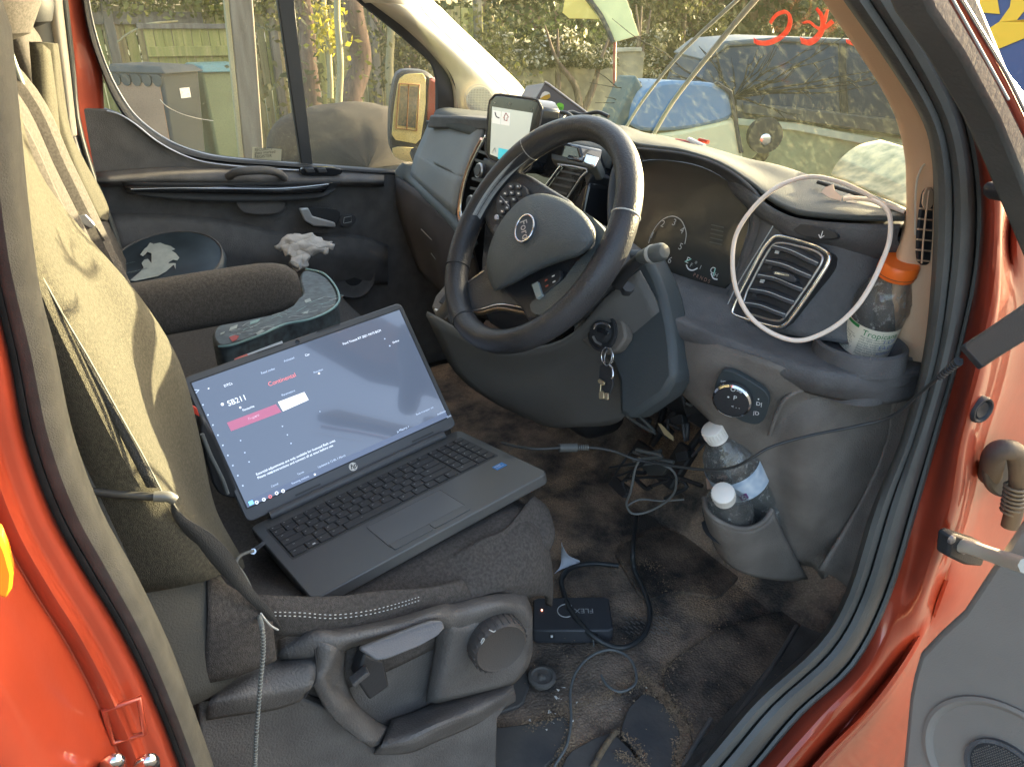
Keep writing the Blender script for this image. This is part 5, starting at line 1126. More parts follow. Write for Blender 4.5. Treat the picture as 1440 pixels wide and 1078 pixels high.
patch('seat_side_shell', [[X(40, 560, .70), X(120, 640, .70), X(240, 730, .66)], [X(80, 700, .702), X(170, 740, .70), X(300, 800, .66)], [X(130, 860, .702), X(220, 880, .70), X(350, 880, .67)], [X(200, 1000, .702), X(280, 985, .70), X(360, 930, .675)]], mat('seat_side_dark', (.06, .062, .058), .8, bump=.4, bscale=500), ds, solid=.006)
box('seat_back_core', (.42, -.80, .70), (.44, .10, .62), M['fabricd'], ds, bevel=.04, bseg=4)
# cover flaps behind the recliner
rows = [[X(290, 800, .672), X(330, 830, .676), X(380, 852, .68)], [X(292, 870, .69), X(330, 880, .692), X(384, 890, .69)], [X(285, 960, .695), X(330, 950, .698), X(388, 925, .694)]]
patch('cover_flap', rows, M['fabricd'], ds, nu=5, nv=5, solid=.003, fn=lambda v: v+V3((.006*noise.noise(v*22), 0, 0)))
# recliner handle / seat arm
lv = tube('recliner_handle', [X(120, 690, .705), X(160, 694, .71), X(200, 697, .715), X(240, 700, .72)], .0036, mat('handle_plastic', (.05, .05, .048), .35), ds)
tube('handle_tip', [X(216, 698, .722), X(236, 698, .724), X(245, 702, .724)], .0048, mat('handle_tip_gloss', (.12, .12, .11), .2, coat=.6), lv, n=14)
# driver's belt
def beltpatch(nm, A, B, par, x0=None, m=None):
    rows = [[O(*a), O(*b)] for a, b in zip(A, B)]; return patch(nm, rows, m or M['web'], par, nu=1, nv=5, solid=.0018)
bl = beltpatch('seat_belt', [(240, 700, 'x', .715), (244, 728, 'x', .712), (270, 760, 'x', .705), (310, 805, 'x', .70), (360, 855, 'x', .69), (400, 890, 'x', .688)], [(247, 712, 'x', .715), (262, 728, 'x', .712), (300, 752, 'x', .705), (330, 785, 'x', .70), (350, 820, 'x', .69), (385, 862, 'x', .688)], ds)
tube('belt_edge', [X(a, b, x) for a, b, x in ((50, 372, .702), (87, 440, .706), (127, 508, .708), (167, 580, .710), (202, 642, .714), (228, 692, .720))], .0007, mat('belt_hem', (.20, .20, .17), .7), bl)
rows = [[X(42, 366, .699), X(50, 366, .700)], [X(76, 440, .703), X(87, 440, .704)], [X(114, 508, .705), X(127, 508, .706)], [X(152, 580, .708), X(167, 580, .708)], [X(206, 685, .715), X(226, 685, .715)]]
patch('seat_belt', rows, M['web'], ds, nu=1, solid=.0015)
# buckle stalk between seat and laptop
bk = prism('belt_buckle', chaikin([O(a, b, 'x', .36) for a, b in ((278, 600), (292, 590), (330, 680), (336, 700), (318, 700), (302, 690), (290, 650))], 1), V3((-.03, 0, 0)), M['black'], ds, bevel=.006)
prism('buckle_button', [O(a, b, 'x', .366) for a, b in ((266, 566), (276, 572), (280, 584), (268, 578))], V3((.004, 0, 0)), mat('buckle_red', (.5, .05, .03), .4), bk, bevel=.001)
tube('buckle_cable', [O(a, b, 'x', .372) for a, b in ((284, 610), (296, 640), (312, 672), (320, 694))], .0028, M['cableg'], bk)

# ---- seat base side casing
bs = prism('seat_base', [X(a, b, .668) for a, b in ((270, 1005), (330, 950), (440, 905), (440, 888), (560, 868), (620, 852), (700, 838), (738, 840), (746, 860), (745, 905), (736, 950), (716, 970), (700, 1000), (690, 1150), (290, 1200))], V3((-.03, 0, 0)), M['base'], van, bevel=.006)
box('base_box', (.42, -.42, .14), (.40, .42, .26), M['base'], bs, bevel=.01)
rows = [[X(a, b, x) for a, b, x in r] for r in (
 [(392, 902, .655), (440, 882, .668), (480, 880, .672), (560, 866, .676), (620, 850, .678), (640, 848, .678), (700, 834, .676), (738, 836, .668)],
 [(392, 912, .672), (442, 892, .692), (482, 890, .696), (562, 874, .700), (616, 858, .702), (640, 860, .700), (702, 845, .700), (744, 850, .684)],
 [(392, 918, .678), (448, 905, .700), (486, 896, .706), (564, 880, .710), (612, 865, .712), (642, 872, .704), (704, 852, .706), (747, 864, .690)],
 [(394, 924, .678), (462, 918, .700), (490, 902, .704), (566, 886, .706), (612, 872, .706), (644, 882, .700), (704, 860, .702), (748, 880, .688)],
 [(396, 926, .670), (470, 924, .684), (494, 908, .678), (570, 892, .676), (616, 878, .680), (646, 892, .696), (704, 870, .692), (748, 890, .684)])]
tr_ = patch('base_top_rail', rows, M['base'], bs, nu=4, nv=4, solid=.004)
# knob area and pillar
rows = [[X(a, b, x) for a, b, x in r] for r in (
 [(616, 876, .680), (630, 872, .698), (648, 882, .704), (700, 862, .694), (747, 880, .688)],
 [(612, 915, .678), (626, 915, .696), (646, 915, .700), (700, 905, .690), (748, 905, .686)],
 [(606, 950, .676), (620, 952, .694), (640, 952, .696), (700, 940, .690), (742, 935, .684)],
 [(600, 985, .676), (614, 986, .690), (634, 982, .692), (690, 968, .690), (722, 960, .682)])]
patch('base_front_panel', rows, M['base'], bs, nu=4, nv=4, solid=.004)
# left upright and lower ledge
rows = [[X(a, b, x) for a, b, x in r] for r in (
 [(446, 900, .698), (462, 905, .706), (474, 910, .704), (484, 916, .678)],
 [(446, 935, .704), (458, 936, .710), (468, 936, .704), (484, 950, .676)],
 [(440, 958, .708), (455, 960, .712), (466, 962, .700), (500, 990, .676)],
 [(470, 1010, .704), (490, 1012, .706), (510, 1010, .698), (530, 1016, .680)],
 [(520, 1048, .706), (530, 1046, .708), (540, 1040, .702), (550, 1024, .684)])]
patch('base_upright', rows, M['base'], bs, nu=4, nv=4, solid=.004)
rows = [[X(a, b, x) for a, b, x in r] for r in (
 [(550, 1012, .670), (580, 1002, .670), (614, 988, .672), (670, 972, .674), (722, 958, .676)],
 [(546, 1024, .690), (580, 1016, .694), (614, 1002, .696), (670, 982, .692), (722, 964, .684)],
 [(538, 1044, .714), (575, 1036, .720), (614, 1018, .720), (670, 996, .710), (722, 970, .692)],
 [(532, 1052, .712), (575, 1046, .718), (614, 1028, .718), (670, 1004, .708), (724, 976, .688)],
 [(526, 1058, .690), (575, 1056, .695), (614, 1040, .695), (670, 1016, .688), (724, 984, .676)])]
patch('base_lower_ledge', rows, M['base'], bs, nu=4, nv=4, solid=.004)
rows = [[X(a, b, x) for a, b, x in r] for r in (
 [(306, 968, .660), (340, 948, .664), (390, 928, .668), (443, 912, .672)],
 [(300, 976, .684), (340, 960, .690), (390, 944, .694), (444, 932, .700)],
 [(296, 984, .700), (340, 974, .706), (390, 966, .708), (442, 956, .712)],
 [(292, 992, .702), (340, 984, .708), (390, 977, .710), (436, 966, .714)],
 [(290, 1010, .694), (340, 1002, .700), (388, 995, .704), (420, 984, .706)])]
patch('rear_cover', rows, M['base'], bs, nu=4, nv=4, solid=.004)
tube('cover_seam', [X(a, b, .7145) for a, b in ((443, 912), (445, 935), (444, 957), (436, 968), (428, 980))], .0009, M['black'], bs)
prism('lower_skirt', [X(a, b, .690) for a, b in ((280, 1000), (420, 980), (470, 1000), (530, 1052), (620, 1034), (722, 978), (700, 1010), (696, 1160), (290, 1220))], V3((-.015, 0, 0)), M['base'], bs, bevel=.003)
# height lever and lumbar knob
hl = prism('height_lever', chaikin([X(a, b, x) for a, b, x in ((503, 911, .722), (552, 892, .724), (606, 872, .724), (622, 872, .724), (626, 882, .732), (616, 893, .742), (590, 908, .744), (545, 926, .744), (530, 928, .742))], 1, .12), V3((-.010, 0, -.008)), mat('lever_plastic', (.135, .14, .15), .42, bump=.3, bscale=600), bs, bevel=.003)
prism('lever_stem', [X(a, b, .70) for a, b in ((512, 920), (540, 930), (548, 965), (520, 985), (500, 955))], V3((-.02, 0, 0)), M['black'], hl, bevel=.003)
prism('second_lever', [X(a, b, .715) for a, b in ((495, 962), (518, 944), (521, 948), (498, 967))], V3((-.012, 0, 0)), M['dash'], bs, bevel=.001)
M['knob'] = mat('knob_plastic', (.06, .055, .052), .55, bump=.3, bscale=500)
kn_ax = V3((1, -.05, .05)); kc = X(694, 896, .702)
kb2 = lathe('lumbar_knob', [(.0365, -.006), (.0375, .012), (.036, .020), (.033, .023), (.030, .0215), (.001, .0215)], kc, kn_ax, M['knob'], bs, n=48)
for k in range(26):
    a = 2*math.pi*k/26; c = kc+V3((0, math.cos(a), math.sin(a)))*.037+V3((.011, 0, 0))
    box('grip_rib', c, (.018, .0035, .0025), M['knob'], kb2, bevel=.0008, bseg=1, uy=V3((0, -math.sin(a), math.cos(a))), uz=V3((0, math.cos(a), math.sin(a))))
for L_ in ([(676, 903), (679, 897), (681, 899), (677, 905)], [(688, 885), (694, 888), (697, 886)]): tube('knob_mark', [X(a, b, .7262) for a, b in L_], .0007, M['printdim'], kb2, k=2)

# =================================================================== PASSENGER SEATS
def seatback(nm, x0, x1, zt, par, m1, yb=-.53, bol=.05):
    n = 7; rows = []
    for k, z in enumerate((.36, .44, .55, .68, .80, .92, zt)):
        yc = yb-.20*(z-.40)-(.05 if k == 6 else 0)
        r = [V3((x0-.01, yc-.10, z))]
        for i in range(n):
            f = i/(n-1); b = bol*abs(2*f-1)**2.2-(.012 if .3 < f < .7 else 0)
            r.append(V3((x0+(x1-x0)*f, yc+b-(.03 if i in (0, n-1) else 0), z)))
        r.append(V3((x1+.01, yc-.10, z))); rows.append(r)
    return patch(nm, rows, m1, par, nu=4, nv=5, solid=.01)
rows = []
for y, dz in ((-.62, -.02), (-.5, 0), (-.3, 0), (-.12, .01), (-.03, -.02), (.0, -.09), (.0, -.2)):
    rows.append([V3((x, y, z+dz)) for x, z in ((-.76, .26), (-.76, .36), (-.70, .40), (-.52, .385), (-.34, .385), (-.2, .39), (-.05, .38), (.06, .36), (.08, .26))])
ps = patch('passenger_bench', rows, M['fabricd'], van, nu=3, nv=4, solid=.01)
box('bench_base', (-.36, -.32, .13), (.78, .5, .25), M['black'], ps, bevel=.02)
seatback('middle_seat_back', -.18, .10, 1.02, ps, M['fabricd'], yb=-.545)
seatback('outer_seat_back', -.72, -.22, 1.05, ps, M['fabricd'], yb=-.52)
lit = patch('quilted_bolster', [[X(50, 60, -.30), X(62, 70, -.34)], [X(56, 140, -.30), X(72, 140, -.34)], [X(62, 215, -.28), X(80, 212, -.32)], [X(78, 250, -.26), X(94, 240, -.30)], [X(96, 280, -.24), X(108, 270, -.28)], [X(112, 312, -.22), X(120, 300, -.26)]], M['fabric'], ps, nu=2, nv=6, solid=.02)
for k in range(9):
    a = 66+k*5.5; b = 222+k*9.5; tube('quilt_rib', [X(a-7, b+3, -.21), X(a, b-1, -.22), X(a+8, b-4, -.25)], .006, M['fabric'], lit)
patch('side_bolster', [[X(58, 60, -.56), X(66, 60, -.60)], [X(66, 150, -.54), X(84, 180, -.60)], [X(84, 215, -.52), X(106, 230, -.60)], [X(104, 268, -.50), X(130, 272, -.58)], [X(120, 300, -.50), X(141, 298, -.56)], [X(130, 313, -.50), X(137, 310, -.54)]], M['fabric'], ps, nu=3, nv=6, solid=.04)
patch('bolster_shadow_side', [[X(12, 30, -.50), X(40, 40, -.62)], [X(22, 60, -.50), X(54, 66, -.62)], [X(50, 140, -.50), X(72, 150, -.62)], [X(70, 200, -.50), X(88, 215, -.62)], [X(90, 260, -.5), X(112, 300, -.62)]], M['fabricd'], ps, nu=3, nv=6, solid=.02)
hr = lathe('head_rest', [(.001, 0), (.045, .01), (.075, .05), (.085, .12), (.08, .20), (.05, .25), (.001, .26)], X(2, 62, -.18), V3((-.05, -.12, 1)), M['fabricd'], ps, n=26)
lathe('head_rest', [(.001, 0), (.04, .01), (.055, .04), (.05, .10), (.001, .13)], X(46, 40, -.66), V3((0, -.1, 1)), M['black'], ps, n=22)
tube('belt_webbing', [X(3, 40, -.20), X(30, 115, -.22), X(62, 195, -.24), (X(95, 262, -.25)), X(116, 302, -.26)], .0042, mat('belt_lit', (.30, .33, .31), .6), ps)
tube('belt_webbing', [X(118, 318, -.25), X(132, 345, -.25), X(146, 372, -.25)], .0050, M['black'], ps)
bb = prism('belt_tongue', [X(a, b, -.22) for a, b in ((108, 301), (120, 300), (128, 308), (134, 316), (128, 320), (112, 312))], V3((.01, 0, 0)), M['satin'], ps, bevel=.002)
prism('tongue_blade', [X(a, b, -.218) for a, b in ((132, 318), (136, 320), (148, 338), (144, 339))], V3((.002, 0, 0)), M['chrome'], bb, bevel=0)
prism('belt_buckle', [X(a, b, -.24) for a, b in ((103, 300), (118, 312), (122, 318), (116, 326), (106, 320))], V3((.01, 0, 0)), M['black'], ps, bevel=.003)
# folded arm rest between the seats
A0 = X(110, 452, .02); A1 = X(372, 407, .02); ax = (A1-A0); Ln = ax.length; ax.normalize()
sd_ = ax.cross(UP).normalized(); u2 = sd_.cross(ax).normalized(); V = []; F = []; n = 26; pr = []
for k, (t, s) in enumerate(((0, .9), (.3, .98), (.6, 1), (.85, 1), (1.0, .98), (1.08, .92), (1.15, .78), (1.2, .5), (1.215, .05))):
    for i in range(n):
        a = 2*math.pi*i/n; c, s_ = math.cos(a), math.sin(a)
        V.append(A0+ax*(Ln*t)+sd_*(math.copysign(abs(c)**.7, c)*.032*s)+u2*(math.copysign(abs(s_)**.7, s_)*.047*s))
for k in range(8):
    for i in range(n): F.append((k*n+i, k*n+(i+1) % n, (k+1)*n+(i+1) % n, (k+1)*n+i))
F.append(tuple(range(n))[::-1]); F.append(tuple(8*n+i for i in range(n)))
ar = link('arm_rest', V, F, M['fabricd'], ps)
lathe('arm_rest_button', [(.010, 0), (.010, .004), (.007, .006), (.001, .006)], X(413, 374, .01), V3((.2, .5, .7)), M['black'], ar, n=18)

# =================================================================== STEERING WHEEL
WC = V3((.400, .0035, .745)); WN = V3((.028, -.819, .573)).normalized()
wp0 = Pl(WC, WN); wu = wp0.at(785, 400)-wp0.at(715, 275); wp = Pl(WC, WN, wu)
Rm, Rt = .1715, .0178
def wring(r, h, n=120): return [wp.uv(math.cos(2*math.pi*k/n)*r, math.sin(2*math.pi*k/n)*r, h) for k in range(n)]
V = []; F = []; n = 20; NN = 128
for i in range(NN):
    a = 2*math.pi*i/NN; er = wp.u*math.cos(a)+wp.v*math.sin(a)
    deg = (math.degrees(a)) % 360; k = 1.0+.06*max(0, math.cos(rad((deg-25))))**20+.06*max(0, math.cos(rad(deg-155)))**20
    for j in range(n):
        b = 2*math.pi*j/n; V.append(WC+er*(Rm+math.cos(b)*Rt*k)+WN*(math.sin(b)*Rt*1.12*k))
for i in range(NN):
    for j in range(n): F.append((i*n+j, i*n+(j+1) % n, ((i+1) % NN)*n+(j+1) % n, ((i+1) % NN)*n+j))
sw = link('steering_wheel', V, F, M['leather'], van, angle=180)
def rimang(px, py):
    p = wp.at(px, py)-WC; return math.atan2(p.dot(wp.v), p.dot(wp.u))
for px, py in ((744, 195), (888, 302), (640, 470), (634, 380)):
    a = rimang(px, py); er = wp.u*math.cos(a)+wp.v*math.sin(a)
    tube('rim_seam', [WC+er*(Rm+math.cos(b)*(Rt+.0002))+WN*(math.sin(b)*(Rt*1.12+.0002)) for b in [2*math.pi*k/28 for k in range(28)]], .0011, M['seam'] if px > 700 else M['black'], sw, k=1, closed=True)
# inner stitching of the rim
Vs = []; Fs = []
a0, a1 = rimang(745, 200), rimang(665, 300)
if a1 < a0: a0, a1 = a1, a0
if a1-a0 > math.pi: a0, a1 = a1, a0+2*math.pi
for k in range(64):
    a = a0+(a1-a0)*k/63; er = wp.u*math.cos(a)+wp.v*math.sin(a); a_ = a+.028; er2 = wp.u*math.cos(a_)+wp.v*math.sin(a_)
    f = lambda e, b: WC+e*(Rm+math.cos(b)*Rt*1.01)+WN*(math.sin(b)*Rt*1.13)
    for L_ in ([f(er, math.pi*.78), f(er2, math.pi*1.02)], [f(er2, math.pi*.78), f(er, math.pi*1.02)]):
        v, g = tubeVF(L_, .0012, 4); q = len(Vs); Vs += v; Fs += [tuple(z+q for z in e) for e in g]
tag(link('rim_stitching', Vs, Fs, M['seam'], sw), kind='stuff')
# spokes
def spoke(L, h, th, m, bev=.006, nm='spoke', it=1, par=None): return prism(nm, chaikin(wp.pts(L, h), it, .15), -WN*th, m, par or sw, bevel=bev, bseg=3)
spoke([(690, 335), (676, 300), (668, 288), (690, 250), (712, 236), (742, 244), (770, 262), (800, 280), (800, 300), (730, 330)], -.006, .022, M['leather'], .008)
spoke([(700, 400), (750, 380), (830, 345), (850, 352), (846, 385), (815, 415), (770, 442), (742, 452), (730, 430), (715, 415)], -.006, .022, M['leather'], .008)
spoke([(682, 372), (672, 385), (645, 408), (643, 424), (650, 440), (678, 436), (702, 430), (735, 433), (752, 436), (760, 415), (720, 395), (700, 380)], -.014, .014, M['dash'], .004)
tube('spoke_chrome', wp.pts([(681, 381), (662, 394), (645, 408), (642, 424), (651, 438), (676, 435), (702, 428), (728, 431), (750, 436)], -.010), .0016, M['chrome'], sw, k=3)
tube('spoke_bronze', wp.pts([(654, 438), (676, 440), (702, 434), (740, 440)], -.012), .0035, mat('spoke_bronze', (.22, .17, .12), .3, .8), sw)
spoke([(644, 440), (662, 442), (676, 462), (674, 474), (655, 470), (645, 455)], -.012, .02, M['leather'], .006)
spk = mat('spoke_lit_teal', (.10, .12, .125), .42, bump=.3, bscale=500)  # lighter teal carries the light falling on this spoke
spoke([(796, 286), (830, 302), (852, 326), (856, 352), (842, 386), (806, 420), (768, 446), (748, 440), (744, 426), (790, 396), (812, 366), (836, 347), (839, 323), (822, 300)], .004, .018, spk, .006, 'spoke_cover')
# airbag cover
hubL = [(734, 278), (756, 271), (778, 274), (800, 283), (823, 300), (838, 323), (836, 345), (815, 361), (795, 366), (753, 382), (728, 397), (698, 410), (693, 407), (686, 388), (683, 368), (690, 340), (700, 318), (712, 300)]
# domed: rings shrinking towards the centre
ctr = (760, 333); V = []; F = []; base = chaikin([V3((a, b, 0)) for a, b in hubL], 2); nb = len(base); lay = [(1.0, .0), (1.0, .022), (.97, .030), (.90, .036), (.7, .042), (.45, .046), (.2, .048), (.02, .048)]
for s, h in lay:
    for p in base: V.append(wp.at(ctr[0]+(p.x-ctr[0])*s, ctr[1]+(p.y-ctr[1])*s, h-.004))
for i in range(len(lay)-1):
    for j in range(nb): F.append((i*nb+j, i*nb+(j+1) % nb, (i+1)*nb+(j+1) % nb, (i+1)*nb+j))
F.append(tuple((len(lay)-1)*nb+j for j in range(nb))); F.append(tuple(range(nb))[::-1])
hb_ = link('airbag_cover', V, F, M['hub'], sw, angle=60)
bc = wp.at(742, 324, .040); bu = (wp.at(747, 350, .04)-wp.at(738, 300, .04)).normalized(); bv = WN.cross(bu)
bt_ = WN*1.0
def ell(rx, ry, h, n=48, c=None): return [(c or bc)+bu*(math.cos(2*math.pi*k/n)*rx)+bv*(math.sin(2*math.pi*k/n)*ry)+WN*h for k in range(n)]
bd = prism('badge', ell(.0235, .0185, .0062), -WN*.008, mat('badge_dark', (.05, .065, .085), .5), hb_, bevel=.001)
tube('badge_ring', ell(.0225, .0175, .0068), .0016, M['chrome'], bd, k=1, closed=True)
text('Ford', .019, bc+WN*.0067-bv*.0005, bu, bv, mat('badge_silver', (.6, .6, .6), .35, .7), bd, 'badge_lettering', 'CENTER', shear=.35)
tube('airbag_mark', [hbp for hbp in wp.pts([(756, 358), (760, 354), (758, 364), (753, 362)], .036)], .0006, M['hub'], hb_, k=2)
# buttons
lb = spoke([(697, 280), (712, 258), (724, 255), (738, 262), (742, 274), (722, 292), (708, 309), (698, 303)], .006, .008, M['black'], .002, 'button_panel')
for a, b in ((704, 283), (710, 272), (718, 262), (728, 262), (719, 271), (729, 272), (712, 284), (722, 280), (706, 297), (713, 292)):
    prism('button', chaikin(wp.pts([(a-4, b-3), (a+3, b-4), (a+4, b+3), (a-3, b+4)], .0085), 1), -WN*.003, M['slat'], lb, bevel=.0005)
    link('button_mark', *linesVF(wp.pts([(a-1.3, b-.6), (a+1.3, b+.6)], .0088), .0022, WN), M['print'], lb, smooth=False)
tube('panel_divider', wp.pts([(704, 276), (716, 290)], .008), .0007, M['satin'], lb, k=1)
prism('menu_button', chaikin(wp.pts([(694, 303), (700, 300), (701, 308), (695, 310)], .008), 1), -WN*.004, M['satin'], lb)
prism('menu_button', wp.pts([(692, 322), (698, 314), (702, 320), (695, 330)], .006), -WN*.004, M['slat'], lb)
rb = spoke([(747, 397), (754, 394), (772, 384), (788, 377), (789, 392), (768, 411), (755, 421)], .006, .008, M['black'], .002, 'button_panel')
prism('thumb_toggle', wp.pts([(747, 400), (756, 395), (762, 414), (754, 420)], .010), -WN*.006, mat('toggle', (.30, .36, .37), .25), rb, bevel=.001)
for a, b in ((768, 394), (778, 388), (769, 402), (779, 396)): link('button_mark', *linesVF(wp.pts([(a-2, b+1), (a+2, b-1)], .0085), .0024, WN), M['print'] if a > 770 else redp, rb, smooth=False)
lathe('column', [(.055, -.02), (.062, -.06), (.075, -.14), (.075, -.26)], WC, WN, M['dash'], sw, n=30)
# infotainment screen
ip2 = Pl(X(720, 180, -.06), V3((.06, -1, .14)))
osc = [(690, 133), (700, 131), (757, 138), (764, 143), (768, 150), (752, 232), (745, 246), (684, 224), (681, 218)]
sc2 = prism('touch_screen', chaikin(ip2.pts([(689, 131), (766, 141), (745, 248), (681, 222)], .0), 2, .12), -ip2.n*.045, M['gloss'], db, bevel=.004)
tube('screen_rim', chaikin(ip2.pts([(689, 131), (766, 141), (745, 248), (681, 222)], -.002), 2, .12), .0022, M['dash'], sc2, k=1, closed=True)
scr = mat('screen_glow', (.30, .33, .30), .12, emit=(.36, .38, .33), es=.17, coat=.3)
prism('display', ip2.pts([(692, 150), (749, 159), (735, 235), (689, 217)], .0012), -ip2.n*.0008, scr, sc2, bevel=0)
tile = mat('screen_tile', (.4, .4, .38), .3, emit=(.48, .47, .42), es=.19)
prism('app_tile', ip2.pts([(693, 155), (704, 157), (703, 175), (692, 173)], .002), -ip2.n*.0006, tile, sc2, bevel=0)
prism('app_tile', ip2.pts([(706, 157), (717, 159), (716, 177), (704, 175)], .002), -ip2.n*.0006, tile, sc2, bevel=0)
tube('phone_icon', ip2.pts([(696, 158), (698, 164), (702, 166)], .0026), .0011, M['black'], sc2, k=3)
dred = mat('icon_red', (.3, .05, .06), .5)
tube('home_icon', ip2.pts([(708, 166), (711.5, 159), (715, 165), (713, 166), (713, 170), (709, 169), (709, 165)], .0026), .0008, dred, sc2, k=1)
prism('app_tile', ip2.pts([(701, 208), (715, 211), (713, 228), (700, 223)], .002), -ip2.n*.0006, mat('teal_tile', (.03, .25, .30), .4, emit=(.05, .40, .46), es=.16), sc2, bevel=0)
tube('note_icon', ip2.pts([(692, 215), (696, 208), (697, 214)], .0026), .0008, M['seam'], sc2, k=1)
text('13:7', .009, ip2.at(712, 147, .0014), ip2.u, ip2.v, M['printdim'], sc2); text('\u2022', .012, ip2.at(695, 145, .0014), ip2.u, ip2.v, M['print'], sc2)
text('\u2227', .008, ip2.at(746, 155, .0014), ip2.u, ip2.v, M['printdim'], sc2)
# =================================================================== LAPTOP
T0 = V3((.391, -.46, .381)); U = V3((-.125, .987, .102)).normalized(); B = V3((.98, .106, .168)).normalized(); Lv = V3((-.56, -.155, .814)).normalized()
B = (B-U*U.dot(B)).normalized(); Lv = (Lv-U*U.dot(Lv)).normalized(); BN = -(U.cross(B)); LN = U.cross(Lv)
LW, LD, LH = .358, .242, .232
lap = thing('laptop', 'open dark grey laptop with a lit diagnostic screen resting on the driver seat', 'laptop', T0+U*.18+B*.12-BN*.02)
def bp2(a, b, h=0): return T0+U*a+B*b+BN*h
def lpt(a, b, h=0): return T0+U*a+Lv*b+LN*h
def rrect(f, a0, b0, a1, b1, r, h=0, n=5):
    P = []
    for (cx, cy, s) in ((a0+r, b0+r, 180), (a1-r, b0+r, 270), (a1-r, b1-r, 0), (a0+r, b1-r, 90)):
        for k in range(n+1): t = rad(s+90*k/n); P.append(f(cx+math.cos(t)*r, cy+math.sin(t)*r, h))
    return P
base_ = prism('base', rrect(bp2, 0, 0, LW, LD, .012), -BN*.016, M['laptop'], lap, bevel=.002)
prism('keyboard_well', rrect(bp2, .014, .030, .344, .138, .003, .0002), -BN*.0006, mat('key_well', (.05, .052, .055), .6), base_, bevel=0)
kr = []
key0 = None; kn_ = 0; legV = []; legF = []
def key(a, b, w_, d_):
    global key0, kn_
    o = link('key', *join(prismVF([bp2(a+.0008, b+.0008, .0022), bp2(a+w_-.0008, b+.0008, .0022), bp2(a+w_-.0008, b+d_-.0008, .0022), bp2(a+.0008, b+d_-.0008, .0022)], -BN*.0022)), M['key'], base_, bevel=.0006, bseg=1, smooth=False)
    c = bp2(a+w_*.32, b+d_*.38, .0024); s = .0011 if w_ < .02 else .0014
    rr = random.Random(kn_)
    for L_ in ([c-U*s, c+U*s], [c+B*s*rr.uniform(-1.5, 1.5)-U*s, c+B*s*rr.uniform(-1, 1)+U*s]):
        v, f = linesVF(L_, .0007, BN); q = len(legV); legV.extend(v); legF.extend([tuple(z+q for z in e) for e in f])
    kn_ += 1
pw = .0172; y0 = .033
rowh = [.0135, .0175, .0175, .0175, .0175, .0175]
layouts = [[1]*15, [1]*13+[2], [1.5]+[1]*12+[1.5], [1.75]+[1]*11+[2.25], [2.25]+[1]*10+[2.75], [1.25, 1, 1, 1.25, 5, 1.25, 1.25, 1, 1, 1]]
b = y0
for r, (h_, lay) in enumerate(zip(rowh, layouts)):
    a = .0165; tot = sum(lay); sc = 15*pw/tot*1.0
    for w_ in lay: key(a, b, w_*sc, h_); a += w_*sc
    a = .0165+15*pw+.003
    for k in range(4):
        if r == 5 and k == 1: continue
        key(a, b, .0158*(2 if (r == 5 and k == 0) else 1), h_*(1)); a += .0158*(2 if (r == 5 and k == 0) else 1)
        if r == 5 and k == 0: pass
    b += h_
tag(link('key_legends', legV, legF, M['printdim'], base_, smooth=False), kind='stuff')
prism('windows_key_mark', [bp2(.046, .128, .0026), bp2(.050, .128, .0026), bp2(.050, .131, .0026), bp2(.046, .131, .0026)], -BN*.0002, M['print'], base_, bevel=0)
tp_ = prism('touchpad', rrect(bp2, .115, .150, .232, .215, .002, .0004), -BN*.0006, mat('touchpad', (.105, .11, .115), .35, .2), base_, bevel=0)
tube('touchpad_edge', rrect(bp2, .115, .150, .232, .222, .002, .0004), .0005, M['bezel'], base_, k=1, closed=True)
for a0 in (.116, .175): prism('touchpad_button', rrect(bp2, a0, .216, a0+.057, .232, .002, .0010), -BN*.0012, M['laptop'], base_, bevel=.0003)
stb = mat('sticker_blue', (.02, .22, .60), .35)
prism('sticker', [bp2(.316, .160, .0006), bp2(.334, .160, .0006), bp2(.334, .174, .0006), bp2(.316, .174, .0006)], -BN*.0004, stb, base_, bevel=0)
text('intel', .006, bp2(.3175, .1645, .0010), U, -B, M['print'], base_); text('CORE i5', .0035, bp2(.3175, .170, .0010), U, -B, M['print'], base_)
V, F = tubeVF([bp2(.03, .004, .004), bp2(LW-.03, .004, .004)], .0065, 14); link('hinge', V, F, M['bezel'], base_)
for a0 in (.075, .275): prism('hinge_tab', [lpt(a0, .012, .0012), lpt(a0+.04, .012, .0012), lpt(a0+.04, .0145, .0012), lpt(a0, .0145, .0012)], -LN*.001, M['key'], base_, bevel=0)
lid_ = prism('lid', rrect(lpt, 0, .006, LW, LH, .010), -LN*.006, M['bezel'], lap, bevel=.0012)
LP = Pl(lpt(.18, .1), LN, U)
prism('lid_rim', rrect(lpt, -.0006, .006, LW+.0006, LH+.0006, .010, -.002), -LN*.002, M['laptop'], lid_, bevel=.0005)
def screenmat():
    m = mat('laptop_display', (.03, .035, .045), .10, emit=(.155, .205, .31), es=.10, coat=1, spec=.8); n = m.node_tree.nodes; l = m.node_tree.links; b = n['Principled BSDF']
    return m
sx0, sy0, sx1, sy1 = .008, .026, .350, .221
disp = prism('display', rrect(lpt, sx0, sy0, sx1, sy1, .001, .0006), -LN*.0006, screenmat(), lid_, bevel=0)
prism('display_border', rrect(lpt, sx0-.002, sy0-.002, sx1+.002, sy1+.002, .001, .0003), -LN*.0006, M['black'], lid_, bevel=0)
wt = mat('screen_white', (.6, .65, .7), .3, emit=(.62, .70, .84), es=.24); wt2 = mat('screen_dimwhite', (.3, .35, .4), .3, emit=(.33, .42, .60), es=.24); rt2 = mat('screen_red_text', (.5, .1, .1), .3, emit=(.60, .16, .18), es=.24)
pk_ = mat('screen_pink', (.30, .09, .16), .3, emit=(.36, .13, .22), es=.16)
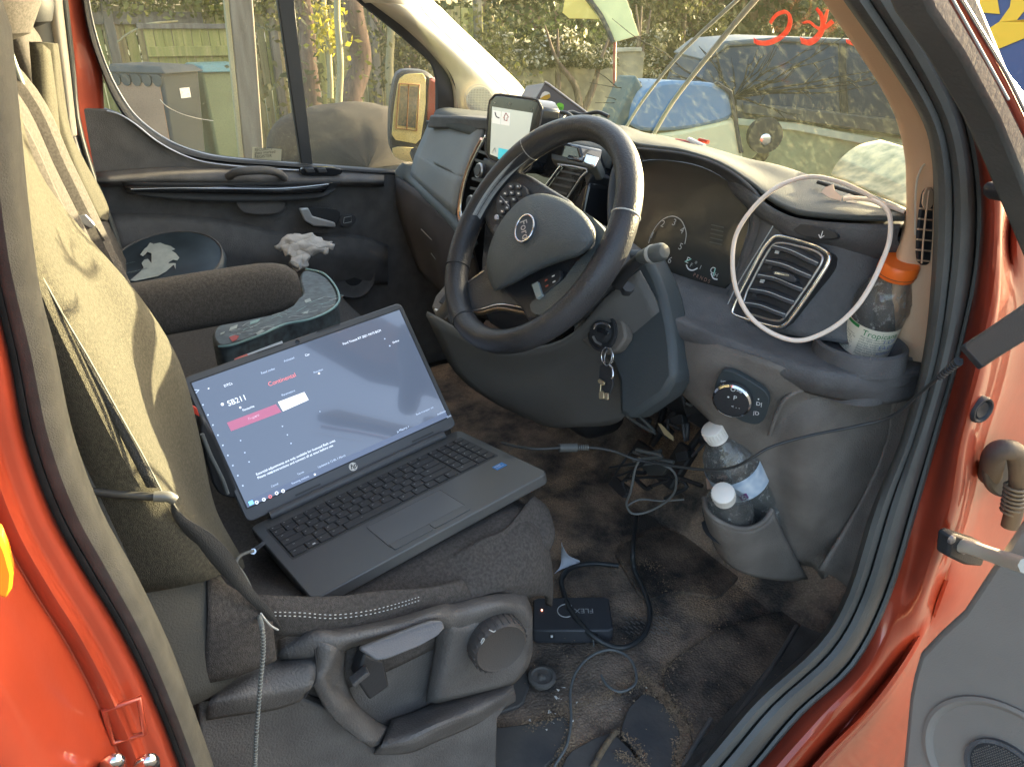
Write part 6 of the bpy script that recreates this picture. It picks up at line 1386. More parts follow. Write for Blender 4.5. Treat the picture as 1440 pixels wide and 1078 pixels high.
def st(s, px, py, sz, m, al='LEFT'): return text(s, sz, LP.at(px, py, .0012)+LN*.0004, U, Lv, m, lid_, 'screen_text', al)
st('SB211', 320, 568, .0112, wt); st('Continental', 377, 541, .0092, rt2); st('DTCs', 315, 543, .005, wt); st('\u2022', 292, 547, .008, wt); st('Car', 429, 500, .0048, wt)
st('Read codes', 367, 525, .0046, wt2); st('Ford Transit RT 2021 PATS BCM', 482, 484, .0050, wt); st('Online', 552, 482, .0044, wt); st('Activated', 399, 508, .0044, wt2)
st('Parameters', 396, 556, .0046, wt2); st('Favourite', 341, 577, .0046, wt); st('Function', 441, 524, .0044, wt2)
st('>', 274, 551, .012, wt2); st('\u2022', 310, 570, .017, wt); st('Flash', 379, 665, .004, wt2)
prism('tile', LP.pts([(319, 594), (388, 568), (396, 579), (325, 606)], .0016), -LN*.0004, pk_, lid_, bevel=0); st('Prepare', 349, 589, .0052, wt)
prism('tile', LP.pts([(391, 565), (428, 551), (434, 562), (398, 578)], .0018), -LN*.0004, mat('screen_tile_white', (.6, .6, .62), .3, emit=(.66, .68, .74), es=.24), lid_, bevel=0); text('Reconnect', .0050, LP.at(402, 566, .0026), U, Lv, rt2, lid_, 'screen_text')
st('Essential adjustments are only available for licensed flash units', 360, 667, .0050, wt); st('Please read instructions and connect all at once before use', 362, 672, .0050, wt)
st('Terms', 418, 667, .0040, wt2); st('Updated at 12:40, 1 March', 447, 657, .0042, wt2); st('Cancel', 381, 684, .0040, wt2); st('Running analysis', 410, 680, .0042, wt2)
for a, b, s in ((336, 574, .012), (447, 526, .012), (449, 579, .006), (396, 600, .008), (403, 612, .008), (408, 624, .008), (337, 620, .008), (343, 637, .008), (349, 650, .008), (441, 668, .012), (540, 477, .008), (547, 487, .009)): st('\u2022', a, b, s, wt if s > .010 else wt2)
for k in range(9): st('\u2022', 284+k*7.0, 570+k*14.2, .009, wt2)
prism('taskbar', [lpt(a, b, .0012) for a, b in ((sx0, sy0), (sx1, sy0), (sx1, sy0+.0085), (sx0, sy0+.0085))], -LN*.0003, mat('taskbar', (.04, .05, .08), .3, emit=(.15, .20, .32), es=.12), lid_, bevel=0)
prism('start_icon', [lpt(a, b, .0018) for a, b in ((sx0+.004, sy0+.0015), (sx0+.010, sy0+.0015), (sx0+.010, sy0+.007), (sx0+.004, sy0+.007))], -LN*.0003, mat('start_blue', (.1, .4, .7), .3, emit=(.12, .45, .85), es=.42), lid_, bevel=0)
for k, (a, b) in enumerate(((361, 706), (371, 702), (380, 698), (389, 693), (398, 690))): tube('taskbar_icon', [LP.at(a+math.cos(t)*2, b+math.sin(t)*2, .002) for t in [2*math.pi*i/10 for i in range(10)]], .0006, wt if k != 2 else rt2, lid_, k=1, closed=True)
st('12:41', 628, 587, .0042, wt2); st('01/03/2024', 615, 583, .0036, wt2); st('\u03bc Macro \u2022', 558, 607, .0055, wt2); st('Ready to program unit', 585, 575+8, .0036, wt2)
link('webcam', *latheVF([(.0035, .0002), (.0035, .0010), (.0022, .0011), (.0018, .0006), (.0001, .0006)], lpt(.172, .2265, .0), LN, 20), M['gloss'], lid_)
for a0 in (.110, .206): prism('lid_tab', [lpt(a0, LH-.002, .0010), lpt(a0+.04, LH-.002, .0010), lpt(a0+.04, LH, .0010), lpt(a0, LH, .0010)], -LN*.001, M['key'], lid_, bevel=0)
lg_ = link('logo', *latheVF([(.0066, .0002), (.0066, .0009), (.0001, .0009)], lpt(.171, .0165, 0), LN, 32), M['white'], lid_)
text('hp', .0105, lpt(.1715, .0172, .0012), U, Lv, M['black'], lid_, 'logo_lettering', 'CENTER', shear=.3, bold=.0002)

# =================================================================== LOOSE THINGS
# charging brick and lead
q0 = D(1364, 503, .80); q1 = D(1510, 408, .66); ax = (q1-q0).normalized(); nv = (CAM-q0).normalized(); sv_ = ax.cross(nv).normalized(); nv = sv_.cross(ax)
cb_ = thing('laptop_charger', 'grey laptop charger brick hanging by the open door hinge with its black lead', 'charger', q0)
box('brick', q0+ax*.085-nv*.01, (.17, .030, .022), mat('charger_grey', (.13, .125, .12), .45, bump=.2, bscale=500), cb_, bevel=.003, ux=ax, uy=sv_, uz=nv)
box('brick_end', q0+ax*.003-nv*.01, (.01, .0312, .0232), M['black'], cb_, bevel=.002, ux=ax, uy=sv_, uz=nv)
for k in range(8): p = D(1348-k*3.6, 508+k*3.0, .80+.003*k); V, F = tubeVF([p, p-ax*.0024], .0052-.0002*k, 12); link('strain_relief', V, F, M['black'], cb_)
lead = [D(1352, 506, .80), D(1322, 528, .84), D(1290, 556, .90), D(1252, 586, .96), D(1200, 600, .985), D(1140, 612, .99), D(1085, 628, 1.0), D(1055, 645, 1.01), D(1030, 657, 1.03), D(990, 660, 1.06), D(940, 654, 1.10), D(895, 646, 1.13), D(862, 634, 1.12), D(830, 629, 1.11), D(797, 629, 1.10), D(755, 631, 1.09), D(725, 627, 1.10), D(705, 622, 1.11)]
tube('charger_lead', lead, .0022, M['cableb'], cb_, k=8)
V, F = tubeVF([D(812, 629, 1.106), D(786, 629.5, 1.10)], .0065, 16); link('ferrite_core', V, F, mat('ferrite', (.07, .075, .075), .5), cb_, bevel=.001)
for k in range(5): p = D(814+k*3, 629, 1.106); V, F = tubeVF([p, D(815.5+k*3, 629, 1.106)], .0045, 12); link('strain_relief', V, F, M['cableg'], cb_)
o = tube('thin_cable_loop', [D(900, 645, 1.16), D(893, 660, 1.18), D(887, 690, 1.22), D(881, 708, 1.26), D(888, 721, 1.28), D(905, 721, 1.28), D(928, 711, 1.26), D(947, 694, 1.22), D(951, 672, 1.18), D(942, 658, 1.15), D(925, 651, 1.13)], .0021, M['cableg'], k=8); tag(o, 'thin dark cable looping in the footwell under the steering column', 'cable')
o = tube('footwell_cable', [D(880, 712, 1.30), D(900, 702, 1.30), D(930, 704, 1.30), D(962, 702, 1.29)], .0018, M['cableg'], k=6); tag(o, 'short thin cable crossing behind the loop under the column', 'cable')
P = [Z(a, b, .05) for a, b in ((895, 722), (893, 745), (890, 775))]+[Z(a, b, .018) for a, b in ((892, 800), (905, 828), (914, 860), (907, 890), (882, 909), (855, 906))]+[Z(826, 887, .03), Z(802, 857, .036), Z(792, 831, .02), Z(790, 813, .012), Z(805, 797, .012), Z(834, 792, .012), Z(870, 795, .012)]
o = tube('thick_black_cable', P, .0052, M['cableb'], k=8, n=12); tag(o, 'thick black cable curled over the little black box on the floor', 'cable')
P = [Z(a, b, .014) for a, b in ((765, 1110), (780, 1076), (796, 1049), (803, 1014), (802, 972), (811, 943), (831, 922), (858, 913), (882, 922), (893, 940), (893, 961), (873, 972), (855, 964), (845, 949))]
o = tube('thin_grey_cable', P, .0024, M['cableg'], k=8); tag(o, 'thin grey cable coiled on the dirty cab floor', 'cable')
# interface box
bx = thing('interface_box', 'flat black electronic box with a small white logo on the cab floor', 'electronics box', Z(805, 885, 0))
c0, c1, c2, c3 = Z(750, 840, .034), Z(856, 838, .034), Z(863, 886, .034), Z(749, 886, .034)
bxb = prism('casing', chaikin([c0, c1, c2, c3], 1, .06), V3((0, 0, -.032)), mat('box_black', (.045, .048, .055), .45, bump=.2, bscale=600), bx, bevel=.003)
bu2 = (c2-c3).normalized(); bv2 = UP.cross(bu2)
bpl = Pl(c3+UP*.0003, UP, bu2)
tube('logo_ring', [bpl.at(796+math.cos(t)*12, 858+math.sin(t)*9, .0004) for t in [rad(60+k*12) for k in range(22)]], .0010, M['printdim'], bxb, k=1)
text('FLEX', .017, bpl.at(821, 858, .0006), -bu2, -bv2, M['printdim'], bxb, align='CENTER'); 
prism('led', [bpl.at(a, b, .0012) for a, b in ((761, 856), (763, 856), (763, 858), (761, 858))], V3((0, 0, -.001)), mat('led_red', (.8, .2, .1), .3, emit=(1, .3, .2), es=1), bxb, bevel=0)
fpn = Pl((c3+c2)/2, V3((c2-c3).cross(UP)).normalized()*(1 if (c2-c3).cross(UP).dot(CAM-c3) > 0 else -1))
for a in (776, 837):
    prism('socket', fpn.pts([(a-4, 890), (a+4, 890), (a+4, 897), (a-4, 897)], .0006), -fpn.n*.002, M['black'], bxb, bevel=0)
    prism('socket_contact', fpn.pts([(a-1.5, 893), (a+1.5, 893), (a+1.5, 896), (a-1.5, 896)], .0012), -fpn.n*.001, M['print'], bxb, bevel=0)
tube('lead_stub', [fpn.at(834, 893, .003), fpn.at(835, 908, .006)], .0016, M['cableg'], bxb, k=1)
# paper scrap on the floor
o = patch('paper_scrap', [[Z(790, 762, .10), Z(790, 766, .09)], [Z(789, 778, .05), Z(800, 781, .05)], [Z(788, 795, .02), Z(816, 790, .02)], [Z(780, 806, .01), Z(786, 800, .01)]], mat('scrap_paper', (.55, .58, .66), .8, var=.1, vscale=40), None, nu=3, nv=4, solid=.001); tag(o, 'torn white paper scrap beside the seat front on the floor', 'paper')
# juice bottle
jb0 = Z(1213, 487, .606); jt = X(1266, 370, jb0.x+.035); jax = (jt-jb0).normalized(); JL = (jt-jb0).length; s = JL/.165
jb = thing('juice_bottle', 'empty clear juice bottle with orange cap and paper label in the dash cup holder', 'bottle', jb0)
pr = [(.001, .001), (.038, .001), (.0415, .006), (.042, .02), (.042, .062), (.0425, .078), (.0435, .088), (.041, .103), (.034, .122), (.029, .134), (.0265, .142), (.026, .147), (.024, .147), (.0245, .141), (.027, .133), (.032, .121), (.039, .102), (.0415, .088), (.0405, .078), (.040, .02), (.036, .004), (.001, .004)]
M['pet2'] = clearmat('thin_clear_plastic', (.95, .98, 1.0), .42, dirt_glint=.5, haze=.14, dcol=(.85, .85, .82), dscale=90, bump=60)  # whitish film in the plastic stands in for highlights
lathe('bottle_wall', [(r*s, h*s) for r, h in pr[:12]], jb0, jax, M['pet2'], jb, n=44, cap=False)
cp_ = lathe('cap', [(.0265, .143), (.0285, .144), (.029, .149), (.0285, .1495), (.0292, .150), (.0288, .166), (.026, .169), (.001, .169)], V3(jb0), jax, M['orange'], jb, n=44)
cp_.scale = (1, 1, 1)
bpy.data.objects.remove(cp_)
cp_ = lathe('cap', [(r*s, h*s) for r, h in ((.0265, .143), (.0292, .144), (.0298, .149), (.0288, .1495), (.0300, .1502), (.0296, .165), (.027, .168), (.001, .168))], jb0, jax, M['orange'], jb, n=44)
tube('cap_break_line', [jb0+jax*(.1497*s)+(jax.cross(UP).normalized()*math.cos(t)+jax.cross(jax.cross(UP)).normalized()*math.sin(t))*.0297*s for t in [2*math.pi*k/30 for k in range(30)]], .0005, M['black'], cp_, k=1, closed=True)
# label: wraps the lower body; local frame for writing
lpaper = mat('label_paper', (.74, .70, .58), .6)
lathe('label', [(.0424*s, .006*s), (.0426*s, .063*s)], jb0, jax, lpaper, jb, n=48, cap=False)
jv = (CAM-jb0); jv = (jv-jax*jv.dot(jax)).normalized(); ju = jax.cross(jv).normalized()
def wrapt(sx, sh, str_, size, m, ext=0):
    o = text(str_, size, V3((0, 0, 0)), V3((1, 0, 0)), V3((0, 1, 0)), m, None, 'label_print')
    me = o.data; W0 = o.location.copy(); R_ = .0430*s
    for v in me.vertices:
        q = v.co+W0; a = sx+q.x/R_; v.co = jb0+jax*(sh*s+q.y)+(jv*math.cos(a)+ju*math.sin(a))*R_ - ORG[jb]
    o.location = (0, 0, 0); o.parent = jb; me.update(); ORG[o] = ORG[jb]; return o
grn = mat('label_green', (.02, .20, .05), .6); dkg = mat('label_ink', (.12, .13, .09), .7); blu = mat('label_blue', (.10, .16, .45), .6)
wrapt(-.22, .053, 'Tropicana', .0125, grn)
for k, l_ in enumerate(('Not from conc. We use', 'only 100% squeezed and', 'pressed oranges with', 'juicy bits. Keep cold.', 'Best before: see cap.', 'Shake it well, once open', 'drink within 5 days.', 'Please recycle me.')): wrapt(-.22, .045-k*.0047, l_, .0042, dkg)
for k, l_ in enumerate(('Nutrition', 'Energy 190', 'Fat <0.5', 'Carbs 9.1', 'Sugars 8.9', 'Fibre 0.6', 'Protein 0.7', 'Salt <0.01', 'Vit C 27')): wrapt(-.85, .043-k*.0042, l_, .0037, dkg)
wrapt(.62, .042, '1 OF', .010, blu); wrapt(.55, .030, '5 A DAY', .008, blu); wrapt(.55, .019, 'vitamin c', .0065, blu)
Vl_ = []
for k in range(13):
    a = -1.25+.85*k/12; d_ = (jv*math.cos(a)+ju*math.sin(a))*.0431*s; Vl_ += [jb0+jax*.057*s+d_, jb0+jax*.0625*s+d_]
link('label_band', Vl_, [(2*k, 2*k+1, 2*k+3, 2*k+2) for k in range(12)], grn, jb, smooth=True)
for k in range(5): wrapt(-1.0+.1*k, .0598, 'x', .003, M['print'])
fpr = mat('label_figure_blue', (.10, .18, .45), .6); fpy = mat('label_figure_yellow', (.70, .48, .08), .6)
prism('inside_print', [jb0+jax*(h*s)+ju*(a*s)-jv*.028 for a, h in ((.002, .104), (.012, .106), (.009, .128), (.004, .127))], jv*.001, fpr, jb, bevel=0)
prism('inside_print', [jb0+jax*(h*s)+ju*(a*s)-jv*.028 for a, h in ((-.006, .065), (.016, .068), (.016, .098), (-.002, .098))], jv*.001, mat('inside_print', (.50, .32, .16), .6, col2=(.65, .48, .12), vscale=220), jb, bevel=0)
prism('inside_print', [jb0+jax*(h*s)+ju*(a*s)-jv*.027 for a, h in ((.002, .129), (.010, .130), (.010, .137), (.003, .137))], jv*.001, fpy, jb, bevel=0)
# water bottles
def wbottle(p0, p1, label, s=1.0, lab=True):
    ax = (p1-p0).normalized(); t = thing('water_bottle', label, 'bottle', p1, 'plastic water bottles in the dash pocket')
    L_ = (p1-p0).length
    pr = [(.0125, .0), (.0135, .008), (.020, .016), (.029, .030), (.034, .048), (.0350, .07), (.0350, .086), (.033, .092), (.0345, .12), (.032, .126), (.0345, .132), (.0345, .175), (.030, .185), (.001, .186)]
    lathe('bottle_wall', [(r*s, h*s) for r, h in pr], p0, ax, M['pet2'], t, n=40, cap=False)
    lathe('water', [(.001, .075*s)]+[((r-.0015)*s, h*s) for r, h in pr[5:-1]], p0, ax, M['water'], t, n=36)
    c = lathe('cap', [(.001, -.018), (.0150, -.018), (.0168, -.0165), (.0172, .0), (.0168, .001), (.0172, .002), (.017, .006), (.013, .007)], p0, ax, M['white'], t, n=40)
    cc = p0
    u = ax.cross(UP).normalized(); v = ax.cross(u)
    for k in range(24):
        a = 2*math.pi*k/24; V, F = tubeVF([p0+(u*math.cos(a)+v*math.sin(a))*.0173-ax*.015, p0+(u*math.cos(a)+v*math.sin(a))*.0176-ax*.001], .0006, 4); link('cap_ridge', V, F, M['white'], c)
    if lab:
        lathe('label', [(.0353*s, .050*s), (.0353*s, .084*s)], p0, ax, mat('water_label', (.34, .44, .56), .4, col2=(.60, .66, .72), vscale=55, detail=1), t, n=40, cap=False)
        lv_ = (CAM-p0); lv_ = (lv_-ax*lv_.dot(ax)).normalized(); lu = ax.cross(lv_)
        c = p0+ax*.075*s+lv_*.0355*s*.96+lu*.010
        prism('label_mark', [c+lu*a+ax*b for a, b in ((-.006, -.005), (.006, -.005), (.006, .006), (-.006, .006))], lv_*.0022, mat('mark_purple', (.15, .04, .16), .5), t, bevel=0)
        tube('mark_ring', [c+lv_*.0026+lu*(math.cos(x)*.003)+ax*(math.sin(x)*.003) for x in [rad(30*k) for k in range(12)]], .0007, M['print'], t, k=1, closed=True)
    return t
wbottle(X(1007, 612, .628), X(1074, 728, .655), 'upper water bottle with blue label and white cap leaning in the dash pocket', 1.28)
wbottle(X(1018, 698, .678), X(1040, 780, .590), 'lower water bottle with white cap sunk into the dash pocket', 1.12, False)
o = prism('crumpled_wrapper', [X(a, b, .60) for a, b in ((992, 672), (1004, 671), (1014, 668), (1020, 676), (1008, 684), (994, 688))], V3((.004, .01, 0)), mat('pinkish_paper', (.55, .38, .30), .7), bevel=.001); tag(o, 'crumpled pinkish wrapper stuffed between the two water bottles', 'wrapper')
# white usb lead
P = [D(1186, 280, 1.0), D(1205, 278.5, .99), D(1228, 283, .95), D(1246, 294, .92), D(1253, 311, .905), D(1250, 340, .90), D(1240, 370, .90), D(1222, 405, .90), D(1200, 437, .91), D(1168, 464, .925), D(1128, 478, .94), D(1090, 470, .95), D(1056, 445, .955), D(1036, 410, .96), D(1030, 370, .96), D(1036, 330, .97), D(1060, 290, .965), D(1096, 262, .965), D(1140, 248.5, .97), D(1180, 256, .97), D(1215, 271, .96), D(1240, 285, .95), D(1272, 297, .935)]
rg = random.Random(12); P = [p+V3((rg.uniform(-1, 1), rg.uniform(-1, 1), rg.uniform(-1, 1)))*.0009 for p in P]
o = tube('white_usb_cable', P, .0030, M['cablew'], k=8, n=10); tag(o, 'white cable hanging in a big loop in front of the driver air vent', 'cable')
# black lead along the screen base, paper scraps, pen
o = tube('dash_edge_cord', [D(1150, 256, 1.10), D(1190, 268, 1.06), D(1225, 280, 1.02), D(1250, 291, .99), D(1272, 301, .96)], .003, M['black'], k=6); tag(o, 'black cord lying along the windscreen edge of the dash', 'cable')
sp_ = Pl(X(1175, 272, .62), (.3, -1, .8))
o = prism('paper_note', sp_.pts([(1154, 270), (1161, 263), (1172, 259), (1174, 268), (1184, 276), (1182, 282), (1168, 279)], .012), -sp_.n*.0012, mat('note_paper', (.62, .50, .42), .8), bevel=0); tag(o, 'torn folded pale pink paper note on the dash top beside the white cable', 'paper')
o = prism('paper_note', sp_.pts([(1186, 275), (1194, 272), (1203, 276), (1205, 286), (1190, 284)], .010), -sp_.n*.001, M['paper'], bevel=0); tag(o, 'small grey white paper scrap on the dash right of the pink note', 'paper')
sp3 = Pl(Y(980, 205, .50), (.2, -1, 1.0))
o = thing('marker_pen', 'red and white marker lying on the dash top against the windscreen', 'pen', sp3.at(975, 204))
tube('barrel', [sp3.at(968, 197, .008), sp3.at(990, 207, .008)], .006, M['white'], o, k=1, n=12); tube('red_end', [sp3.at(950, 199, .006), sp3.at(972, 203, .006)], .006, mat('marker_red', (.5, .05, .02), .4), o, k=1, n=12); tube('red_tip', [sp3.at(983, 197, .004), sp3.at(996, 200, .004)], .004, mat('marker_red2', (.5, .05, .02), .4), o, k=1, n=12)
# patterned sheet added for a reflection of papers in the screen corner
o = patch('reflection_sheet', [[O(1168, 246, 'y', .52), O(1275, 292, 'y', .46)], [O(1180, 226, 'y', .56), O(1290, 270, 'y', .50)], [O(1205, 206, 'y', .60), O(1290, 236, 'y', .54)], [O(1238, 197, 'y', .63), O(1290, 212, 'y', .58)]], mat('reflection_print', (.88, .80, .48), .7, col2=(.34, .36, .22), vscale=42, detail=3), None, nu=5, nv=5, solid=.0015); tag(o, 'pale patterned sheet added for a reflection of papers in the right lower corner of the windscreen', 'paper sheet')
# spirit level on the dash
b0, b1 = D(754, 118, 1.78), D(858, 186, 1.55)
t = thing('spirit_level', 'grey box section spirit level with yellow and green vials on the dash', 'spirit level', b1)
lvp = Pl((b0+b1)/2, -ray(790, 150)+V3((-.2, 0, 0)), b1-b0)
V, F = prismVF(lvp.pts([(753, 138), (766, 117), (772, 119), (824, 158), (860, 184), (850, 200), (812, 178), (775, 176), (756, 152)], 0), -lvp.n*.03)
lb_ = link('level_body', V, F, mat('level_grey', (.14, .13, .14), .4, .3), t, bevel=.002)
prism('level_end', [lvp.at(733, 135, -.02), lvp.at(740, 121, -.02), lvp.at(765, 116.5, .001), lvp.at(753, 138, .001)], V3((0, .006, -.002)), mat('level_end_white', (.45, .47, .50), .4), t, bevel=.001)
tube('top_edge', lvp.pts([(766, 117), (772, 119), (824, 158), (862, 184)], .001), .0028, mat('level_edge', (.30, .28, .28), .3, .5), lb_, k=2)
for L_, c, e in (([(758, 140), (764, 128), (773, 130), (774, 136), (768, 141)], (.50, .34, .06), 'amber'), ([(780, 158), (782, 147), (787, 144), (794, 148), (790, 159), (784, 161)], (.22, .62, .06), 'lime')):
    prism('vial_window', chaikin(lvp.pts(L_, .0022), 1), -lvp.n*.002, M['white'] if e == 'amber' else mat('vial_'+e, c, .3, emit=None), lb_, bevel=0)
prism('vial', lvp.pts([(758, 140), (765, 135), (773, 132), (774, 137), (768, 141)], .0042), -lvp.n*.001, mat('vial_amber', (.55, .33, .04), .3), lb_, bevel=0)
prism('vial', lvp.pts([(783, 157), (785, 150), (791, 151), (789, 158)], .0042), -lvp.n*.001, mat('vial_green', (.10, .35, .05), .3), lb_, bevel=0)
o = tube('earphone_lead', [D(770, 163, 1.5), D(785, 158, 1.5), D(798, 160, 1.48), D(808, 170, 1.46), D(800, 178, 1.46), D(790, 168, 1.48), D(802, 158, 1.5), D(818, 162, 1.5), D(840, 158, 1.48), D(856, 164, 1.46)], .004, M['cableb'], k=6); tag(o, 'tangled black lead on the dash in front of the spirit level', 'cable')
# keys
kt = thing('key_bunch', 'bunch of small keys hanging on a ring from the ignition switch', 'keys', ip.at(850, 565, .02))
rc = ip.at(854, 501, .022)
tube('key_ring', [rc+ip.u*(math.cos(t)*.0125)+ip.v*(math.sin(t)*.0135)+ip.n*(math.sin(t)*.002) for t in [2*math.pi*k/30 for k in range(30)]], .0009, M['chrome'], kt, k=1, closed=True)
tube('key_ring', [rc+ip.u*(math.cos(t)*.0125+.002)+ip.v*(math.sin(t)*.0135)+ip.n*(math.cos(t)*.006) for t in [2*math.pi*k/30 for k in range(30)]], .0009, M['satin'], kt, k=1, closed=True)
kx = lambda L, h, m, nm: prism(nm, chaikin(ip.pts(L, h), 1, .15), -ip.n*.003, m, kt, bevel=.0006)
kx([(843, 514), (852, 510), (860, 516), (862, 540), (856, 556), (848, 550), (842, 536)], .018, M['black'], 'key_fob')
tube('snap_clip', ip.pts([(856, 512), (861, 518), (862, 528), (860, 532)], .024), .0016, M['chrome'], kt)
brs = mat('brass', (.55, .45, .28), .3, .9)
kx([(840, 535), (843, 532), (850, 537), (849, 542), (842, 539)], .024, brs, 'key_bow'); kx([(842, 551), (847, 549), (849, 553), (849, 561), (842, 561)], .024, brs, 'key_blade'); kx([(850, 552), (855, 552), (855, 563), (849, 561)], .023, brs, 'key_blade')
tube('key_neck', ip.pts([(845, 540), (844, 550)], .023), .001, brs, kt, k=1)
# braided phone lead on the left
pl0 = bp2(-.006, .048, -.008)
ub = thing('braided_cable', 'grey braided cable with a metal plug in the left side of the laptop', 'cable', X(358, 1078, .74))
V, F = tubeVF([bp2(.002, .052, -.006), D(356, 775, .80)], .0032, 12); link('plug', V, F, M['chrome'], ub)
Pb = smoothline([D(357, 774, .80), D(346, 777, .795), D(336, 783, .79), D(333, 793, .785), D(342, 806, .78), D(352, 825, .775), D(358, 845, .77), D(363, 862, .765), X(369, 885, .735), X(370, 920, .735), X(366, 960, .738), X(363, 1000, .74), X(360, 1040, .742), X(357, 1120, .745)], 8)
V, F = tubeVF(Pb, .0017, 8); link('cable', V, F, mat('braid', (.12, .125, .12), .6), ub)
Vs = []; Fs = []; acc = 0
for i in range(56, len(Pb)-1):
    seg = Pb[i+1]-Pb[i]; m_ = max(1, int(seg.length/.0030)); t = seg.normalized(); a = t.cross(V3((1, 0, 0))).normalized(); b_ = t.cross(a)
    for k in range(m_):
        p = Pb[i]+seg*(k/m_); v, f = tubeVF([p+a*(math.cos(x)*.0019)+b_*(math.sin(x)*.0019) for x in [2*math.pi*j/8 for j in range(8)]], .0007, 4, closed=True); q = len(Vs); Vs += v; Fs += [tuple(z+q for z in e) for e in f]
tag(link('braid_rings', Vs, Fs, mat('braid_light', (.22, .24, .235), .5), ub), kind='stuff')
o = tube('loose_thread', [X(367, 862, .72), X(374, 872, .715), X(382, 880, .71), X(391, 885, .705)], .0010, M['seam'], k=5); tag(o, 'loose pale wire tail beside the braided cable', 'cable')
# printed round cushion on the passenger seat
rc0 = Z(234, 367, .50)
RCN = V3((.30, -.15, 1)).normalized()
rcu = thing('round_cushion', 'round navy cushion with a pale horse print on the passenger seat', 'cushion', rc0-UP*.075)
ru = 0.5*(Z(305, 366, .475)-Z(160, 366, .475)).length
lathe('cushion_body', [(.001, -.07), (ru*.85, -.07), (ru*.98, -.05), (ru*1.03, -.02), (ru*1.01, -.006), (ru*.96, .0), (.001, .004)], rc0, RCN, M['navy'], rcu, n=56)
tube('piping', [rc0+RCN.orthogonal().normalized()*(math.cos(t)*ru*.985)+RCN.cross(RCN.orthogonal().normalized())*(math.sin(t)*ru*.985) for t in [2*math.pi*k/50 for k in range(50)]], .0025, M['dash'], rcu, k=1, closed=True)
rp = Pl(rc0+RCN*.0055, RCN, RT)
hs1 = [(197, 358), (203, 350), (207, 347), (211, 341), (216, 343), (225, 341), (232, 344), (240, 346), (246, 350), (241, 352), (247, 356), (252, 362), (249, 366), (243, 365), (238, 368), (236, 370), (247, 370), (247, 378), (244, 372), (234, 381), (222, 388), (190, 395), (183, 394), (197, 382), (202, 376), (199, 370), (203, 365), (208, 364), (213, 370), (213, 356), (207, 354), (201, 360)]
pal = mat('pale_print', (.33, .38, .38), .6, var=.12, vscale=40)
prism('horse_print', rp.pts(hs1), UP*-.0008, pal, rcu, bevel=0, smooth=False)
for s_, a, b, z_ in (('farm', 171, 372, .016), ('tradecraft', 168, 386, .016)): text(s_, z_, rp.at(a, b, .001), (rp.at(200, 380)-rp.at(170, 387)), V3((-.6, -.5, 0)), mat('dim_print', (.16, .21, .22), .6), rcu)
o = box('blue_leaflet', Z(309, 345, .44), (.05, .03, .004), mat('pale_blue_paper', (.40, .50, .58), .5), bevel=.001); tag(o, 'small pale blue leaflet just behind the round cushion', 'leaflet')
# printed cushion with teal piping
tz = .515
L2 = [(297, 476), (299, 462), (315, 452), (355, 442), (400, 428), (428, 415), (420, 395), (424, 378), (452, 383), (470, 400), (476, 418), (472, 428), (456, 438), (432, 448), (400, 454), (366, 470), (326, 484), (307, 487)]
pc = thing('printed_cushion', 'curved black printed cushion with teal piping beside the arm rest', 'cushion', Z(400, 450, tz-.12))
tpn = chaikin([Z(a, b, tz) for a, b in L2], 2)
pcb = prism('cushion_body', tpn, V3((0, 0, -.12)), mat('print_black', (.05, .055, .06), .5, col2=(.10, .13, .14), vscale=70, detail=8), pc, bevel=.006)
tube('piping', [Z(a, b, tz+.001) for a, b in ((307, 487), (326, 485), (366, 471), (400, 456), (432, 450), (458, 440), (474, 428), (477, 416), (470, 400), (454, 384), (430, 378))], .0024, M['teal'], pcb)
pq = Pl(V3((0, 0, tz+.0012)), UP, RT)
for L_, m_ in (([(388, 434), (396, 430), (398, 434), (404, 436), (392, 441), (382, 444)], pal), ([(324, 460), (334, 456), (333, 461), (322, 465)], pal), ([(322, 474), (330, 471), (336, 472), (333, 477), (327, 480)], mat('red_patch', (.45, .05, .03), .5)), ([(310, 468), (316, 466), (315, 469), (310, 471)], pal), ([(424, 440), (434, 436), (432, 441)], pal), ([(428, 422), (436, 419), (438, 423), (430, 426)], pal), ([(352, 452), (366, 448), (364, 451), (352, 456)], M['teal']), ([(360, 468), (368, 463), (372, 465), (362, 471)], pal)):
    prism('print_patch', pq.pts(L_), UP*-.0006, m_, pcb, bevel=0, smooth=False)
rg = random.Random(4)
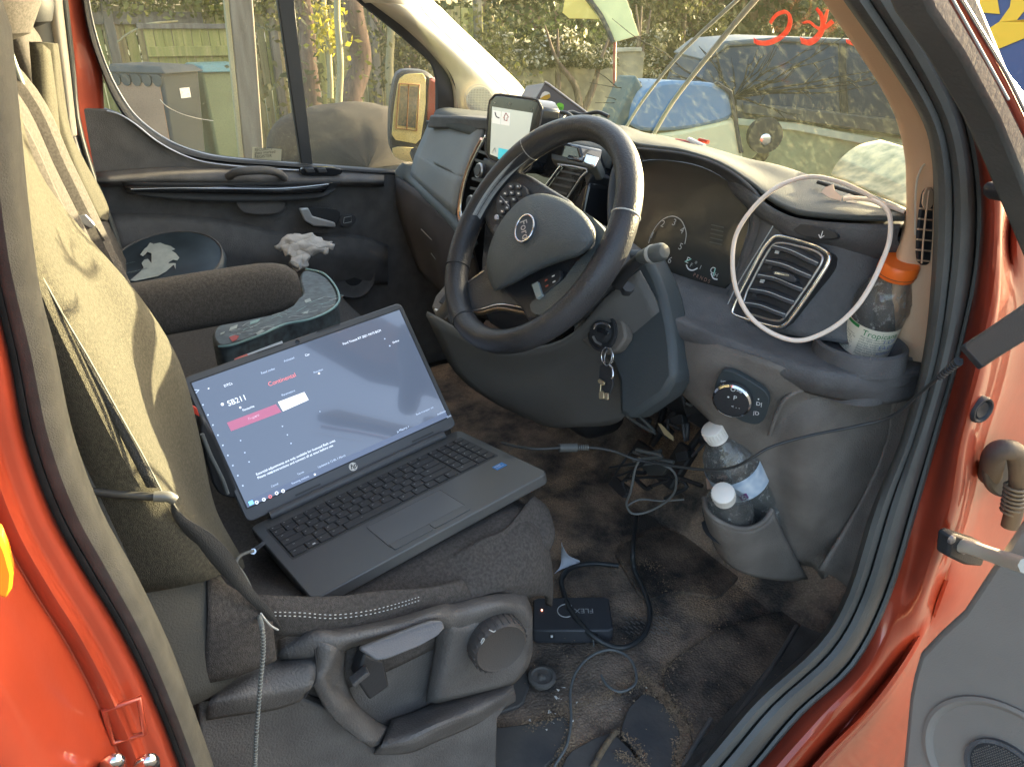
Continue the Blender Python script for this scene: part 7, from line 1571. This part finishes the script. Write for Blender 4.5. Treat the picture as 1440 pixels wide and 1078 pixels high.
for k in range(26):
    f = rg.random(); a = 315+f*150; b = 474-f*42+rg.uniform(-10, 8) - (8 if f > .7 else 0)
    link('print_line', *linesVF(smoothline(pq.pts([(a, b), (a+rg.uniform(5, 14), b-rg.uniform(1, 5)), (a+rg.uniform(12, 22), b-rg.uniform(2, 8))], .0002), 3), .0013, UP), M['printdim'] if k % 3 else M['teal'], pcb, smooth=False)
# card poking up behind the lid
ed = thing('bank_card', 'white and red edged card poking up behind the laptop lid', 'card', lpt(.085, LH-.02, -.012))
prism('card_face', [lpt(a, b, -.010) for a, b in ((.076, LH-.03), (.152, LH-.03), (.154, LH+.006), (.078, LH+.004))], -LN*.001, mat('card_white', (.45, .50, .56), .4), ed, bevel=0)
prism('card_corner', [lpt(a, b, -.0095) for a, b in ((.078, LH-.002), (.098, LH-.002), (.098, LH+.0048), (.078, LH+.0040))], -LN*.002, mat('card_red', (.55, .16, .13), .4), ed, bevel=0)
# work glove on the door pocket
gv_ = thing('work_glove', 'crumpled off white work glove lying against the far door', 'glove', X(425, 395, -.70))
gp = Pl(X(425, 350, -.66), V3((1, -.4, .6)), V3((0, 1, 0)))
def blob(L, r, nm='glove_fold'):
    P = smoothline(gp.pts([q[:2] for q in L], .0), 6); n_ = len(P)
    V, F = tubeVF(P, lambda f: r*(.5+.6*math.sin(math.pi*min(1, max(0, f*.9+.08)))), 18)
    V = [v+V3((noise.noise(v*55), noise.noise(v*50+V3((5, 1, 2))), noise.noise(v*60+V3((1, 7, 3)))))*.009 for v in V]
    return link(nm, V, F, M['glove'], gv_, angle=180)
for L_, r in (([(390, 350), (405, 340), (430, 336), (455, 338)], .014), ([(405, 350), (425, 345), (450, 345), (470, 347)], .012), ([(405, 356), (425, 352), (445, 352), (462, 352)], .011), ([(412, 362), (420, 356), (434, 356)], .014), ([(414, 378), (420, 366), (424, 358)], .016), ([(428, 376), (428, 366), (430, 356)], .013), ([(395, 346), (410, 352), (430, 344), (448, 350)], .016), ([(400, 340), (420, 348), (440, 340), (465, 344)], .015), ([(408, 344), (415, 356), (422, 366)], .015)): blob(L_, r)
# key blade/white strip under light: none
